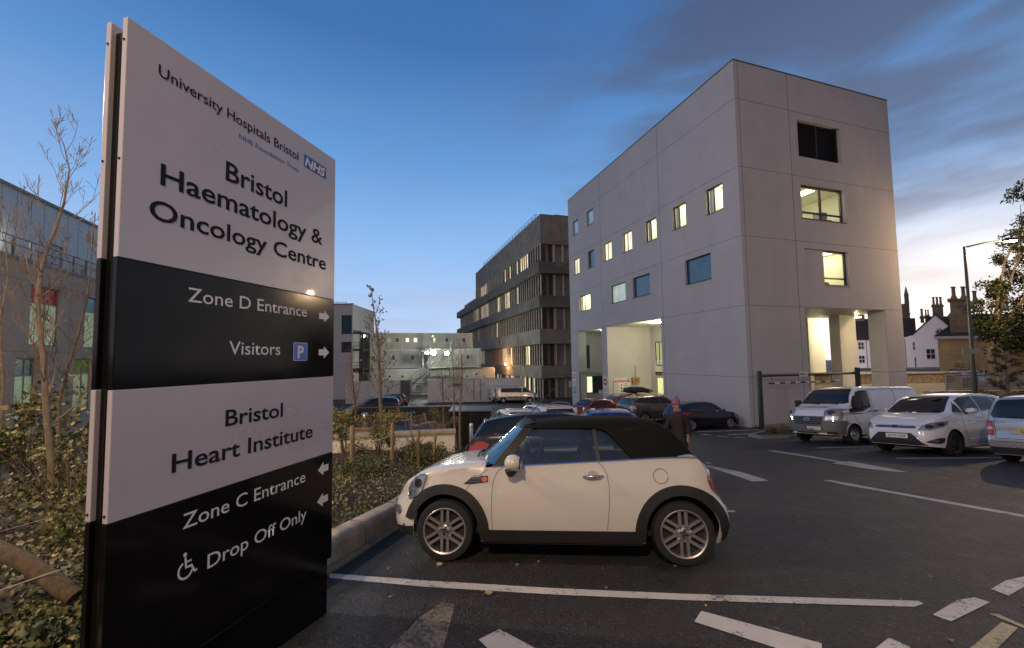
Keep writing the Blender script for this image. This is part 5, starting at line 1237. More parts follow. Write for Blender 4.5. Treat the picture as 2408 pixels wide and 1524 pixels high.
HEAD = GROT+math.pi        # bays on the right: noses point back along the grid
def hatch(name, label, col, L=3.95, Wd=1.72, H=1.48, metal=.4, group=None, wheel='five', r=.30, detail=True, kind_='hatch', rl=RED, plate=None, rplate=None, rim=None, roof=None):
    xf = .81*L/3.95; xr = xf+L*.63
    top = [(0, .44), (.03, .50), (.10, .565), (.18, .605), (.255, .655), (.33, .80), (.39, .90), (.46, .965), (.56, 1.0), (.68, .995), (.80, .965), (.89, .92), (.93, .85), (.975, .67), (1, .60)]
    belt = [(0, .42), (.08, .53), (.25, .625), (.5, .655), (.8, .70), (.94, .70), (1, .58)]
    if kind_ == 'suv':
        top = [(0, .48), (.03, .55), (.10, .62), (.20, .655), (.27, .70), (.34, .84), (.40, .93), (.47, .98), (.56, 1.0), (.72, .99), (.86, .965), (.93, .92), (.965, .80), (.99, .66), (1, .62)]
        belt = [(0, .46), (.08, .57), (.25, .665), (.5, .68), (.8, .71), (.95, .70), (1, .60)]
        xf = .20*L; xr = xf+L*.575
    if kind_ == 'mpv':
        top = [(0, .42), (.03, .50), (.09, .565), (.16, .61), (.215, .655), (.30, .81), (.37, .92), (.44, .975), (.55, 1.0), (.72, .99), (.86, .955), (.93, .89), (.97, .74), (1, .62)]
        belt = [(0, .40), (.08, .53), (.22, .61), (.5, .645), (.8, .69), (.95, .69), (1, .60)]
        xf = .205*L; xr = xf+L*.605
    if kind_ == 'saloon':
        top = [(0, .44), (.03, .50), (.12, .58), (.26, .66), (.30, .70), (.37, .86), (.44, .965), (.54, 1.0), (.66, .98), (.78, .86), (.86, .74), (.95, .71), (1, .62)]
        belt = [(0, .42), (.08, .54), (.28, .645), (.5, .665), (.8, .70), (.95, .70), (1, .60)]
    c = Car(name, label, L, Wd, H, xf, xr, r, top, belt, col, sill=.20 if kind_ != 'suv' else .28, group=group, wr=.72 if kind_ != 'suv' else .76, tum=None)
    B_ = lambda s: belt_f(s)
    bz = lambda s: c.belt(s*L)+.03; tz = lambda s: c.top(s*L)-.095
    s0 = {'hatch': .30, 'suv': .31, 'mpv': .285, 'saloon': .335}[kind_]; sB = .535; sC = .70 if kind_ != 'saloon' else .72; sE = {'hatch': .845, 'suv': .90, 'mpv': .89, 'saloon': .80}[kind_]
    f1 = [(s0*L, bz(s0)), (sB*L-.03, bz(sB)), (sB*L-.03, tz(sB)), ((s0+.14)*L, tz(s0+.15)), ((s0+.07)*L, lerp(bz(s0+.07), tz(s0+.09), .62))]
    f2 = [(sB*L+.03, bz(sB)), (sC*L, bz(sC)), (sC*L, tz(sC)), (sB*L+.03, tz(sB))]
    f3 = [(sC*L+.04, bz(sC)+.01), ((sE-.01)*L, bz(sE)+.10), (sE*L, bz(sE)+.16), ((sE-.06)*L, tz(sE-.05)-.015), (sC*L+.04, tz(sC))]
    wz0 = c.top((s0-.015)*L)+.02; wz1 = c.top((s0+.15)*L)-.03
    ws = [(0, wz0), (Wd*.36, wz0+.03), (Wd*.385, wz0+.06), (Wd*.31, wz1-.03), (Wd*.28, wz1-.005), (0, wz1+.015)]
    rz0 = H*(.69 if kind_ != 'saloon' else .76); rz1 = H*.915
    rw = [(0, rz0), (Wd*.33, rz0+.02), (Wd*.35, rz0+.06), (Wd*.295, rz1-.03), (Wd*.27, rz1), (0, rz1+.01)]
    glasshouse(c, [f1, f2, f3], ws, rw)
    c.facepair([(Wd*.28, H*.42), (Wd*.33, H*.52), (Wd*.47, H*.565), (Wd*.485, H*.53), (Wd*.44, H*.45)], 'front', LENS, 'headlight', off=.006)
    if kind_ in ('hatch',): tl = [(Wd*.43, H*.48), (Wd*.425, H*.52), (Wd*.428, H*.57), (Wd*.44, H*.61), (Wd*.455, H*.645), (Wd*.472, H*.655), (Wd*.482, H*.62), (Wd*.487, H*.55), (Wd*.486, H*.49)]
    elif kind_ == 'saloon': tl = [(Wd*.30, H*.55), (Wd*.32, H*.64), (Wd*.48, H*.67), (Wd*.488, H*.57)]
    else: tl = [(Wd*.34, H*.52), (Wd*.34, H*.64), (Wd*.47, H*.66), (Wd*.488, H*.54)]
    c.facepair(tl, 'rear', rl, 'tail_light', off=.012)
    c.decal([(-Wd*.30, H*.20), (Wd*.30, H*.20), (Wd*.36, H*.29), (Wd*.28, H*.345), (-Wd*.28, H*.345), (-Wd*.36, H*.29)], 'front', PLAST, 'grille', off=.005)
    c.decal([(-Wd*.42, c.sill+.03), (Wd*.42, c.sill+.03), (Wd*.40, c.sill+.13), (-Wd*.40, c.sill+.13)], 'rear', PLAST, 'rear_bumper', off=.006)
    c.wheels(wheel, rim=rim)
    if detail:
        dz = c.sill+.08
        c.line([((s0+.015)*L, bz(s0)), ((s0+.01)*L, dz+.2), ((s0+.03)*L, dz), (sB*L, dz), (sB*L, bz(sB))]); c.line([(sB*L, dz), ((sC-.01)*L, dz), ((sC+.035)*L, c.r*2.0), ((sC+.02)*L, bz(sC))])
        c.handle([((sB-.06)*L, c.belt(sB*L)-.09), ((sC-.03)*L, c.belt(sC*L)-.09)], col)
        c.line([(s0*L, bz(s0)-.012), (sE*L, bz(sE)+.03)], 'window_trim', .008, CHROME)
        c.mirror((s0+.045)*L, c.belt(s0*L)+.02, col)
    c.line([(-Wd*.40, H*.38), (Wd*.40, H*.38)], sides=('rear',))
    if plate: c.plate(plate, 'front', H*.27, PLW)
    if rplate: c.plate(rplate, 'rear', H*.47, PLY)
    return c
def rails(c, y, s0, s1, mt, h=.05):
    for sd in (1, -1):
        b = B(); n = 12; pts = []
        for i in range(n+1):
            s = lerp(s0, s1, i/n); hit = c.bvh.ray_cast(Vector((c.mid-s, sd*y, 5)), Vector((0, 0, -1)))[0]
            pts.append(hit+Vector((0, 0, h if 0 < i < n else .0)))
        b.tube(pts, .02, 6); b.out('roof_rail', mt, c.t, smooth=60)
# ------------------------------------------------------------------ the cream convertible, foreground
def make_convertible():
    CREAM = mat('cream_paint', (.60, .565, .52), .30, coat=1, var=.02, scale=2); CLOTH = mat('soft_top_cloth', (.007, .0068, .0066), .95, spec=.2, var=.18, scale=220, bump=.35, bscale=500)
    INT = mat('cabin_dark', (.018, .019, .022), .7); SEAT = mat('seat_dark', (.025, .026, .030), .75)
    m0 = .68; L, Wd = 3.62, 1.683
    top = [(0, .60), (.02, .655), (.06, .72), (.12, .765), (.23, .822), (.40, .905), (.59, .95), (.744, .968), (.894, .986), (1.02, 1.0), (1.10, 1.0), (1.16, .80), (3.06, .80), (3.14, 1.048), (3.28, 1.052), (3.36, 1.02), (3.42, .95), (3.48, .80), (3.55, .63), (3.62, .52)]
    belt = [(0, .52), (.06, .60), (.14, .675), (.28, .775), (.45, .855), (.66, .90), (.86, .93), (1.3, .945), (2.3, .993), (3.2, 1.03), (3.30, 1.025), (3.38, .95), (3.46, .78), (3.55, .60), (3.62, .47)]
    c = Car('convertible_car', 'cream small convertible with black soft top and flared black arches parked by the kerb', L, Wd, 1.0, m0, m0+2.42, .305,
            [(s/L, z) for s, z in top], [(s/L, z) for s, z in belt], CREAM, plan=(.85, .42, .45, .72), sill=.20, arch=1.17, ns=150, cabin=(1.12, 3.075, INT), wr=.8, roofdrop=.05,
            nose=[(0, .14), (.2, .05), (.38, .0), (.52, .0), (.62, .05), (.72, .06), (.9, .05), (1.2, .05)], tail=[(0, .14), (.25, .06), (.42, .0), (.52, .0), (.60, .03), (.8, .05), (1.2, .05)])
    m = lambda pts: [(s+m0, z) for s, z in pts]
    t = c.t; mid = c.mid
    # black arch flares and sill
    def arc(xc, r0, r1, a0, a1, n=26): return [(xc+r1*math.cos(R(a)), .297+r1*math.sin(R(a))) for a in [a0+(a1-a0)*i/n for i in range(n+1)]]+[(xc+r0*math.cos(R(a)), .297+r0*math.sin(R(a))) for a in [a1+(a0-a1)*i/n for i in range(n+1)]]
    for xc, a0, a1 in ((m0, 3, 166), (m0+2.42, 4, 176)): c.both(arc(xc, .364, .472, a0, a1), PLAST, 'wheel_arch', off=.016, res=.045, skirt=.02)
    c.both(m([(.335, .205), (2.075, .205), (2.06, .325), (.36, .325)]), PLAST, 'sill', off=.014, res=.08, skirt=.01)
    c.decal([(-.80, .16), (.80, .16), (.80, .30), (.55, .30), (.40, .29), (-.40, .29), (-.55, .30), (-.80, .30)], 'front', PLAST, 'front_bumper', off=.012, res=.06)
    c.decal([(-.80, .16), (.80, .16), (.80, .36), (-.80, .36)], 'rear', PLAST, 'rear_bumper', off=.012, res=.06)
    c.decal([(-.38, .36), (.38, .36), (.45, .52), (.40, .60), (-.40, .60), (-.45, .52)], 'front', PLAST, 'grille', off=.008)
    for z in (.40, .47, .53): c.line([(-.42, z), (.42, z)], 'grille_bar', .008, CHROME, sides=('front',), off=.01)
    # lamps
    def ell(cx_, cz_, a, b_, tilt=0, n=28): return [(cx_+a*math.cos(q)*math.cos(tilt)-b_*math.sin(q)*math.sin(tilt), cz_+a*math.cos(q)*math.sin(tilt)+b_*math.sin(q)*math.cos(tilt)) for q in [2*math.pi*i/n for i in range(n)]]
    c.both(m([(-.60, .15), (-.30, .15), (-.335, .30), (-.365, .33), (-.44, .315), (-.60, .30)]), PLAST, 'bumper_corner', off=.013, res=.05)
    c.both(m([(2.80, .22), (3.0, .22), (3.0, .37), (2.86, .385), (2.79, .41)]), PLAST, 'bumper_corner', off=.013, res=.05)
    for sd in (1, -1):
        vw = 'side' if sd > 0 else 'sideR'; hp = m([(-.222, .851), (-.236, .79), (-.272, .70), (-.345, .625), (-.417, .600), (-.452, .635), (-.445, .70), (-.41, .765), (-.355, .82), (-.287, .852), (-.25, .860)])
        hl = c.decal(hp, vw, LENS, 'headlight', off=.014, res=.03); c.line(hp+[hp[0]], 'headlight_ring', .009, CHROME, sides=(vw,), off=.012, parent=hl)
        c.decal(ell(-.315+m0, .765, .045, .048), vw, LENSD, 'reflector', off=.018, res=.02, parent=hl); c.decal(ell(-.385+m0, .665, .045, .035, .6), vw, CHROME, 'indicator', off=.018, res=.02, parent=hl)
        tl = c.decal(ell(sd*.69, .80, .085, .15, sd*.1), 'rear', RED, 'tail_light', off=.014, res=.03); e = ell(sd*.69, .80, .089, .155, sd*.1); c.line(e+[e[0]], 'tail_light_ring', .009, CHROME, sides=('rear',), off=.012, parent=tl)
        c.decal(ell(sd*.70, .79, .045, .06), 'rear', LENS, 'reverse_lens', off=.018, res=.02, parent=tl)
    # shut lines
    c.line(m([(.507, .325), (.498, .55), (.502, .70), (.52, .82), (.56, .90), (.62, .94), (.66, .95)]), rad=.0025); c.line(m([(1.676, .335), (1.705, .6), (1.712, .75), (1.70, .86), (1.66, .95), (1.62, .99)]), rad=.0025)
    c.line(m([(.18, .67), (.24, .73), (.30, .80), (.40, .885), (.46, .925)]), rad=.0025)
    c.line(m([(-.47, .575), (-.40, .62)]), rad=.003)
    e = ell(2.233+m0, .855, .072, .072); c.line(e+[e[0]], 'fuel_flap', .003, sides=('side',)); c.decal(ell(2.30+m0, .856, .012, .012, n=10), 'side', CREAM, 'flap_button', off=.008, res=.01)
    # belt chrome
    for sd in (1, -1):
        b = B(); pts = []
        for i in range(60):
            s = lerp(.50, 2.62, i/59)+m0; y = c.plan_w(s)*.95-.004; pts.append((mid-s, sd*y, c.belt(s)+.004))
        b.tube(pts, .0095, 6); b.out('belt_trim', CHROME, t, smooth=60)
    # scuttle with amber repeater
    for v in ('side', 'sideR'):
        sc = c.decal(m([(.20, .775), (.30, .855), (.46, .855), (.46, .795), (.30, .775)]), v, PLAST, 'side_scuttle', off=.008, res=.04)
        c.decal(ell(.425+m0, .822, .032, .027, n=16), v, AMB, 'repeater', off=.018, res=.02, parent=sc)
        for z in (.80, .825, .845): c.line(m([(.24+(z-.8), z), (.385, z)]), 'scuttle_bar', .005, CHROME, sides=(v,), off=.008, parent=sc)
        c.decal(ell(1.555+m0, .855, .062, .052), v, mat('cream_recess_shade', (.40, .355, .29), .4, coat=1), 'handle_recess_shade', off=.002, res=.03, skirt=.0)  # flat oval of darker cream: shade of the handle hollow put into colour
    for sd in (1, -1):
        p = c.surf(1.555+m0, .855, sd); b = B(); b.tube([(mid-m0-1.45, p.y+sd*.012, .853), (mid-m0-1.49, p.y+sd*.038, .853), (mid-m0-1.62, p.y+sd*.038, .856), (mid-m0-1.66, p.y+sd*.012, .856)], [.010, .017, .017, .010], 10); b.out('door_handle', CHROME, t, smooth=60)
    # --- glasshouse
    zr0 = .95
    def yside(s, z):                              # s measured from the front axle
        k = 1 if s < 2.0 else 1-.10*((s-2.0)/.7)**2
        q = (z-.95)/.40
        return (.775-.13*q-.05*q*q)*k
    def patch(poly, mt, name, off=0, both=True, res=.06, parent=None, thick=.006):
        for sd in ((1, -1) if both else (1,)):
            dense = []; P_ = [Vector(p) for p in poly]
            for a, e in zip(P_, P_[1:]+P_[:1]):
                k = max(1, int((e-a).length/res)); dense += [a.lerp(e, i/k) for i in range(k)]
            if sum(a.x*e.y-e.x*a.y for a, e in zip(dense, dense[1:]+dense[:1])) < 0: dense.reverse()
            vs, es, fs = geometry.delaunay_2d_cdt(dense, [], [list(range(len(dense)))], 1, 1e-5)[:3]
            bm = bmesh.new(); vv = [bm.verts.new((mid-m0-p.x, sd*(yside(p.x, p.y)+off), p.y)) for p in vs]
            for f in fs: bm.faces.new([vv[i] for i in f])
            bmesh.ops.recalc_face_normals(bm, faces=bm.faces)
            if sum((f.normal.y*f.calc_area() for f in bm.faces))*sd < 0: bmesh.ops.reverse_faces(bm, faces=bm.faces)
            bd = [e for e in bm.edges if len(e.link_faces) == 1]
            for v in bmesh.ops.extrude_edge_only(bm, edges=bd)['geom']:
                if isinstance(v, bmesh.types.BMVert): v.co.y -= sd*thick
            b = B(); b.bm.free(); b.bm = bm; b.out(name, mt, parent or t, smooth=45, fix=False)
    TG = mat('tinted_glass', (.3, .4, .5), .02); k = N(TG.node_tree); nt_ = TG.node_tree
    tb = k.n('ShaderNodeBsdfTransparent'); tb.inputs[0].default_value = (.52, .60, .66, 1); gl_ = k.n('ShaderNodeBsdfGlossy'); gl_.inputs['Roughness'].default_value = .015; gl_.inputs['Color'].default_value = (.75, .9, 1, 1)
    fr = k.n('ShaderNodeFresnel'); fr.inputs[0].default_value = 1.7; ms = k.n('ShaderNodeMixShader'); k.l(k.math('ADD', k.math('MULTIPLY', fr.outputs[0], 1.0), .06, clamp=True), ms.inputs[0]); k.l(tb.outputs[0], ms.inputs[1]); k.l(gl_.outputs[0], ms.inputs[2]); k.l(ms.outputs[0], nt_.nodes['Material Output'].inputs[0])
    patch([(.645, .955), (.935, 1.312), (1.25, 1.322), (1.594, 1.318), (1.615, .996)], TG, 'side_window', off=-.012, thick=.004)
    patch([(1.65, 1.0), (1.632, 1.316), (1.74, 1.29), (1.80, 1.23), (1.88, 1.125), (1.985, 1.012)], TG, 'quarter_window', off=-.012, thick=.004)
    patch([(1.606, .985), (1.59, 1.322), (1.625, 1.322), (1.648, .985)], PLAST, 'window_pillar', off=-.004, thick=.02)
    # screen frame: pillars, header
    BLKG = mat('pillar_black', (.008, .008, .008), .5, spec=.25)
    patch([(.485, .935), (.635, .948), (.935, 1.322), (.90, 1.375), (.835, 1.345)], BLKG, 'windscreen_pillar', off=.004, thick=.07)
    def screen(z):                                # edge position, half width, bow at height z
        q = (z-.94)/.41; return lerp(.49, .865, q), yside(lerp(.49, .865, q), z)-.005, lerp(.29, .12, q)
    def srow(z, pad=0, n=14):
        s, y, bw = screen(z); return [Vector((mid-m0-(s-bw*(1-(u*u))+pad), y*u, z+.03*(1-u*u)*((z-.9)/.45))) for u in [-1+2*i/n for i in range(n+1)]]
    b = B(); b.grid([srow(z) for z in (.955, 1.05, 1.15, 1.25, 1.335)]); b.out('windscreen', TG, t, smooth=60)
    b = B(); b.grid([srow(1.33, -.012), srow(1.375, -.012), srow(1.392, .06), srow(1.36, .10)]); b.out('windscreen_header', BLKG, t, smooth=60)
    b = B(); b.grid([[v+Vector((.10, 0, -.03)) for v in srow(.95)], [v+Vector((.06, 0, .012)) for v in srow(.952)], [v+Vector((-.01, 0, .012)) for v in srow(.958)], [v+Vector((-.12, 0, -.06)) for v in srow(.955)]]); b.out('cowl', PLAST, t, smooth=60)
    b = B(); b.tube([v+Vector((.105, 0, -.022)) for v in srow(.95)], .009, 6); b.out('cowl_trim', CHROME, t, smooth=60)
    for y0, y1 in ((.42, -.10), (-.08, -.52)):
        f = lambda y, z: (lambda s, yy, bw: Vector((mid-m0-(s-bw*(1-(y/yy)**2))+.02, y, z+.03)))(*screen(z))
        b = B(); b.tube([f(y0, .945), f(lerp(y0, y1, .5), .985), f(y1, 1.0)], .010, 6); b.out('wiper', PLAST, t, smooth=60)
    b = B(); s, yy, bw = screen(1.0)
    q = Vector((mid-m0-(s-bw*(1-(.52/yy)**2))+.006, .52, 1.005)); b.cyl(q, q+Vector((.004, .002, .003)), .035, n=16); b.out('permit_disc', PLW, t)
    # soft top
    zl = pchip([(.84, 1.345), (1.0, 1.330), (1.3, 1.328), (1.6, 1.322), (1.72, 1.295), (1.80, 1.225), (1.88, 1.125), (1.99, 1.0), (2.06, .86), (2.65, .87)])
    zc = pchip([(.84, 1.372), (.95, 1.395), (1.25, 1.425), (1.60, 1.436), (1.85, 1.438), (2.10, 1.432), (2.26, 1.405), (2.40, 1.335), (2.55, 1.185), (2.66, 1.05)])
    b = B(); rows = []
    for i in range(81):
        s = lerp(.84, 2.655, i/80); a, e = zl(s), zc(s); er = max(a+.004, e-.062-.01*min(1, max(0, s-1.7))); half = []
        kk = 1 if s < 2.25 else 1-.16*((s-2.25)/.4)**2
        for j in range(7): z = lerp(a, er, j/6); half.append((yside(s, z)*kk+.012, z))
        y0, z0 = half[-1]
        for j in range(1, 9): q = math.pi/2*j/8; half.append((y0*math.cos(q)**.42 if j < 8 else 0, z0+(e-z0)*math.sin(q)**.9))
        rows.append([Vector((mid-m0-s, y, z)) for y, z in half]+[Vector((mid-m0-s, -y, z)) for y, z in half[-2::-1]])
    b.grid(rows); bmesh.ops.remove_doubles(b.bm, verts=b.bm.verts, dist=.0004)
    st = b.out('soft_top', CLOTH, t, smooth=50); sm = st.modifiers.new('thickness', 'SOLIDIFY'); sm.thickness = .012; sm.offset = -1
    for sd in (1, -1):
        b = B(); pts = []
        for i in range(20): s = lerp(1.86, 2.30, i/19); z = lerp(1.285, 1.375, i/19); pts.append((mid-m0-s, sd*(yside(s, z)*(1 if s < 2.25 else 1-.16*((s-2.25)/.4)**2)+.013), z))
        b.tube(pts, .004, 5); b.out('seam', PLINK, st, smooth=60)
    # cabin: seats, dashboard, steering wheel
    def seat(x, y, h=1.16):
        b = B(); b.prism([(x-.06, .72), (x+.04, .72), (x+.16, h-.16), (x+.10, h-.14)], y-.23, y+.23, lambda u, v, hh: Vector((mid-m0-u, hh, v))); b.ball((mid-m0-x-.15, y, h), .13, 8, (.5, .95, .85)); b.out('seat', SEAT, t, smooth=50)
    seat(1.42, .37, 1.20); seat(1.42, -.37, 1.20); seat(2.05, .33, 1.10); seat(2.05, -.33, 1.10)
    b = B(); b.prism([(.40, .86), (.50, .97), (.70, .985), (.80, .94), (.84, .80)], -.66, .66, lambda u, v, hh: Vector((mid-m0-u, hh, v))); b.ball((mid-m0-.80, -.36, 1.0), .10, 8, (.5, 1, .8)); b.out('dashboard', INT, t, smooth=50)
    b = B(); ctr = Vector((mid-m0-.98, -.36, .98)); ring = []
    for i in range(25): a = 2*math.pi*i/24; ring.append(ctr+Vector((-.07*math.cos(a)*1.0, .175*math.sin(a), .16*math.cos(a))))
    b.tube(ring, .016, 8, cap=False); b.tube([ctr+Vector((0, -.16, 0)), ctr, ctr+Vector((0, .16, 0))], .014, 6); b.ball(ctr+Vector((.01, 0, 0)), .06, 6); b.out('steering_wheel', mat('cabin_grey', (.06, .06, .065), .5), t, smooth=60)
    b = B(); b.box(mid-m0-1.64, mid-m0-1.60, -.70, .70, .9, 1.06); b.tube([(mid-m0-.92, 0, 1.30), (mid-m0-.90, 0, 1.26)], .05, 8); b.out('cabin_fittings', INT, t)
    # wheels, mirror, aerial
    c.wheels('twin6', rimf=.755, width=.20, inset=.012, rim=mat('satin_alloy', (.46, .42, .43), .36, metal=.85))
    for o in [x for x in t.children if x.name.startswith('wheel') and x.type == 'MESH' and 'arch' not in x.name]:
        w2 = .1; rm = [x for x in o.children if x.name.startswith('hub_cap')]
        M = Matrix.Translation((0, w2*.875, 0)) @ Matrix(((-1, 0, 0), (0, 0, 1), (0, 1, 0))).to_4x4()
        if rm: lettering('MINI', .016, CHROME, rm[0] if False else o, M @ Matrix.Translation((0, -.008, .0)), width=.04, align='CENTER', bold=.02)
    for sd in (1, -1):
        y = .845; b = B(); b.ball((0, 0, 0), 1, 12, (.095, .115, .085)); o = b.out('mirror', CREAM, t, smooth=60); o.location = (mid-m0-.745, sd*(y+.10), 1.005)
        b = B(); b.box(-.082, -.060, -.085, .085, -.058, .058); b.out('mirror_glass', CHROME, o, bevel=.02)
        b = B(); b.tube([(.02, -sd*.0, -.05), (.035, -sd*.04, -.10), (.03, -sd*.12, -.105)], [.058, .05, .04], 10); b.ball((.025, -sd*.0, -.075), .06, 8, (1.1, 1.2, .6)); b.out('mirror_stalk', PLAST, o, smooth=60)
    b = B(); b.lathe([(.055, 1.385), (.045, 1.415), (.02, 1.44), (.008, 1.45)], (mid-m0-.84, .0, 0), 'z', 10); b.tube([(mid-m0-.84, 0, 1.44), (mid-m0-1.20, 0, 1.80)], [.007, .004], 6); b.out('aerial', PLINK, t, smooth=50)
    # washer jets and fog lamp
    c.facepair(ell(.58, .46, .05, .05, n=16), 'front', LENS, 'fog_lamp', off=.012, res=.03)
    b = B(); b.ball((mid-m0-.10, .28, .957), .016, 6, (1.5, 1, .5)); b.ball((mid-m0-.10, -.28, .957), .016, 6, (1.5, 1, .5)); b.out('washer_jet', PLINK, t)
    c.place(.546+.0, 5.06, math.atan2(.095, -.996))
    return c
make_convertible()
# ------------------------------------------------------------------ vans
def van(name, label, col, L, Wd, H, xf, wb, r, top, belt, low_grey=None, nose=None, plan=(.55, .72, .25, .90)):
    c = Car(name, label, L, Wd, H, xf, xf+wb, r, top, belt, col, sill=.30, wr=.86, plan=plan, nose=nose or [(0, .12), (.4, .0), (.7, .02), (1.1, .12)], tail=[(0, .08), (.5, .0), (1.2, .02), (2.2, .05)], roofdrop=.07, cat='van')
    return c
def make_transit():
    WHP = paint('van_white', (.66, .65, .67)); GREY = mat('bumper_grey', (.095, .105, .11), .55, var=.1, scale=4)
    L, Wd, H = 4.86, 1.98, 1.98; xf, wb = .93, 2.93
    top = [(0, .46), (.01, .52), (.03, .575), (.08, .615), (.155, .665), (.20, .74), (.26, .87), (.305, .945), (.34, .975), (.42, .995), (.6, 1), (.95, .995), (.99, .97), (1, .93)]
    belt = [(0, .44), (.05, .54), (.12, .58), (.2, .60), (.5, .61), (1, .61)]
    c = van('delivery_van', 'white delivery van with grey front bumper parked right of the height barrier', WHP, L, Wd, H, xf, wb, .335, top, belt)
    # windscreen and cab glass
    c.decal([(-.80, 1.36), (.80, 1.36), (.85, 1.40), (.70, 1.84), (.62, 1.875), (-.62, 1.875), (-.70, 1.84), (-.85, 1.40)], 'front', GLASS, 'windscreen', off=.008, res=.1)
    c.both([(.82, 1.18), (1.02, 1.22), (1.02, 1.30), (1.36, 1.80), (1.90, 1.82), (1.94, 1.24), (1.50, 1.10), (.86, 1.06)], PLAST, 'window_surround', off=.006, res=.1)
    c.both([(1.16, 1.34), (1.36, 1.70), (1.42, 1.75), (1.42, 1.30)], GLASS, 'quarter_window', off=.012, res=.08); c.both([(1.46, 1.28), (1.46, 1.76), (1.86, 1.78), (1.88, 1.28)], GLASS, 'side_window', off=.012, res=.08)
    c.decal([(-.98, .22), (.98, .22), (.99, .80), (.62, .80), (.54, .94), (-.54, .94), (-.62, .80), (-.99, .80)], 'front', GREY, 'front_bumper', off=.014, res=.07)
    c.both([(.10, .30), (.50, .32), (.52, .55), (.60, .73), (.66, .80), (.05, .82)], GREY, 'bumper_corner', off=.012, res=.07)
    g_ = c.decal([(-.48, .60+.08), (.48, .68), (.50, .93), (-.50, .93)], 'front', PLAST, 'grille', off=.022, res=.07)
    for z in (.735, .80, .865, .92): c.line([(-.47, z), (.47, z)], 'grille_slat', .014, GREY, sides=('front',), off=.022, parent=g_)
    c.decal([(-.40, .33), (.40, .33), (.40, .42), (-.40, .42)], 'front', PLAST, 'lower_intake', off=.018)
    bd = c.decal([(.105*math.cos(2*math.pi*i/20), .84+.048*math.sin(2*math.pi*i/20)) for i in range(20)], 'front', CHROME, 'badge', off=.04, res=.03); c.decal([(.093*math.cos(2*math.pi*i/20), .84+.039*math.sin(2*math.pi*i/20)) for i in range(20)], 'front', BLUEOV, 'badge_field', off=.043, res=.03, parent=bd)
    hx = c.bvh.ray_cast(Vector((8, 0, .84)), Vector((-1, 0, 0)))[0].x+.05
    lettering('Ford', .036, CHROME, bd, Matrix.Translation((hx, 0, .825)) @ Matrix(((0, 0, 1), (1, 0, 0), (0, 1, 0))).to_4x4(), width=.12, align='CENTER')
    for s_ in (1, -1):
        h = c.decal([(s_*y, z) for y, z in ((.56, .80), (.54, 1.13), (.66, 1.19), (.955, 1.20), (.965, 1.10), (.94, .79))], 'front', LENS, 'headlight', off=.016, res=.06)
        c.decal([(s_*(.74+.10*math.cos(2*math.pi*i/16)), 1.06+.075*math.sin(2*math.pi*i/16)) for i in range(16)], 'front', LENSD, 'reflector', off=.02, res=.04, parent=h); c.decal([(s_*y, z) for y, z in ((.60, .84), (.60, .94), (.90, .95), (.88, .83))], 'front', CHROME, 'reflector', off=.02, res=.05, parent=h)
        h = c.decal([(s_*y, z) for y, z in ((.62, .36), (.62, .44), (.86, .45), (.86, .37))], 'front', PLAST, 'fog_lamp', off=.018, res=.06)
    c.decal([(.50, -.42), (.50, .42), (.56, .42), (.56, -.42)], 'top', PLAST, 'bonnet_vent', off=.006)
    c.line([(-.80, .97), (-.50, .955), (.50, .955), (.80, .97)], sides=('front',)); c.line([(.62, .82), (.70, 1.0), (.78, 1.10)]); c.line([(1.0, 1.10), (1.02, .95), (1.30, .60)]); c.line([(1.96, .36), (1.98, 1.2), (1.93, 1.86)], rad=.006); c.line([(1.46, .36), (1.96, .36)])
    c.line([(2.06, .36), (2.06, 1.2), (2.02, 1.84)], rad=.006); c.line([(3.35, .36), (3.35, 1.84)], rad=.006); c.line([(2.02, 1.84), (3.35, 1.86), (4.6, 1.84), (4.68, 1.5), (4.7, .9)], rad=.006); c.line([(2.1, 1.12), (4.6, 1.12)], rad=.006)
    c.handle([(1.86, 1.10), (2.16, 1.10)], PLAST)
    for sd in (1, -1):
        p = c.surf(1.20, 1.20, sd); b = B(); b.box(-.06, .08, -.11, .11, -.14, .16); o = b.out('mirror', PLAST, c.t, bevel=.04); o.location = (c.mid-1.14, p.y+sd*.16, 1.34)
        b = B(); b.tube([(0, -sd*.05, -.13), (-.02, -sd*.2, -.16)], .03, 8); b.out('mirror_stalk', PLAST, o)
    p = c.surf(1.72, 1.17, 1); lettering('TRANSIT', .05, CHROME, c.t, Matrix.Translation((c.mid-1.55, p.y+.012, 1.17)) @ Matrix(((-1, 0, 0), (0, 0, 1), (0, 1, 0))).to_4x4(), width=.26)
    c.wheels('steel', rimf=.56, width=.215, rim=mat('wheel_silver', (.40, .40, .42), .4, metal=.7))
    c.aerial(1.30, lean=-.18, ln=.42, y=.5)
    for y0, y1 in ((.62, -.05), (-.02, -.62)): c.line([(y0, 1.35), (y1, 1.40)], 'wiper', .014, PLINK, sides=('front',), off=.02)
    c.plate('LG56 RVC', 'front', .545, PLW, y=.20, euro=True)
    c.place(12.95, 15.73, HEAD); c.t.scale = (1, 1, 1.03); return c
make_transit()
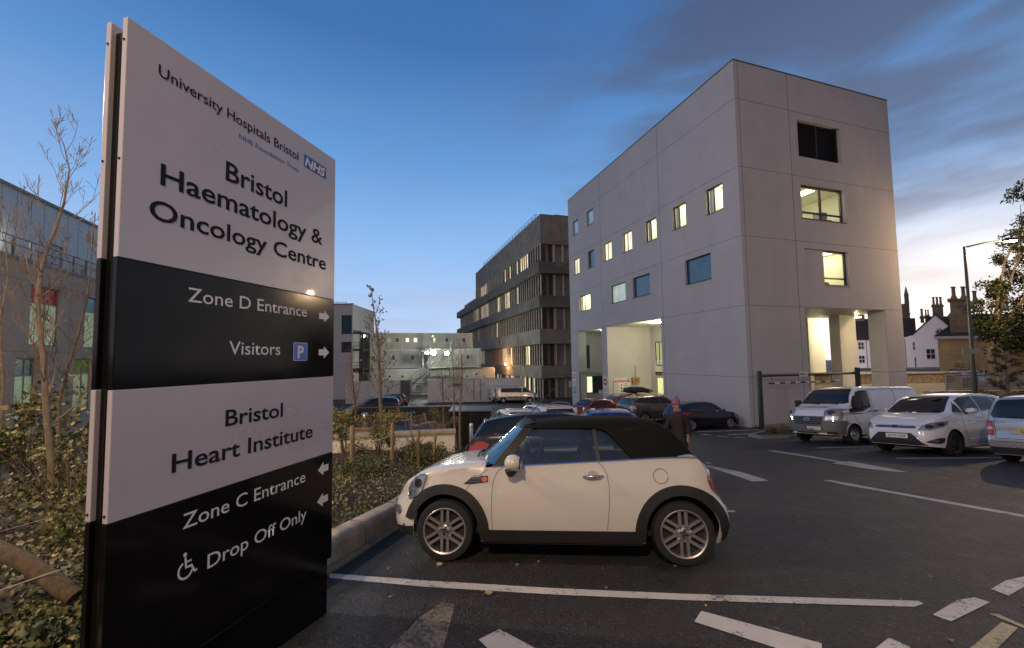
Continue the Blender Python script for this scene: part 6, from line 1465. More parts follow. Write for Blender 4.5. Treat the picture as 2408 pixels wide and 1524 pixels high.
def make_mpv():
    WP = paint('pearl_white', (.62, .62, .66), rough=.22)
    L, Wd, H = 4.38, 1.83, 1.62; r = .325
    top = [(0, .42), (.01, .50), (.035, .555), (.09, .605), (.16, .645), (.215, .68), (.30, .825), (.37, .925), (.44, .975), (.55, 1.0), (.70, .995), (.84, .965), (.92, .92), (.96, .82), (.99, .66), (1, .60)]
    belt = [(0, .40), (.05, .52), (.15, .60), (.22, .62), (.4, .64), (.7, .70), (.9, .75), (1, .6)]
    c = Car('family_car', 'white family car with trapezoid black grille parked between the delivery van and the silver car', L, Wd, H, .88, .88+2.65, r, top, belt, WP, sill=.22, plan=(.80, .50, .6, .66), wr=.73, nose=[(0, .16), (.25, .03), (.42, .0), (.62, .02), (.78, .08), (.95, .22), (1.3, .3)])
    c.decal([(-.62, 1.09), (.62, 1.09), (.68, 1.13), (.56, 1.48), (.50, 1.525), (-.50, 1.525), (-.56, 1.48), (-.68, 1.13)], 'front', GLASS, 'windscreen', off=.007, res=.09)
    c.both([(1.12, 1.10), (1.42, 1.36), (1.47, 1.10)], GLASS, 'quarter_window', off=.008, res=.07); c.both([(1.52, 1.11), (1.52, 1.40), (1.75, 1.49), (2.28, 1.52), (2.30, 1.13)], GLASS, 'side_window', off=.008, res=.08)
    c.both([(2.36, 1.13), (2.36, 1.52), (3.1, 1.50), (3.22, 1.18)], GLASS, 'side_window', off=.008, res=.08); c.both([(3.28, 1.20), (3.18, 1.49), (3.6, 1.44), (3.85, 1.28)], GLASS, 'side_window', off=.008, res=.08)
    c.decal([(-.6, 1.12), (.6, 1.12), (.52, 1.46), (-.52, 1.46)], 'rear', GLASS, 'rear_window', off=.008, res=.1)
    g_ = c.decal([(-.68, .285), (-.60, .25), (.60, .25), (.68, .285), (.52, .47), (.40, .575), (-.40, .575), (-.52, .47)], 'front', PLAST, 'lower_grille', off=.010, res=.06)
    e = [(-.68, .285), (-.60, .25), (.60, .25), (.68, .285), (.52, .47), (.40, .575), (-.40, .575), (-.52, .47), (-.68, .285)]; c.line(e, 'grille_surround', .014, CHROME, sides=('front',), off=.008, parent=g_)
    for z in (.29, .325, .36): c.line([(-.55, z), (.55, z)], 'grille_slat', .008, SEAM, sides=('front',), off=.012, parent=g_)
    u_ = c.decal([(-.50, .735), (-.46, .705), (.46, .705), (.50, .735), (.44, .765), (-.44, .765)], 'front', PLAST, 'upper_grille', off=.010, res=.06); c.line([(-.46, .735), (.46, .735)], 'grille_bar', .012, CHROME, sides=('front',), off=.012, parent=u_)
    bd = c.decal([(.10*math.cos(2*math.pi*i/20), .735+.042*math.sin(2*math.pi*i/20)) for i in range(20)], 'front', CHROME, 'badge', off=.02, res=.03); c.decal([(.088*math.cos(2*math.pi*i/20), .735+.034*math.sin(2*math.pi*i/20)) for i in range(20)], 'front', BLUEOV, 'badge_field', off=.023, res=.03, parent=bd)
    hx = c.bvh.ray_cast(Vector((8, 0, .735)), Vector((-1, 0, 0)))[0].x+.03; lettering('Ford', .032, CHROME, bd, Matrix.Translation((hx, 0, .722)) @ Matrix(((0, 0, 1), (1, 0, 0), (0, 1, 0))).to_4x4(), width=.11, align='CENTER')
    for s_ in (1, -1):
        h = c.decal([(s_*y, z) for y, z in ((.54, .66), (.60, .78), (.74, .855), (.895, .90), (.90, .87), (.86, .74), (.74, .66))], 'front', LENS, 'headlight', off=.010, res=.05)
        c.decal([(s_*(.72+.06*math.cos(2*math.pi*i/14)), .755+.05*math.sin(2*math.pi*i/14)) for i in range(14)], 'front', LENSD, 'reflector', off=.014, res=.03, parent=h); c.decal([(s_*y, z) for y, z in ((.80, .78), (.84, .84), (.885, .86), (.86, .78))], 'front', LENSD, 'reflector', off=.014, res=.03, parent=h)
        f = c.decal([(s_*y, z) for y, z in ((.66, .37), (.82, .33), (.86, .36), (.88, .475), (.84, .48))], 'front', PLAST, 'fog_surround', off=.010, res=.05); c.decal([(s_*(.79+.042*math.cos(2*math.pi*i/14)), .405+.042*math.sin(2*math.pi*i/14)) for i in range(14)], 'front', LENS, 'fog_lamp', off=.016, res=.03, parent=f)
    c.line([(-.76, .80), (-.6, .785), (.6, .785), (.76, .80)], sides=('front',)); c.line([(.36, .90), (.6, .97), (.95, 1.02)])
    c.line([(1.38, 1.06), (1.36, .8), (1.42, .34), (2.33, .32), (2.33, 1.1)]); c.line([(2.33, .32), (3.0, .33), (3.2, .66), (3.22, 1.14)]); c.line([(1.12, 1.08), (2.3, 1.115), (3.3, 1.17)], 'window_trim', .010, CHROME); c.line([(.95, .70), (1.6, .78), (3.4, .90)], rad=.003)
    c.line([(1.5, .42), (2.9, .46)], 'rubbing_strip', .012, WP)
    c.handle([(2.12, .97), (3.0, 1.0)], WP); c.mirror(1.62, 1.08, WP, (.11, .12, .075), .16)
    c.decal([(-.7, .20), (.7, .20), (.72, .245), (-.72, .245)], 'front', PLAST, 'splitter', off=.012)
    for y0, y1 in ((.60, .02), (0, -.58)): c.line([(y0, 1.10), (y1, 1.115)], 'wiper', .012, PLINK, sides=('front',), off=.016)
    c.wheels('multi', rimf=.69, width=.215, n=15, rim=mat('graphite_alloy', (.10, .095, .10), .35, metal=.8))
    c.plate('WV15 UWF', 'front', .505, PLW, y=.05)
    c.place(13.0, 12.5, HEAD); c.t.scale = (1, 1, 1.055); return c
make_mpv()
def make_touran():
    SV = paint('silver_paint', (.42, .42, .43), metal=.55, rough=.3)
    L, Wd, H = 4.39, 1.80, 1.63; r = .315
    top = [(0, .42), (.04, .53), (.1, .58), (.2, .64), (.30, .80), (.38, .93), (.45, .98), (.58, 1), (.80, .995), (.92, .965), (.955, .90), (.985, .72), (1, .60)]
    belt = [(0, .4), (.1, .54), (.25, .62), (.5, .655), (.9, .70), (1, .56)]
    c = Car('people_carrier', 'silver people carrier seen from behind at the right edge, roof bars on top', L, Wd, H, .88, .88+2.68, r, top, belt, SV, sill=.22, plan=(.6, .55, .5, .80), wr=.76, tail=[(0, .14), (.3, .04), (.5, .0), (.62, .0), (.70, .06), (.85, .07), (1.1, .10), (1.6, .12)])
    rw = [(0, 1.06), (.66, 1.08), (.72, 1.14), (.60, 1.46), (.54, 1.50), (0, 1.515)]
    c.decal(rw+[(-y, z) for y, z in rw[::-1]], 'rear', GLASS, 'rear_window', off=.008, res=.09)
    c.both([(1.3, 1.08), (1.62, 1.46), (2.2, 1.50), (2.22, 1.10)], GLASS, 'side_window', off=.008, res=.09); c.both([(2.28, 1.10), (2.28, 1.50), (3.1, 1.5), (3.15, 1.12)], GLASS, 'side_window', off=.008, res=.09); c.both([(3.21, 1.12), (3.21, 1.49), (3.8, 1.46), (4.02, 1.20), (3.95, 1.13)], GLASS, 'side_window', off=.008, res=.09)
    ws = [(0, 1.08), (.66, 1.10), (.56, 1.46), (0, 1.52)]; c.decal(ws+[(-y, z) for y, z in ws[::-1]], 'front', GLASS, 'windscreen', off=.008, res=.1)
    for s_ in (1, -1):
        tl = c.decal([(s_*y, z) for y, z in ((.66, .66), (.655, .98), (.74, 1.02), (.875, 1.0), (.885, .68))], 'rear', RED, 'tail_light', off=.014, res=.05)
        c.decal([(s_*y, z) for y, z in ((.67, .80), (.67, .87), (.87, .86), (.87, .79))], 'rear', mat('tail_pale', (.55, .40, .40), .12, coat=1), 'reverse_lens', off=.018, res=.05, parent=tl)
    c.line([(-.64, 1.03), (-.63, .60), (.63, .60), (.64, 1.03)], sides=('rear',), rad=.005); c.decal([(-.40, .70), (.40, .70), (.42, .86), (-.42, .86)], 'rear', mat('silver_recess_shade', (.30, .30, .31), .35, metal=.5), 'plate_recess_shade', off=.003, skirt=0)  # flat darker silver patch paints the shade of the plate hollow
    c.line([(-.88, .53), (.88, .53)], sides=('rear',), rad=.005); c.decal([(-.86, .24), (.86, .24), (.86, .40), (-.86, .40)], 'rear', PLAST, 'rear_bumper', off=.008)
    c.decal([(-.55, .45), (.55, .45), (.55, .475), (-.55, .475)], 'rear', RED, 'reflector', off=.01) if False else None
    z = .955; hx = c.bvh.ray_cast(Vector((-8, 0, z)), Vector((1, 0, 0)))[0].x-.012
    b = B(); b.lathe([(.058, -.004), (.07, -.004), (.07, .004), (.058, .004), (.058, -.004)], (0, 0, 0), 'x', 28, cap=False)
    def bar(a, e): b.tube([(-.002, *a), (-.002, *e)], .0065, 6)
    bar((.034, .050), (0, .004)); bar((-.034, .050), (0, .004)); bar((.050, .036), (.026, -.052)); bar((.026, -.052), (0, -.008)); bar((0, -.008), (-.026, -.052)); bar((-.026, -.052), (-.050, .036))
    o = b.out('badge', CHROME, c.t, smooth=50); o.location = (hx, 0, z)
    for y0, y1 in ((0, .42),): c.line([(y0, 1.08), (y1*.5, 1.09), (y1, 1.11)], 'wiper', .014, PLINK, sides=('rear',), off=.014)
    c.line([(.42, .985), (.62, .985)], 'model_script', .008, CHROME, sides=('rear',), off=.006)
    c.wheels('five', rimf=.66, width=.205); rails(c, .60, 1.6, 3.95, PLINK, .05)
    c.line([(.9, .36), (3.0, .36), (3.1, 1.1)]); c.handle([(2.0, .95), (2.95, .96)], SV)
    c.plate('GP55 DVK', 'rear', .78, PLY)
    c.place(13.85, 10.0, GROT); return c
make_touran()
def make_far_van(label, col, x, y, head, name='passenger_van'):
    L, Wd, H = 4.9, 1.9, 1.92
    top = [(0, .40), (.01, .47), (.04, .53), (.12, .60), (.17, .65), (.25, .83), (.31, .94), (.38, .985), (.5, 1), (.95, .99), (.99, .96), (1, .9)]
    belt = [(0, .38), (.1, .53), (.25, .58), (1, .60)]
    c = van(name, label, col, L, Wd, H, .95, 3.0, .32, top, belt)
    c.both([(.98, 1.17), (1.36, 1.62), (1.75, 1.68), (1.78, 1.18)], GLASS, 'side_window', off=.01, res=.12); c.both([(1.86, 1.18), (1.86, 1.68), (4.2, 1.66), (4.24, 1.2)], GLASS, 'side_window', off=.01, res=.12)
    c.decal([(-.72, 1.25), (.72, 1.25), (.62, 1.75), (-.62, 1.75)], 'front', GLASS, 'windscreen', off=.01, res=.12); c.decal([(-.7, 1.15), (.7, 1.15), (.66, 1.7), (-.66, 1.7)], 'rear', GLASS, 'rear_window', off=.01, res=.12)
    c.facepair([(.55, .72), (.6, .95), (.9, 1.0), (.92, .8)], 'front', LENS, 'headlight', off=.012); c.facepair([(.72, .8), (.72, 1.5), (.93, 1.5), (.94, .8)], 'rear', RED, 'tail_light', off=.012)
    c.both([(1.45, .60), (3.5, .60), (3.5, .70), (1.45, .70)], PLAST, 'rubbing_strip', off=.012); c.decal([(-.9, .3), (.9, .3), (.9, .66), (-.9, .66)], 'rear', PLAST, 'rear_bumper', off=.012); c.decal([(-.94, .25), (.94, .25), (.94, .6), (-.94, .6)], 'front', PLAST, 'front_bumper', off=.012)
    c.line([(1.82, .4), (1.82, 1.75)], rad=.008); c.line([(3.4, .75), (3.4, 1.75)], rad=.008); c.line([(1.9, 1.12), (4.3, 1.12)], rad=.01); c.handle([(1.7, 1.03), (1.98, 1.03)], PLAST)
    c.wheels('steel', rimf=.6, rim=mat('wheel_silver', (.40, .40, .42), .4, metal=.7)); c.place(x, y, head); return c
make_far_van('silver passenger van with dark side glass parked before the white hoarding', paint('van_silver', (.42, .40, .37), metal=.4), .45, 47.4, R(-3))
make_far_van('pale green van mostly hidden behind the silver passenger van', paint('van_pale', (.42, .52, .48)), -.35, 49.0-.1, R(-3))
# ------------------------------------------------------------------ cars in the other bays
GAH = GROT+math.pi/2
def col(n, c_, m_=.5, r_=.28): return paint('paint_'+n, c_, metal=m_, rough=r_)
c = hatch('hatchback_car', 'black hatchback with red tail light showing behind the cream convertible', col('black_pearl', (.018, .016, .015), .6, .22), L=4.0, Wd=1.72, H=1.44, rplate='WR08 KXN', rl=REDL); c.aerial(3.35, .12, .32); c.place(1.02, 8.0, R(-5))
e = [(2.02+1.53+.07*math.cos(2*math.pi*i/20), .80+.075*math.sin(2*math.pi*i/20)) for i in range(21)]; c.line(e, 'fuel_flap', .004, sides=('sideR',))
c = hatch('hatchback_car', 'small white car just beyond the black hatchback, its rear screen showing', col('plain_white', (.60, .60, .62), 0), L=3.9, H=1.43, kind_='saloon'); c.place(.10, 14.4, GAH)
c = hatch('estate_car', 'white car with raised silver roof rails beyond the black hatchback', col('warm_white', (.58, .56, .54), 0), L=4.4, Wd=1.82, H=1.56, kind_='suv', r=.33); rails(c, .60, 1.6, 3.9, STEEL, .09); c.place(1.25, 18.2, GAH)
c = hatch('estate_car', 'bright blue car with black roof bars behind the black hatchback', col('bright_blue', (.015, .06, .36), .3), L=4.1, Wd=1.75, H=1.42, kind_='mpv', r=.31); rails(c, .58, 1.5, 3.6, PLINK, .025); c.place(2.75, 12.3, GAH-R(25))
c = hatch('sport_utility_car', 'grey brown sport utility car with yellow rear plate beside the pale block', col('taupe', (.16, .135, .12), .65), L=4.66, Wd=1.80, H=1.66, kind_='suv', r=.345, rplate='WU64 ZKF', rl=mat('clear_tail', (.45, .36, .36), .12, coat=1)); c.place(8.95, 26.1, GROT)
c = hatch('hatchback_car', 'dark navy hatchback parked nose to the pale block beside the grey brown car', col('navy', (.016, .017, .034), .6, .24), L=3.95, Wd=1.72, H=1.46, rplate='WK13 LDU', rl=REDL); c.aerial(1.7, .25, .42); c.place(10.1, 22.4, GROT)
c = hatch('estate_car', 'burnt orange estate car with a black roof box on top', col('burnt_orange', (.26, .055, .02), .4), L=4.5, Wd=1.8, H=1.60, kind_='suv', r=.33); rails(c, .62, 1.5, 4.0, PLINK, .06); c.place(8.75, 29.3, GROT)
def roof_box():
    n = Vector((0, .06, 1)); t = thing('roof_box', 'glossy black roof box strapped on top of the burnt orange car', 'roof box', (8.95, 29.3, gz(29.3)+1.66), GROT)
    b = B(); rows = []
    for i in range(13):
        q = i/12; x = -1.05+2.1*q; w_ = .40*(1-.45*max(0, (q-.55)/.45)**2); h = .40*(1-.75*max(0, (q-.45)/.55)**1.6)*(1 if q > .06 else .8)
        rows.append([Vector((x, w_*u, .06+h*v)) for u, v in ((-.9, 0), (-1, .3), (-.95, .75), (-.7, 1), (.7, 1), (.95, .75), (1, .3), (.9, 0))])
    vs = b.grid(rows, close=True); b.bm.faces.new(vs[0][::-1]); b.bm.faces.new(vs[-1]); b.out('shell', mat('gloss_black', (.012, .012, .012), .12, coat=1), t, smooth=40)
    b = B(); [b.box(x-.03, x+.03, -.55, .55, .0, .06) for x in (-.55, .55)]; b.out('roof_bar', PLAST, t)
roof_box()
c = hatch('hatchback_car', 'bright red hatchback facing the courtyard left of the grey brown car', col('red', (.22, .007, .007), .1), L=3.9, H=1.42, detail=False); c.place(5.1, 27.3, R(212))
c = hatch('hatchback_car', 'pale grey car half hidden inside the entrance recess', col('pale_grey', (.36, .37, .36), .4), L=4.0, H=1.44, detail=False); c.place(11.6, 33.0, HEAD)
for x, y, lb, cc, nm in ((-11.2, 33.6, 'nearest dark blue hatchback of the row behind the courtyard wall', (.012, .022, .05), 'ink_blue'), (-11.9, 36.1, 'silver blue hatchback second in the row behind the courtyard wall', (.22, .28, .36), 'ice_blue'), (-12.3, 38.6, 'navy hatchback third in the row behind the courtyard wall', (.02, .035, .09), 'mid_navy'), (-12.6, 41.2, 'dark maroon hatchback farthest in the row behind the courtyard wall', (.05, .02, .03), 'maroon')):
    c = hatch('hatchback_car', lb, col(nm, cc, .5), L=4.1, H=1.46, detail=False, group='cars parked behind the courtyard wall'); c.place(x, y, HEAD+R(8))
c = hatch('estate_car', 'pale pink car passing on the street behind the upright bar railing', col('pink', (.50, .28, .36), .1), L=4.2, H=1.5, kind_='mpv', detail=False); c.place(37.6, 34, R(15)); c.t.location.z = -1.35; c.t.rotation_euler = (0, 0, R(15)); rails(c, .58, 1.5, 3.6, STEEL, .05)
# ================================================================== small things in the yard
WOOD = mat('stake_wood', (.25, .165, .09), .8, var=.45, scale=5, stretch=(6, 6, 1), bump=.6, bscale=18, dirt=.5); BARK = mat('bark', (.17, .125, .085), .9, var=.35, scale=12, bump=.6, bscale=60)
CRW = mat('cream_render', (.74, .66, .54), .85, var=.08, scale=2, dirt=.2); CAPS = mat('cap_stone', (.34, .29, .20), .8, var=.25, scale=3, bump=.2)
z3 = lambda x, y: ((1300+x/1.905)/1.701, (1100+y/1.905)/1.701)
def low_wall():
    A_ = Vector((-1.72, 12.1, 0)); D = Vector((-.9517, -.17, 0)).normalized(); L = 7.5; t = thing('low_wall', 'low cream rendered wall with a flat stone cap closing the planting bed', 'wall', (A_.x, A_.y, 0), math.atan2(D.y, D.x))
    b = B(); b.box(.0, L, -.34, 0, -1.7, -.50); b.out('rendered_wall', CRW, t)
    b = B(); x = -.04
    while x < L: b.box(x, min(x+.88, L), -.39, .05, -.50, -.415); x += .885
    b.out('cap', CAPS, t, bevel=.008)
low_wall()
def plain_wall(name, label, A_, Z_, z0a, z1a, z0b, z1b, th, m1, m2, cap=.08):
    A_, Z_ = Vector((*A_, 0)), Vector((*Z_, 0)); D = Z_-A_; L = D.length; t = thing(name, label, 'wall', A_, math.atan2(D.y, D.x))
    b = B(); b.prism([(0, z0a), (L, z0b), (L, z1b), (0, z1a)], 0, th, lambda u, v, h: Vector((u, h, v))); b.out('wall_face', m1, t)
    b = B(); b.prism([(-.03, z1a), (L+.03, z1b), (L+.03, z1b+cap), (-.03, z1a+cap)], -.05, th+.05, lambda u, v, h: Vector((u, h, v))); b.out('cap', m2, t)
plain_wall('ramp_wall', 'pale sloping wall with stone cap stepping down beside the bench courtyard', (-6.2, 14), (-10.9, 28), gz(14)-.3, -.62, gz(28)-.3, -1.58, .3, CRW, CAPS)
plain_wall('courtyard_wall', 'long dark retaining wall behind the bench and bins', (-10.9, 28.2), (-1.5, 27.4), -3.5, -1.58, -3.5, -1.45, .3, mat('dark_retaining', (.035, .032, .03), .8, var=.3, scale=2), mat('dark_cap', (.06, .055, .05), .6))
# louvred plant box
def louvre_box():
    t = thing('louvre_enclosure', 'dark slatted plant enclosure with a pale lid between the bare trees and parked cars', 'enclosure', (-2.55, 16.6, gz(17)-.05), R(3))
    b = B(); b.box(.05, 1.6, .05, 1.5, -.1, 1.4); b.out('core', PLINK, t)
    b = B(); z = 0
    while z < 1.34:
        b.prism([(-.02, z), (.04, z+.045), (.04, z+.055), (-.02, z+.012)], 0, 1.65, lambda u, v, h: Vector((h, u, v))); b.prism([(-.02, z), (.04, z+.045), (.04, z+.055), (-.02, z+.012)], 0, 1.5, lambda u, v, h: Vector((u, h, v))); z += .06
    for x in (0, .82, 1.62): b.box(x, x+.04, -.03, .03, 0, 1.4)
    b.out('slats', mat('slat_dark', (.018, .016, .016), .5), t)
    b = B(); b.box(-.04, 1.7, -.05, 1.55, 1.4, 1.45); b.out('lid', mat('lid_metal', (.14, .12, .115), .5, metal=.0, var=.2), t)
louvre_box()
def bench(label, x, y, rz, L=2.0):
    t = thing('park_bench', label, 'bench', (x, y, gz(y)), rz, 'timber slat benches in the courtyard')
    SL = mat('bench_timber', (.25, .15, .085), .6, var=.3, scale=5, stretch=(.5, 8, 8))
    b = B(); [b.box(0, L, q*.105, q*.105+.085, .46, .50) for q in range(5)]; b.out('seat', SL, t, bevel=.005)
    b = B(); [b.box(0, L, .50+q*.03, .54+q*.03, .58+q*.115, .67+q*.115) for q in range(3)]; b.out('backrest', SL, t, bevel=.005)
    for q in (.2, L-.2):
        b = B(); b.tube([(q, .06, -.05), (q, .06, .45)], .035, 8); b.tube([(q, .45, -.05), (q, .45, .45), (q, .60, .95)], .035, 8); b.tube([(q, .06, .44), (q, .5, .44)], .03, 6); b.out('leg', mat('bench_steel', (.33, .32, .30), .4, metal=.6), t)
bench('timber slat bench with back against the dark retaining wall', -8.1, 24, R(1)); bench('timber slat bench end half hidden behind the stainless bin', -4.75, 20.6, R(68), 1.6); bench('backless looking bench top just behind the low cream wall', -4.3, 15.0, R(180-10), 1.5)
def bin_(label, x, y, lid=True):
    t = thing('litter_bin', label, 'bin', (x, y, gz(y)), 0, 'stainless litter bins in the courtyard'); SS = mat('stainless', (.52, .50, .48), .28, metal=.9)
    b = B(); b.lathe([(.2, 0), (.21, .03), (.21, .72), (.2, .74)], (0, 0, 0), 'z', 20); b.out('body', SS, t, smooth=40)
    b = B(); b.lathe([(.215, .72), (.215, .95), (.17, 1.04), (.05, 1.09), (.001, 1.09)], (0, 0, 0), 'z', 20); b.out('hood', mat('bin_hood', (.02, .018, .018), .3, coat=.5) if lid else SS, t, smooth=40)
bin_('stainless litter bin with glossy black hood right of the bench', -5.62, 23.0); bin_('all steel litter bin left of the bench', -8.25, 23.0, False)
for x, y, lb in ((3.35, 28.5, 'stainless bollard right of the roof rail car, tallest in view'), (1.42, 30, 'stainless bollard in front of the silver passenger van'), (4.25, 27.9, 'stainless bollard beside the first no entry pier'), (-1.35, 13.2, 'short stainless bollard beside the small white car'), (3.9, 25.6, 'stainless bollard stub left of the red hatchback'), (4.35, 25.5, 'stainless bollard stub nearest the red hatchback')):
    t = thing('bollard', lb, 'bollard', (x, y, gz(y)), 0, 'stainless bollards'); b = B(); b.lathe([(.06, -.05), (.06, .98), (.05, 1.0), (.001, 1.0)], (0, 0, 0), 'z', 14); b.out('tube', mat('stainless', (.52, .50, .48), .28, metal=.9), t, smooth=40); b = B(); b.lathe([(.063, .86), (.063, .9)], (0, 0, 0), 'z', 14); b.out('band', CAPS, t)
# wall signs on the piers (flush with the long elevation, facing out)
C0 = Vector((12.756, 22.3, 0))
def wall_sign(name, label, u0, u1, z0, z1, maker, y=None, dd=.03):
    # plate on the long elevation (x = 0 plane of the block), readable from outside: local x runs towards smaller u
    t = thing(name, label, 'sign', C0+GA*u1-GB*dd, math.atan2(-GA.y, -GA.x)); b = B(); b.box(0, u1-u0, 0, .015, z0, z1); b.out('plate', mat('plain_white', (.7, .69, .66), .5), t); maker(t, u1-u0, z0, z1); return t
def FR(u, z, y=-.002): return Matrix.Translation((u, y, z)) @ Matrix(((1, 0, 0), (0, 0, -1), (0, 1, 0))).to_4x4()
REDS = mat('sign_red', (.42, .02, .02), .4)
def disc(t, cx_, cz_, r, mt, name, y=-.003):
    b = B(); b.prism([(cx_+r*math.cos(2*math.pi*i/28), cz_+r*math.sin(2*math.pi*i/28)) for i in range(28)], y, .001, lambda u, v, h: Vector((u, h, v))); return b.out(name, mt, t)
def flatbox(t, x0, x1, z0, z1, mt, name, y=-.003):
    b = B(); b.box(x0, x1, y, .001, z0, z1); return b.out(name, mt, t)
def no_entry(t, w_, z0, z1):
    cz_ = z1-w_*.56; d_ = disc(t, w_/2, cz_, w_*.42, REDS, 'red_disc'); flatbox(d_, w_*.2, w_*.8, cz_-w_*.07, cz_+w_*.07, mat('plain_white', (.7, .69, .66), .5), 'white_bar', -.005)
    h = (cz_-w_*.5-z0)/5.2
    for i, s_ in enumerate(('NO ENTRY', 'AMBULANCE', 'VEHICLES', 'ONLY')): lettering(s_, h*.62, INK, t, FR(w_/2, cz_-w_*.55-h*(i+1)), width=w_*.8 if i else w_*.7, align='CENTER', bold=.02)
wall_sign('no_entry_sign', 'narrow no entry sign on the far left pier above a blue notice', 20.55, 21.25, -1.15, .22, no_entry)
def blue_notice(t, w_, z0, z1):
    flatbox(t, .01, w_-.01, z0+.01, z1-.01, mat('notice_blue', (.05, .28, .45), .4), 'blue_field'); [flatbox(t, .1, w_*(.8-.1*k), z1-.2-.14*k, z1-.14-.14*k, INKW, 'notice_line', -.005) for k in range(3)]
wall_sign('blue_notice', 'light blue notice under the narrow no entry sign', 20.55, 21.2, -1.95, -1.2, blue_notice)
wall_sign('no_entry_sign', 'larger no entry sign on the pier beside the cream entrance recess', 14.45, 15.25, -1.45, -.02, no_entry)
def tiny_blue(t, w_, z0, z1): flatbox(t, .01, w_-.01, z0+.01, z1-.01, mat('notice_navy', (.02, .04, .10), .4), 'navy_field'); [flatbox(t, .1, w_-.1, z1-.12-.09*k, z1-.08-.09*k, INKW, 'notice_line', -.005) for k in range(3)]
wall_sign('navy_notice', 'small navy notice below the lit kiosk window', 16.6, 17.5, -1.75, -1.35, tiny_blue, dd=-.8+.03)
t = thing('terms_board', 'white parking terms and conditions board on the cream recess wall', 'sign', C0+GA*14.30+GB*.55, math.atan2(GB.y, GB.x))
b = B(); b.box(0, 1.6, 0, .03, -2.1, -.15); b.out('plate', mat('plain_white', (.7, .69, .66), .5), t)
flatbox(t, .04, 1.56, -.52, -.36, REDS, 'red_band'); lettering('Terms and Conditions', .085, INKW, t, FR(.8, -.48, -.005), width=1.2, align='CENTER', bold=.02); lettering('University Hospitals Bristol', .06, INK, t, FR(.08, -.28, -.002), width=.85); flatbox(t, 1.3, 1.52, -.30, -.20, NHSB, 'logo')
for k in range(9):
    flatbox(t, .08, .08+.45*(1 if k % 3 else .7), -.70-.14*k, -.66-.14*k, mat('print_grey', (.2, .2, .2), .6), 'notice_line'); flatbox(t, .95, .95+.5*(1 if k % 2 else .8), -.70-.14*k, -.66-.14*k, mat('print_grey', (.2, .2, .2), .6), 'notice_line')
for k in range(4): flatbox(t, .65, .80, -.85-.26*k, -.70-.26*k, mat('notice_navy', (.02, .04, .10), .4) if k else AMB, 'pictogram')
t = thing('hanging_sign', 'small amber hanging sign on a thin rod above the roof box', 'sign', C0+GA*14.2+GB*2.7, math.atan2(GB.y, GB.x))
b = B(); b.tube([(0, 0, .9), (0, 0, -.15)], .03, 6); b.out('rod', STEEL, t); b = B(); b.prism([(-.42, -.15), (.42, -.15), (.34, -.62), (-.30, -.62)], -.04, .04, lambda u, v, h: Vector((u, h, v))); o = b.out('board', mat('amber_board', (.35, .20, .06), .5), t); flatbox(o, -.2, .2, -.36, -.32, INK, 'notice_line', -.045); flatbox(o, -.16, .16, -.46, -.42, INK, 'notice_line', -.045)
# road sign on the street beyond the undercroft
t = thing('road_sign', 'round road sign back with a pale post seen through the undercroft', 'sign', (26.2, 33, -1.35)); b = B(); b.tube([(0, 0, 0), (0, 0, 2.9)], .05, 8); b.out('post', mat('post_pale', (.6, .58, .55), .5), t); b = B(); b.cyl((0, -.06, 2.2), (0, -.04, 2.2), .38, n=28); b.out('disc', mat('amber_board', (.35, .20, .06), .5), t)
# planted island kerb by the white van
t = thing('kerb_island', 'low kerbed island with dark ground cover in front of the delivery van', 'kerb', (0, 0, 0))
b = B(); q = [GP(*zB(632, 158)), GP(*zB(720, 172)), GP(*zB(960, 166)), GP(*zB(960, 118)), GP(*zB(800, 116))]
pl = [(p_.x, p_.y) for p_ in q]; cx_ = sum(p_[0] for p_ in pl)/5; cy_ = sum(p_[1] for p_ in pl)/5
ib = B(); top_ = []
for i in range(5):
    a, e = Vector((*pl[i], 0)), Vector((*pl[(i+1) % 5], 0)); d_ = (e-a).normalized(); n_ = Vector((-d_.y, d_.x, 0)); n_ = n_ if n_.dot(Vector((cx_, cy_, 0))-a) > 0 else -n_
    vs = [a, e, e+n_*.14, a+n_*.14]; v0 = [ib.bm.verts.new((v.x, v.y, gz(v.y)-.05)) for v in vs]; v1 = [ib.bm.verts.new((v.x, v.y, gz(v.y)+.12+i*.0015)) for v in vs]
    for k in range(4): ib.bm.faces.new((v0[k], v0[(k+1) % 4], v1[(k+1) % 4], v1[k]))
    ib.bm.faces.new(v1)
ib.out('kerb_stones', mat('kerb_grey', (.20, .195, .18), .85, var=.3, scale=6), t); b.poly([Vector((x, y, gz(y)+.08)) for x, y in pl]); b.out('soil_bed', SOIL, t)
t = thing('kerb_strip', 'narrow pebbled strip and kerb along the foot of the pale block', 'kerb', (0, 0, 0)); b = B(); A_ = C0-GA*.75-GB*.1
for u in range(0, 13): p_ = A_+GB*u; e = A_+GB*(u+.985); ib = [Vector((p_.x, p_.y, gz(p_.y)-.1)), Vector((e.x, e.y, gz(e.y)-.1)), Vector((e.x, e.y, gz(e.y)+.11)), Vector((p_.x, p_.y, gz(p_.y)+.11))]; b.poly(ib); b.poly([ib[3], ib[2], ib[2]+GA*.6, ib[3]+GA*.6])
b.out('kerb_stones', mat('kerb_grey', (.20, .195, .18), .85, var=.3, scale=6), t)
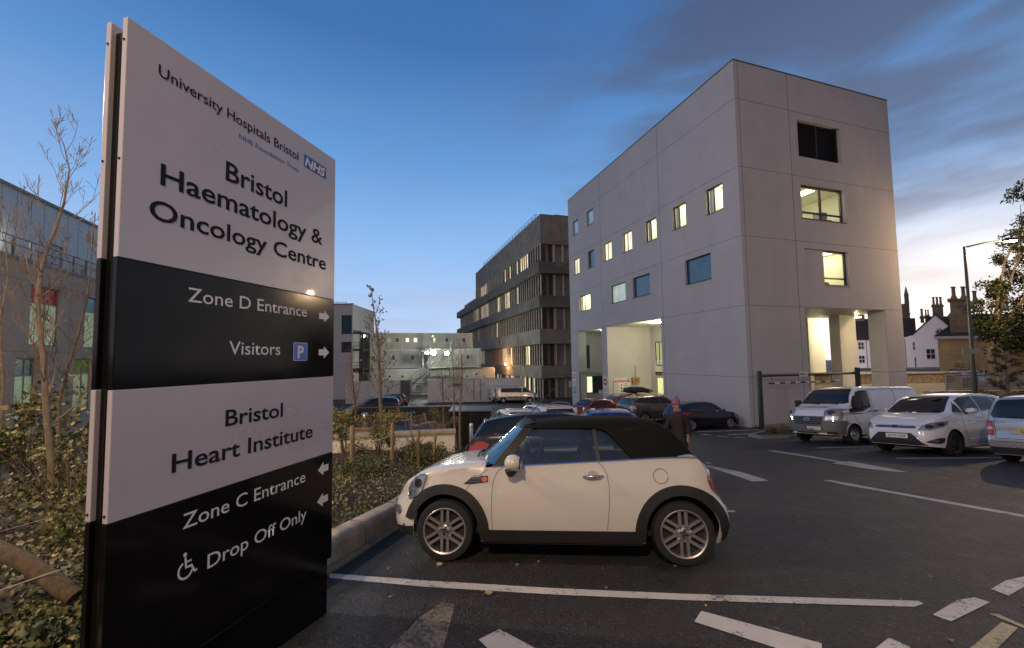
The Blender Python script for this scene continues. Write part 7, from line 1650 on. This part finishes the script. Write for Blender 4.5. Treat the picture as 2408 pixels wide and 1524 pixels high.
# ---------------------------------------------------------------- stakes, wires, leaning rail in the planting beds
stk = [((-3.50, 9.0), .052, .86, 'thick round stake nearest the sign in the planting bed'), ((-2.63, 9.0), .042, .86, 'reddish round stake second from the sign in the planting bed'), ((-2.13, 9.25), .036, .78, 'round stake third from the sign, against the low cream wall'), ((-1.86, 9.6), .034, .72, 'short leaning stake nearest the black hatchback')]
tops = []
for (x, y), r_, h, lb in stk:
    z = bedz(x, y); lean = Vector((.05 if 'leaning' in lb else .0, .02, 0)); b = B(); b.tube([(0, 0, -.2), lean*.5+Vector((0, 0, h*.5)), lean+Vector((0, 0, h-.015)), lean+Vector((0, 0, h))], [r_*1.03, r_, r_*.97, r_*.8], 12)
    o = b.out('wooden_stake', WOOD, None, smooth=50); o.location = (x, y, z); tag(o, lb, 'stake', 'stakes in the planting bed'); tops.append(Vector((x, y, z+h*.72)))
b = B(); pts = [Vector((-5.6, 6.5, bedz(-5.6, 6.5)+.55)), *tops[:3]]
for a, e in zip(pts, pts[1:]): b.tube([a.lerp(e, i/8)-Vector((0, 0, .10*math.sin(math.pi*i/8))) for i in range(9)], .004, 5)
tag(b.out('stake_wire', mat('wire_pale', (.5, .47, .4), .5), None), 'slack pale wire strung between the wooden stakes', 'wire')
b = B(); b.tube([P(0, 1250, 3.3), P(120, 1217, 3.6), P(205, 1200, 4.2)], .003, 5); b.tube([P(0, 1388, 2.6), P(140, 1340, 2.7), P(200, 1325, 3.0)], .003, 5); tag(b.out('guy_wire', mat('wire_pale', (.5, .47, .4), .5), None), 'thin pale wire crossing the shrubs left of the sign', 'wire')
b = B(); b.tube([P(-80, 1258, 2.72), P(60, 1322, 2.72), P(150, 1385, 2.72), P(176, 1404, 2.72)], [.048, .05, .052, .047], 14)
tag(b.out('timber_rail', mat('rail_wood', (.12, .082, .048), .85, var=.45, scale=6, stretch=(5, 5, 2), bump=.7, bscale=22, dirt=.5), None, smooth=50), 'leaning round timber rail at the lower left corner', 'timber rail')

# ================================================================== plants
def leaf_mat(name, cols, rough=.5, trans=.0):
    M = mat(name, cols[0], max(rough, .62), spec=.22); k = N(M.node_tree); b = M.node_tree.nodes['Principled BSDF']
    g_ = k.n('ShaderNodeNewGeometry'); k.l(k.ramp(g_.outputs['Random Per Island'], [(i/(len(cols)-1), c_) for i, c_ in enumerate(cols)]), b.inputs['Base Color'])
    return M
IVY = leaf_mat('ivy_leaf', [(.04, .055, .018), (.10, .12, .038), (.17, .175, .065), (.26, .23, .11), (.32, .22, .11)], .5)
GCOV = leaf_mat('cover_leaf', [(.022, .036, .014), (.055, .075, .026), (.10, .12, .045), (.18, .18, .08), (.30, .22, .12)], .35)
SHRB = leaf_mat('shrub_leaf', [(.10, .10, .04), (.18, .17, .065), (.25, .22, .09), (.32, .27, .13)], .6)
GREEN = leaf_mat('tree_leaf', [(.010, .016, .006), (.022, .032, .010), (.040, .052, .014), (.065, .06, .018)], .6)
FALL = leaf_mat('fallen_leaf', [(.30, .20, .09), (.22, .17, .10), (.34, .27, .14), (.20, .10, .04), (.16, .15, .06)], .7)
MULCH = leaf_mat('mulch_leaf', [(.06, .06, .025), (.20, .15, .075), (.34, .26, .15), (.42, .34, .21), (.12, .13, .05)], .6)
def leaf(b, p, d_, n_, L, w_, fold=.25):
    s = d_.cross(n_).normalized()*w_; m_ = p+d_*L*.45; dn = n_*w_*fold
    a0 = b.bm.verts.new(p); a1 = b.bm.verts.new(p+d_*L-n_*L*.12); c1 = b.bm.verts.new(m_+s+dn); c2 = b.bm.verts.new(m_-s+dn); mm = b.bm.verts.new(m_)
    for q in ((a0, c1, mm), (c1, a1, mm), (a0, mm, c2), (mm, a1, c2)): b.bm.faces.new(q)
def rdir(r_, up=0):
    while True:
        v = Vector((r_.uniform(-1, 1), r_.uniform(-1, 1), r_.uniform(-1, 1)))
        if .05 < v.length < 1: v.normalize(); v.z += up; return v.normalized()
def cover():
    r_ = random.Random(11); b = B(); n = 0
    # low evergreen mat with brown litter, densest near the viewer and the kerb
    while n < 15000:
        y = .9+ (r_.random()**1.35)*11; kx = kerb_x(y)-.21; x = kx-(r_.random()**1.6)*(3.2 if y > 3 else 2.4)
        mound = .10*max(0, math.sin(2.1*x+1.3*y)*math.sin(1.7*y-x))+.04
        p = Vector((x, y, bedz(x, y)+r_.random()*(mound+.10)))
        d_ = rdir(r_, .35); L = r_.uniform(.022, .052)*(1.25 if y < 4 else 1.0)
        leaf(b, p, d_, rdir(r_, .8), L, L*r_.uniform(.26, .40)); n += 1
    kind(b.out('ground_cover', GCOV, fix=False), 'stuff')
    b = B()
    for i in range(4200):
        y = 1.6+r_.random()*5.5; x = kerb_x(y)-.25-r_.random()**.8*3.6; p = Vector((x, y, bedz(x, y)+.02+r_.random()*.10)); L = r_.uniform(.03, .065); leaf(b, p, rdir(r_, .1), rdir(r_, .9), L, L*r_.uniform(.34, .46), .35)
    kind(b.out('leaf_mulch', MULCH, fix=False), 'stuff')
cover()
def bush(name, label, x, y, rx, ry, h, n, ml, Lr=(.04, .08), seed=1, z=None, stems=7, aspect=.36, group=None, gap=.0):
    r_ = random.Random(seed); z0 = bedz(x, y) if z is None else z; t = thing(name, label, 'shrub', (x, y, z0), 0, group)
    b = B()
    tips = []
    for i in range(stems):
        a = r_.uniform(0, 6.28); q = Vector((math.cos(a)*rx*r_.uniform(.2, .9), math.sin(a)*ry*r_.uniform(.2, .9), h*r_.uniform(.6, 1.0))); mid_ = q*.5+Vector((r_.uniform(-.1, .1)*rx, 0, h*.08)); b.tube([(r_.uniform(-.05, .05), r_.uniform(-.05, .05), -.05), mid_, q], [.011, .008, .003], 5); tips.append((mid_, q))
    b.out('stem', BARK, t)
    b = B()
    cl = [(Vector((r_.uniform(-1, 1)*rx, r_.uniform(-1, 1)*ry, h*r_.uniform(.12, .95))), r_.uniform(.16, .34)*max(rx, h*.5)) for i in range(max(6, n//90))]
    cl = [c_ for c_ in cl if (c_[0].x/rx)**2+(c_[0].y/ry)**2+((c_[0].z-h*.45)/(h*.62))**2 < 1.05] or [(Vector((0, 0, h*.5)), rx*.5)]
    for i in range(n):
        c_, cr_ = r_.choice(cl); p = c_+rdir(r_)*cr_*r_.random()**.5; L = r_.uniform(*Lr); leaf(b, p, rdir(r_, .2), rdir(r_, .7), L, L*aspect)
    b.out('foliage', ml, t, fix=False); return t
# left of the sign: thin ivy and blown shrubs over leaf litter
bush('ivy_shrub', 'loose ivy shrub low at the left edge behind the timber rail', -4.9, 4.6, 1.1, .7, .95, 2600, IVY, (.03, .065), 3, aspect=.42, stems=22)
bush('ivy_shrub', 'ivy shrub between the thin tree trunks and the sign', -3.75, 4.0, .5, .5, .62, 1500, IVY, (.03, .06), 4, aspect=.42, stems=14)
bush('ivy_shrub', 'tall thin leafy shrub behind the slender tree at the left edge', -7.2, 6.2, 1.2, .8, 1.55, 1700, IVY, (.05, .10), 5, aspect=.42, stems=26)
bush('ivy_shrub', 'mid height leafy shrub half hidden by the left edge of the sign', -5.6, 6.0, .9, .8, 1.25, 1500, SHRB, (.05, .09), 6, aspect=.36, stems=24)
bush('laurel_shrub', 'glossy green low shrub at the bottom left corner', -2.55, 2.05, .40, .35, .26, 2600, GCOV, (.028, .055), 8, aspect=.36)
bush('laurel_shrub', 'second glossy low shrub further along the foot of the sign', -2.75, 2.75, .35, .35, .22, 1600, GCOV, (.028, .05), 19, aspect=.36)
# right of the sign: feathery olive shrubs in the bed
bush('feathery_shrub', 'feathery olive shrub hugging the right side of the sign', -3.9, 9.6, .55, .5, 1.35, 1500, SHRB, (.05, .12), 9, aspect=.16, stems=14)
bush('feathery_shrub', 'feathery olive shrub between the first two stakes', -3.15, 9.7, .55, .5, 1.25, 1500, SHRB, (.05, .11), 10, aspect=.16, stems=14)
bush('feathery_shrub', 'pale twiggy shrub in front of the low cream wall', -2.5, 10.6, .45, .4, .95, 700, SHRB, (.04, .09), 12, aspect=.18, stems=12)
bush('cotoneaster_shrub', 'dense dark evergreen mound below the low cream wall', -2.1, 10.0, .75, .6, .26, 4200, GCOV, (.035, .06), 13, aspect=.36)
bush('cotoneaster_shrub', 'dense dark evergreen mound nearest the thick stake', -3.0, 8.2, .7, .6, .22, 3000, GCOV, (.03, .055), 14, aspect=.36)
bush('courtyard_shrub', 'rounded brownish shrub between the bins and the slatted enclosure', -3.7, 19.8, .9, .7, 1.35, 2400, SHRB, (.05, .10), 15, z=gz(19.8), aspect=.22)
bush('courtyard_shrub', 'loose pale shrub growing at the foot of the sloping wall', -6.6, 17.5, .7, .6, 1.3, 1300, SHRB, (.07, .14), 16, z=gz(17.5), aspect=.3)
bush('courtyard_shrub', 'leafy shrub beside the sign in front of the stair tower', -6.9, 16.2, .8, .6, 1.9, 1500, IVY, (.09, .17), 17, z=gz(16.2), aspect=.4)
bush('island_shrub', 'dark low shrub on the kerbed island by the delivery van', cx_, cy_, .8, .35, .28, 1800, GCOV, (.03, .06), 18, z=gz(cy_)+.08)
def seedheads():
    r_ = random.Random(21)
    for i, (x, y, h, lb) in enumerate(((-2.95, 15.2, .85, 'dried round flower head on a tall stem, leftmost by the twin trees'), (-2.6, 15.0, .75, 'dried round flower head in the middle beside the slatted enclosure'), (-2.15, 15.1, 1.0, 'tallest dried flower head in front of the slatted enclosure'))):
        t = thing('dried_flower', lb, 'plant', (x, y, gz(y)), 0, 'dried flower heads'); b = B(); b.tube([(0, 0, 0), (.03, 0, h*.6), (.02, 0, h)], [.012, .01, .006], 5); b.out('stem', WOOD, t)
        b = B(); c_ = Vector((.02, 0, h))
        for k in range(60): d_ = rdir(r_, .3); b.tube([c_, c_+d_*.16], [.003, .003], 3, False); b.ball(c_+d_*.17, .014, 3)
        b.out('seed_head', mat('dry_head', (.28, .17, .11), .9), t)
seedheads()
def bare_tree(label, base, height, r0, seed, lean=(0, 0), spread=.5, n1=14, start=.25, group='bare young trees', col=None, levels=3, trunk=None, up=.55, buds=0):
    r_ = random.Random(seed); t = thing('bare_tree', label, 'tree', base, 0, group); M = col or BARK
    b = B(); tw = B()
    if trunk is None: trunk = [Vector((lean[0]*q+math.sin(q*7+seed)*.03*height*.3, lean[1]*q, height*q)) for q in [i/10 for i in range(11)]]
    else: trunk = [Vector(p_) for p_ in trunk]
    n = len(trunk)-1; rad = [max(.004, r0*(1-i/n)**.8) for i in range(n+1)]
    b.tube(trunk, rad, 10); b.out('trunk', M, t, smooth=60)
    def at(q): i = min(n-1, int(q*n)); f = q*n-i; return trunk[i].lerp(trunk[i+1], f), (trunk[i+1]-trunk[i]).normalized(), lerp(rad[i], rad[i+1], f)
    def grow(p, d_, L, r, lev):
        pts = [p]; k = 5; cur = d_.copy(); step = L/k
        for i in range(k):
            cur = (cur+rdir(r_)*.16+Vector((0, 0, up*.16))).normalized(); pts.append(pts[-1]+cur*step)
        tw.tube(pts, [max(.0022, r*(1-i/(k+.4))) for i in range(k+1)], 5 if lev == 1 else 4, False)
        if lev < levels:
            for i in range(r_.randint(3, 5)):
                q = r_.uniform(.25, .95); j = min(k-1, int(q*k)); pp = pts[j].lerp(pts[j+1], q*k-j); dd = (cur*.7+rdir(r_)*.75+Vector((0, 0, up*.3))).normalized(); grow(pp, dd, L*r_.uniform(.3, .55), r*.5, lev+1)
        if buds and lev >= 2:
            for i in range(buds):
                if r_.random() < .5: tw.ball(pts[r_.randint(2, k)], .022, 4)
    for i in range(n1):
        q = start+(1-start)*(i+r_.random()*.8)/n1*.97; p, tt, r = at(min(.985, q)); a = i*2.4+r_.random(); d_ = Vector((math.cos(a), math.sin(a), .45+.5*q)).normalized(); d_ = (d_+tt*.35).normalized()
        grow(p, d_, height*spread*(1.05-q*.85)*r_.uniform(.7, 1.1), max(.004, r*.36), 1)
    tw.out('branches', M, t, fix=False); return t
# foreground thin tree left of the sign: trunk traced, then branches
YT = 4.6; tb_ = P(135, 1345, YT)
tr = [P(x, y, YT)-tb_ for x, y in ((135, 1360), (118, 1200), (120, 1090), (108, 960), (103, 850), (92, 760), (88, 700), (100, 620), (128, 545), (150, 480), (163, 400), (150, 340), (122, 285))]
TWIG = mat('pale_bark', (.25, .19, .13), .85, var=.3, scale=15, bump=.4, bscale=60)
bare_tree('slender bare tree with pale upswept twigs just left of the sign', tb_, 4.6, .034, 31, trunk=tr, n1=24, start=.22, spread=.28, col=TWIG, up=.9)
tb2 = P(150, 1330, 5.0); tr = [P(x, y, 5.0)-tb2 for x, y in ((150, 1350), (142, 1180), (138, 1050), (140, 940), (162, 860), (186, 780), (206, 700), (216, 600), (224, 500))]
bare_tree('darker bare stem growing close behind the slender tree beside the sign', tb2, 3.6, .026, 37, trunk=tr, n1=18, start=.3, spread=.26, col=BARK, up=.9)
tb3 = P(-10, 1200, 5.6); tr = [P(x, y, 5.6)-tb3 for x, y in ((-10, 1250), (0, 1050), (8, 900), (0, 760), (20, 650), (12, 560), (26, 480))]
bare_tree('thin bare stem at the left edge of the photo', tb3, 4.0, .022, 39, trunk=tr, n1=18, start=.2, spread=.25, col=TWIG, up=.9)
def seat_tree(label, px_base, Yd, toppx, r0, seed, **k):
    a = P(*px_base, Yd); a.z = gz(Yd); e = P(*toppx, Yd); bare_tree(label, a, e.z-a.z, r0, seed, lean=(e.x-a.x, 0), **k)
seat_tree('tall bare young tree in front of the site cabins', z3(462, 1330), 15.5, z3(355, 80), .085, 41, n1=26, start=.28, spread=.22, buds=2)
seat_tree('small reddish bare tree nearest the sign, by the parked row', z3(240, 1150), 19, z3(200, 560), .06, 43, n1=22, start=.3, spread=.30, col=mat('red_bark', (.20, .09, .05), .85, var=.3, scale=10))
seat_tree('right stem of the twin bare trees before the slatted enclosure', z3(1030, 1200), 15.0, z3(1040, 520), .055, 47, n1=20, start=.38, spread=.30)
seat_tree('left stem of the twin bare trees before the slatted enclosure', z3(1000, 1180), 15.6, z3(965, 560), .05, 53, n1=18, start=.4, spread=.30)
seat_tree('thin bare sapling behind the courtyard shrub, left of the twin trees', z3(920, 1140), 18.5, z3(880, 640), .05, 59, n1=16, start=.35, spread=.3)
# ---------------------------------------------------------------- leafy trees at the right
def leafy(label, base, th, crown, n, seed, ml=GREEN, Lr=(.10, .2), r0=.2, limbs=9, name='leafy_tree'):
    r_ = random.Random(seed); t = thing(name, label, 'tree', base, 0); b = B()
    tips = []
    b.tube([(0, 0, -.5), (.05, 0, th*.5), (0, .05, th)], [r0*1.2, r0, r0*.8], 10)
    for i in range(limbs):
        c_, cr_ = crown[i % len(crown)]; c_ = Vector(c_); e = c_+rdir(r_)*cr_*.6; m_ = Vector((0, 0, th)).lerp(e, .5)+rdir(r_)*.4; b.tube([(0, 0, th*.8), m_, e], [r0*.5, r0*.3, .03], 6)
        for k in range(4): b.tube([m_.lerp(e, r_.random()), e+rdir(r_)*cr_*.5], [.04, .01], 4)
    b.out('trunk', BARK, t, smooth=60); b = B()
    cls = []
    for c_, cr_ in crown:
        for k in range(int(14*cr_)): cls.append((Vector(c_)+rdir(r_)*cr_*r_.uniform(.35, 1.05), r_.uniform(.25, .55)))
    for i in range(n):
        c_, cr_ = r_.choice(cls); p = c_+rdir(r_)*cr_*r_.random()**.45; L = r_.uniform(*Lr); leaf(b, p, rdir(r_, -.1), rdir(r_, .5), L, L*.34)
    b.out('crown', ml, t, fix=False); return t
q = P(2335, 880, 29); q.z = -1.35
leafy('dark leafy tree overhanging from the right edge beside the street lamp', q, 4.6, [(P(x, y, 29+dy)-q, r_) for x, y, r_, dy in ((2345, 735, 1.5, 0), (2390, 650, 1.9, 1), (2322, 770, .9, -1), (2425, 545, 1.8, 0), (2400, 740, 1.7, 1), (2440, 455, 1.3, .5), (2470, 640, 2.4, 1), (2375, 800, 1.2, 0), (2480, 760, 2.2, 1), (2360, 680, .9, .5))], 20000, 61, r0=.2, Lr=(.11, .22))
q = P(2368, 905, 19); q.z = -1.3
def pine():
    r_ = random.Random(67); t = thing('young_pine', 'young pine with tiered needle tufts in front of the stone house', 'tree', q); b = B(); b.tube([(0, 0, 0), (.03, 0, 1.6), (-.02, 0, 3.2)], [.07, .05, .02], 8); nb = B()
    for k in range(22):
        z = .7+2.5*k/22; a = k*2.4; L = (1.15-.25*z)*r_.uniform(.7, 1.1); d_ = Vector((math.cos(a), math.sin(a), .35)); e = Vector((0, 0, z))+d_*L; b.tube([(0, 0, z), e], [.02, .008], 5)
        for s_ in range(5):
            c_ = Vector((0, 0, z)).lerp(e, .35+.65*s_/4)
            for m_ in range(26): dd = (rdir(r_, .2)+d_*.5).normalized(); leaf(nb, c_, dd, rdir(r_), r_.uniform(.12, .2), .008)
    b.out('trunk', BARK, t); nb.out('needles', leaf_mat('pine_needle', [(.012, .022, .012), (.03, .045, .02), (.05, .06, .03)], .6), t, fix=False)
pine()
bush('hedge_shrub', 'dark evergreen bush under the street lamp at the right edge', 24.0, 20.6, 1.6, .8, 1.35, 4200, GREEN, (.08, .16), 71, z=gz(20.6)+.1); bush('hedge_shrub', 'green leafy bush low behind the silver people carrier', 21.3, 18.6, 1.2, .7, 1.35, 3200, leaf_mat('bush_leaf', [(.012, .022, .008), (.03, .05, .015), (.05, .08, .02)], .5), (.07, .14), 73, z=gz(18.6)); bush('hedge_shrub', 'wispy bare shrub against the honey stone wall', 38.0, 34.5, 1.6, .6, 2.4, 900, SHRB, (.10, .2), 75, z=-1.35, aspect=.15, stems=16)
# ---------------------------------------------------------------- fallen leaves and grit on the tarmac
def litter():
    r_ = random.Random(91); b = B()
    for i in range(150):
        y = 2.4+r_.random()**1.5*9; x = r_.uniform(-1.4, 6.5) if r_.random() < .7 else kerb_x(y)+r_.uniform(.12, .7)
        if x < kerb_x(y)+.1: continue
        p = Vector((x, y, gz(y)+.008)); a = r_.uniform(0, 6.28); L = r_.uniform(.012, .05)*(1 if r_.random() < .8 else 1.4); leaf(b, p, Vector((math.cos(a), math.sin(a), -.05)), Vector((0, 0, 1)), L, L*.34, .3)
    kind(b.out('leaf_litter', FALL, fix=False), 'stuff')
litter()
for x, y, lb in ((1150, 1397, 'curled brown leaf just below the white bay line'), (1034, 1330, 'pale stone lying by the front wheel of the cream car')):
    p = GP(x, y); b = B(); b.ball((0, 0, 0), .03, 6, (1.2, .8, .6)); o = b.out('stone', mat('pebble', (.30, .25, .17), .8, var=.3, scale=30), None, smooth=60); o.location = p+Vector((0, 0, .014)); tag(o, 'grey pebble lying below the white bay line' if 'leaf' in lb else lb, 'stone')

# ================================================================== the person walking past the cars
def person():
    COAT = mat('dark_coat', (.016, .013, .015), .85, var=.2, scale=30); SKIN = mat('skin', (.42, .25, .17), .55); HAIR = mat('mauve_hat', (.22, .09, .17), .85, var=.35, scale=40, bump=.4, bscale=120); TR = mat('dark_trousers', (.012, .012, .016), .8); SH = mat('dark_shoe', (.01, .01, .01), .4)
    x, y = 3.98, 10.0; t = thing('person', 'person in a long dark coat and mauve knitted hat walking between the cars', 'person', (x, y, gz(y)), R(205)); t.scale = (.93, .93, .93)
    def skin(name, verts, edges, mt, parent, sub=2):
        me = bpy.data.meshes.new(name); me.from_pydata([v[:3] for v in verts], edges, []); o = bpy.data.objects.new(name, me); C.objects.link(o); o.parent = parent
        sk = o.modifiers.new('skin', 'SKIN'); sk.use_smooth_shade = True
        if not me.skin_vertices: me.attributes.new
        for i, v in enumerate(verts):
            sv = me.skin_vertices[0].data[i]; sv.radius = v[3] if len(v[3:]) == 1 and isinstance(v[3], tuple) else (v[3], v[3]); sv.use_root = (i == 0)
        ss = o.modifiers.new('smooth', 'SUBSURF'); ss.levels = sub; ss.render_levels = sub; me.materials.append(mt); return o
    # facing +x locally, mid stride
    V = [(0, 0, .88, (.135, .16)), (0, 0, 1.05, (.12, .145)), (.02, 0, 1.22, (.125, .165)), (.02, 0, 1.36, (.10, .15)), (.03, 0, 1.44, .055), (.045, 0, 1.51, .052), (.06, 0, 1.58, (.085, .075)), (.06, 0, 1.66, (.088, .078)), (.055, 0, 1.72, .05),
         (.02, .175, 1.355, .045), (.02, -.175, 1.355, .045), (-.10, .245, 1.12, .05), (.10, -.245, 1.12, .05), (-.05, .26, .90, .038), (.26, -.23, .98, .038), (-.04, .26, .84, .034), (.32, -.22, .96, .034),
         (.02, .09, .82, .10), (.02, -.09, .82, .10), (.18, .10, .48, .068), (-.08, -.10, .47, .068), (.26, .10, .10, .045), (-.32, -.10, .16, .045), (.40, .11, .05, .038), (-.22, -.11, .06, .038)]
    E = [(0, 1), (1, 2), (2, 3), (3, 4), (4, 5), (5, 6), (6, 7), (7, 8), (3, 9), (3, 10), (9, 11), (10, 12), (11, 13), (12, 14), (13, 15), (14, 16), (0, 17), (0, 18), (17, 19), (18, 20), (19, 21), (20, 22), (21, 23), (22, 24)]
    skin('body', V, E, SKIN, t)
    b = B(); rows = []                                            # long coat following the torso
    for z, rx, ry, ox in ((.52, .20, .24, .01), (.70, .19, .235, .0), (.90, .165, .21, 0), (1.05, .15, .19, 0), (1.22, .155, .21, .02), (1.34, .145, .222, .02), (1.39, .125, .20, .02), (1.435, .10, .135, .025), (1.48, .075, .08, .035)):
        rows.append([Vector((ox+rx*math.cos(2*math.pi*k/24)*(1+.04*math.sin(k*1.7+z*5)), ry*math.sin(2*math.pi*k/24), z)) for k in range(24)])
    b.grid(rows, close=True); o = b.out('coat', COAT, t, smooth=70); sm = o.modifiers.new('thickness', 'SOLIDIFY'); sm.thickness = .02
    for sd, pts in ((1, [(.02, .19, 1.38), (-.04, .235, 1.24), (-.10, .25, 1.12), (-.05, .262, .90)]), (-1, [(.02, -.19, 1.38), (.06, -.235, 1.24), (.10, -.25, 1.12), (.25, -.235, .985)])):
        b = B(); b.tube(pts, [.092, .078, .068, .055], 14); b.out('sleeve', COAT, t, smooth=70)
    for pts in ([(.02, .09, .86), (.18, .10, .48), (.255, .10, .12)], [(.02, -.09, .86), (-.08, -.10, .47), (-.31, -.10, .18)]): b = B(); b.tube(pts, [.115, .082, .06], 14); b.out('trouser_leg', TR, t, smooth=70)
    for p_, a in (((.33, .105, .055), 0), ((-.27, -.105, .085), R(-35))): b = B(); b.ball((0, 0, 0), .06, 8, (2.3, .85, .9)); o = b.out('shoe', SH, t, smooth=70); o.location = p_; o.rotation_euler = (0, -a, 0)
    # hands: palm, four bent fingers, thumb off the side
    for w_, d_, sd in ((Vector((-.04, .26, .84)), Vector((.15, 0, -1)), 1), (Vector((.32, -.22, .96)), Vector((.9, .1, -.35)), -1)):
        d_ = d_.normalized(); side = Vector((0, 1, 0)).cross(d_).normalized(); thk = side.cross(d_)
        pl_ = w_+d_*.075; vv = [(*w_, .026), (*(w_+d_*.045), (.016, .036)), (*pl_, (.014, .038))]; ee = [(0, 1), (1, 2)]
        for k, ln in enumerate((.066, .076, .071, .056)):
            r0 = pl_+side*(.028-.019*k); i = len(vv); q1 = r0+d_*ln*.5-thk*.006*sd; q2 = r0+d_*ln*.85-thk*.028*sd; vv += [(*r0, .009), (*q1, .0085), (*q2, .007)]; ee += [(2, i), (i, i+1), (i+1, i+2)]
        i = len(vv); r0 = w_+d_*.035+side*.034; vv += [(*r0, .011), (*(r0+side*.022+d_*.028), .010), (*(r0+side*.026+d_*.056-thk*.01*sd), .008)]; ee += [(1, i), (i, i+1), (i+1, i+2)]
        skin('hand', vv, ee, SKIN, t, 1)
    # face and hat
    hc = Vector((.06, 0, 1.62))
    b = B(); [b.ball(hc+Vector((.082, s_*.032, .012)), .011, 6) for s_ in (1, -1)]; b.out('eyes', PLINK, t)
    b = B(); b.tube([hc+Vector((.085, 0, .015)), hc+Vector((.112, 0, -.022)), hc+Vector((.088, 0, -.032))], [.008, .015, .010], 8); b.out('nose', SKIN, t, smooth=70)
    b = B(); b.ball(hc+Vector((.082, 0, -.055)), .02, 6, (.4, 1.2, .35)); b.out('mouth', mat('lips', (.3, .1, .08), .5), t)
    b = B(); [b.ball(hc+Vector((0, s_*.082, -.005)), .026, 6, (.7, .4, 1.2)) for s_ in (1, -1)]; b.out('ears', SKIN, t)
    b = B(); b.lathe([(.098, 1.655), (.106, 1.67), (.108, 1.70), (.100, 1.74), (.075, 1.785), (.035, 1.81), (.001, 1.815)], (.05, 0, 0), 'z', 22); b.lathe([(.112, 1.65), (.118, 1.66), (.118, 1.69), (.112, 1.70)], (.05, 0, 0), 'z', 22); b.ball((.05, 0, 1.83), .032, 6); b.out('hat', HAIR, t, smooth=70)
    b = B(); b.lathe([(.085, 1.44), (.105, 1.47), (.10, 1.52), (.08, 1.53)], (.03, 0, 0), 'z', 20); b.out('scarf', HAIR, t, smooth=70)
person()
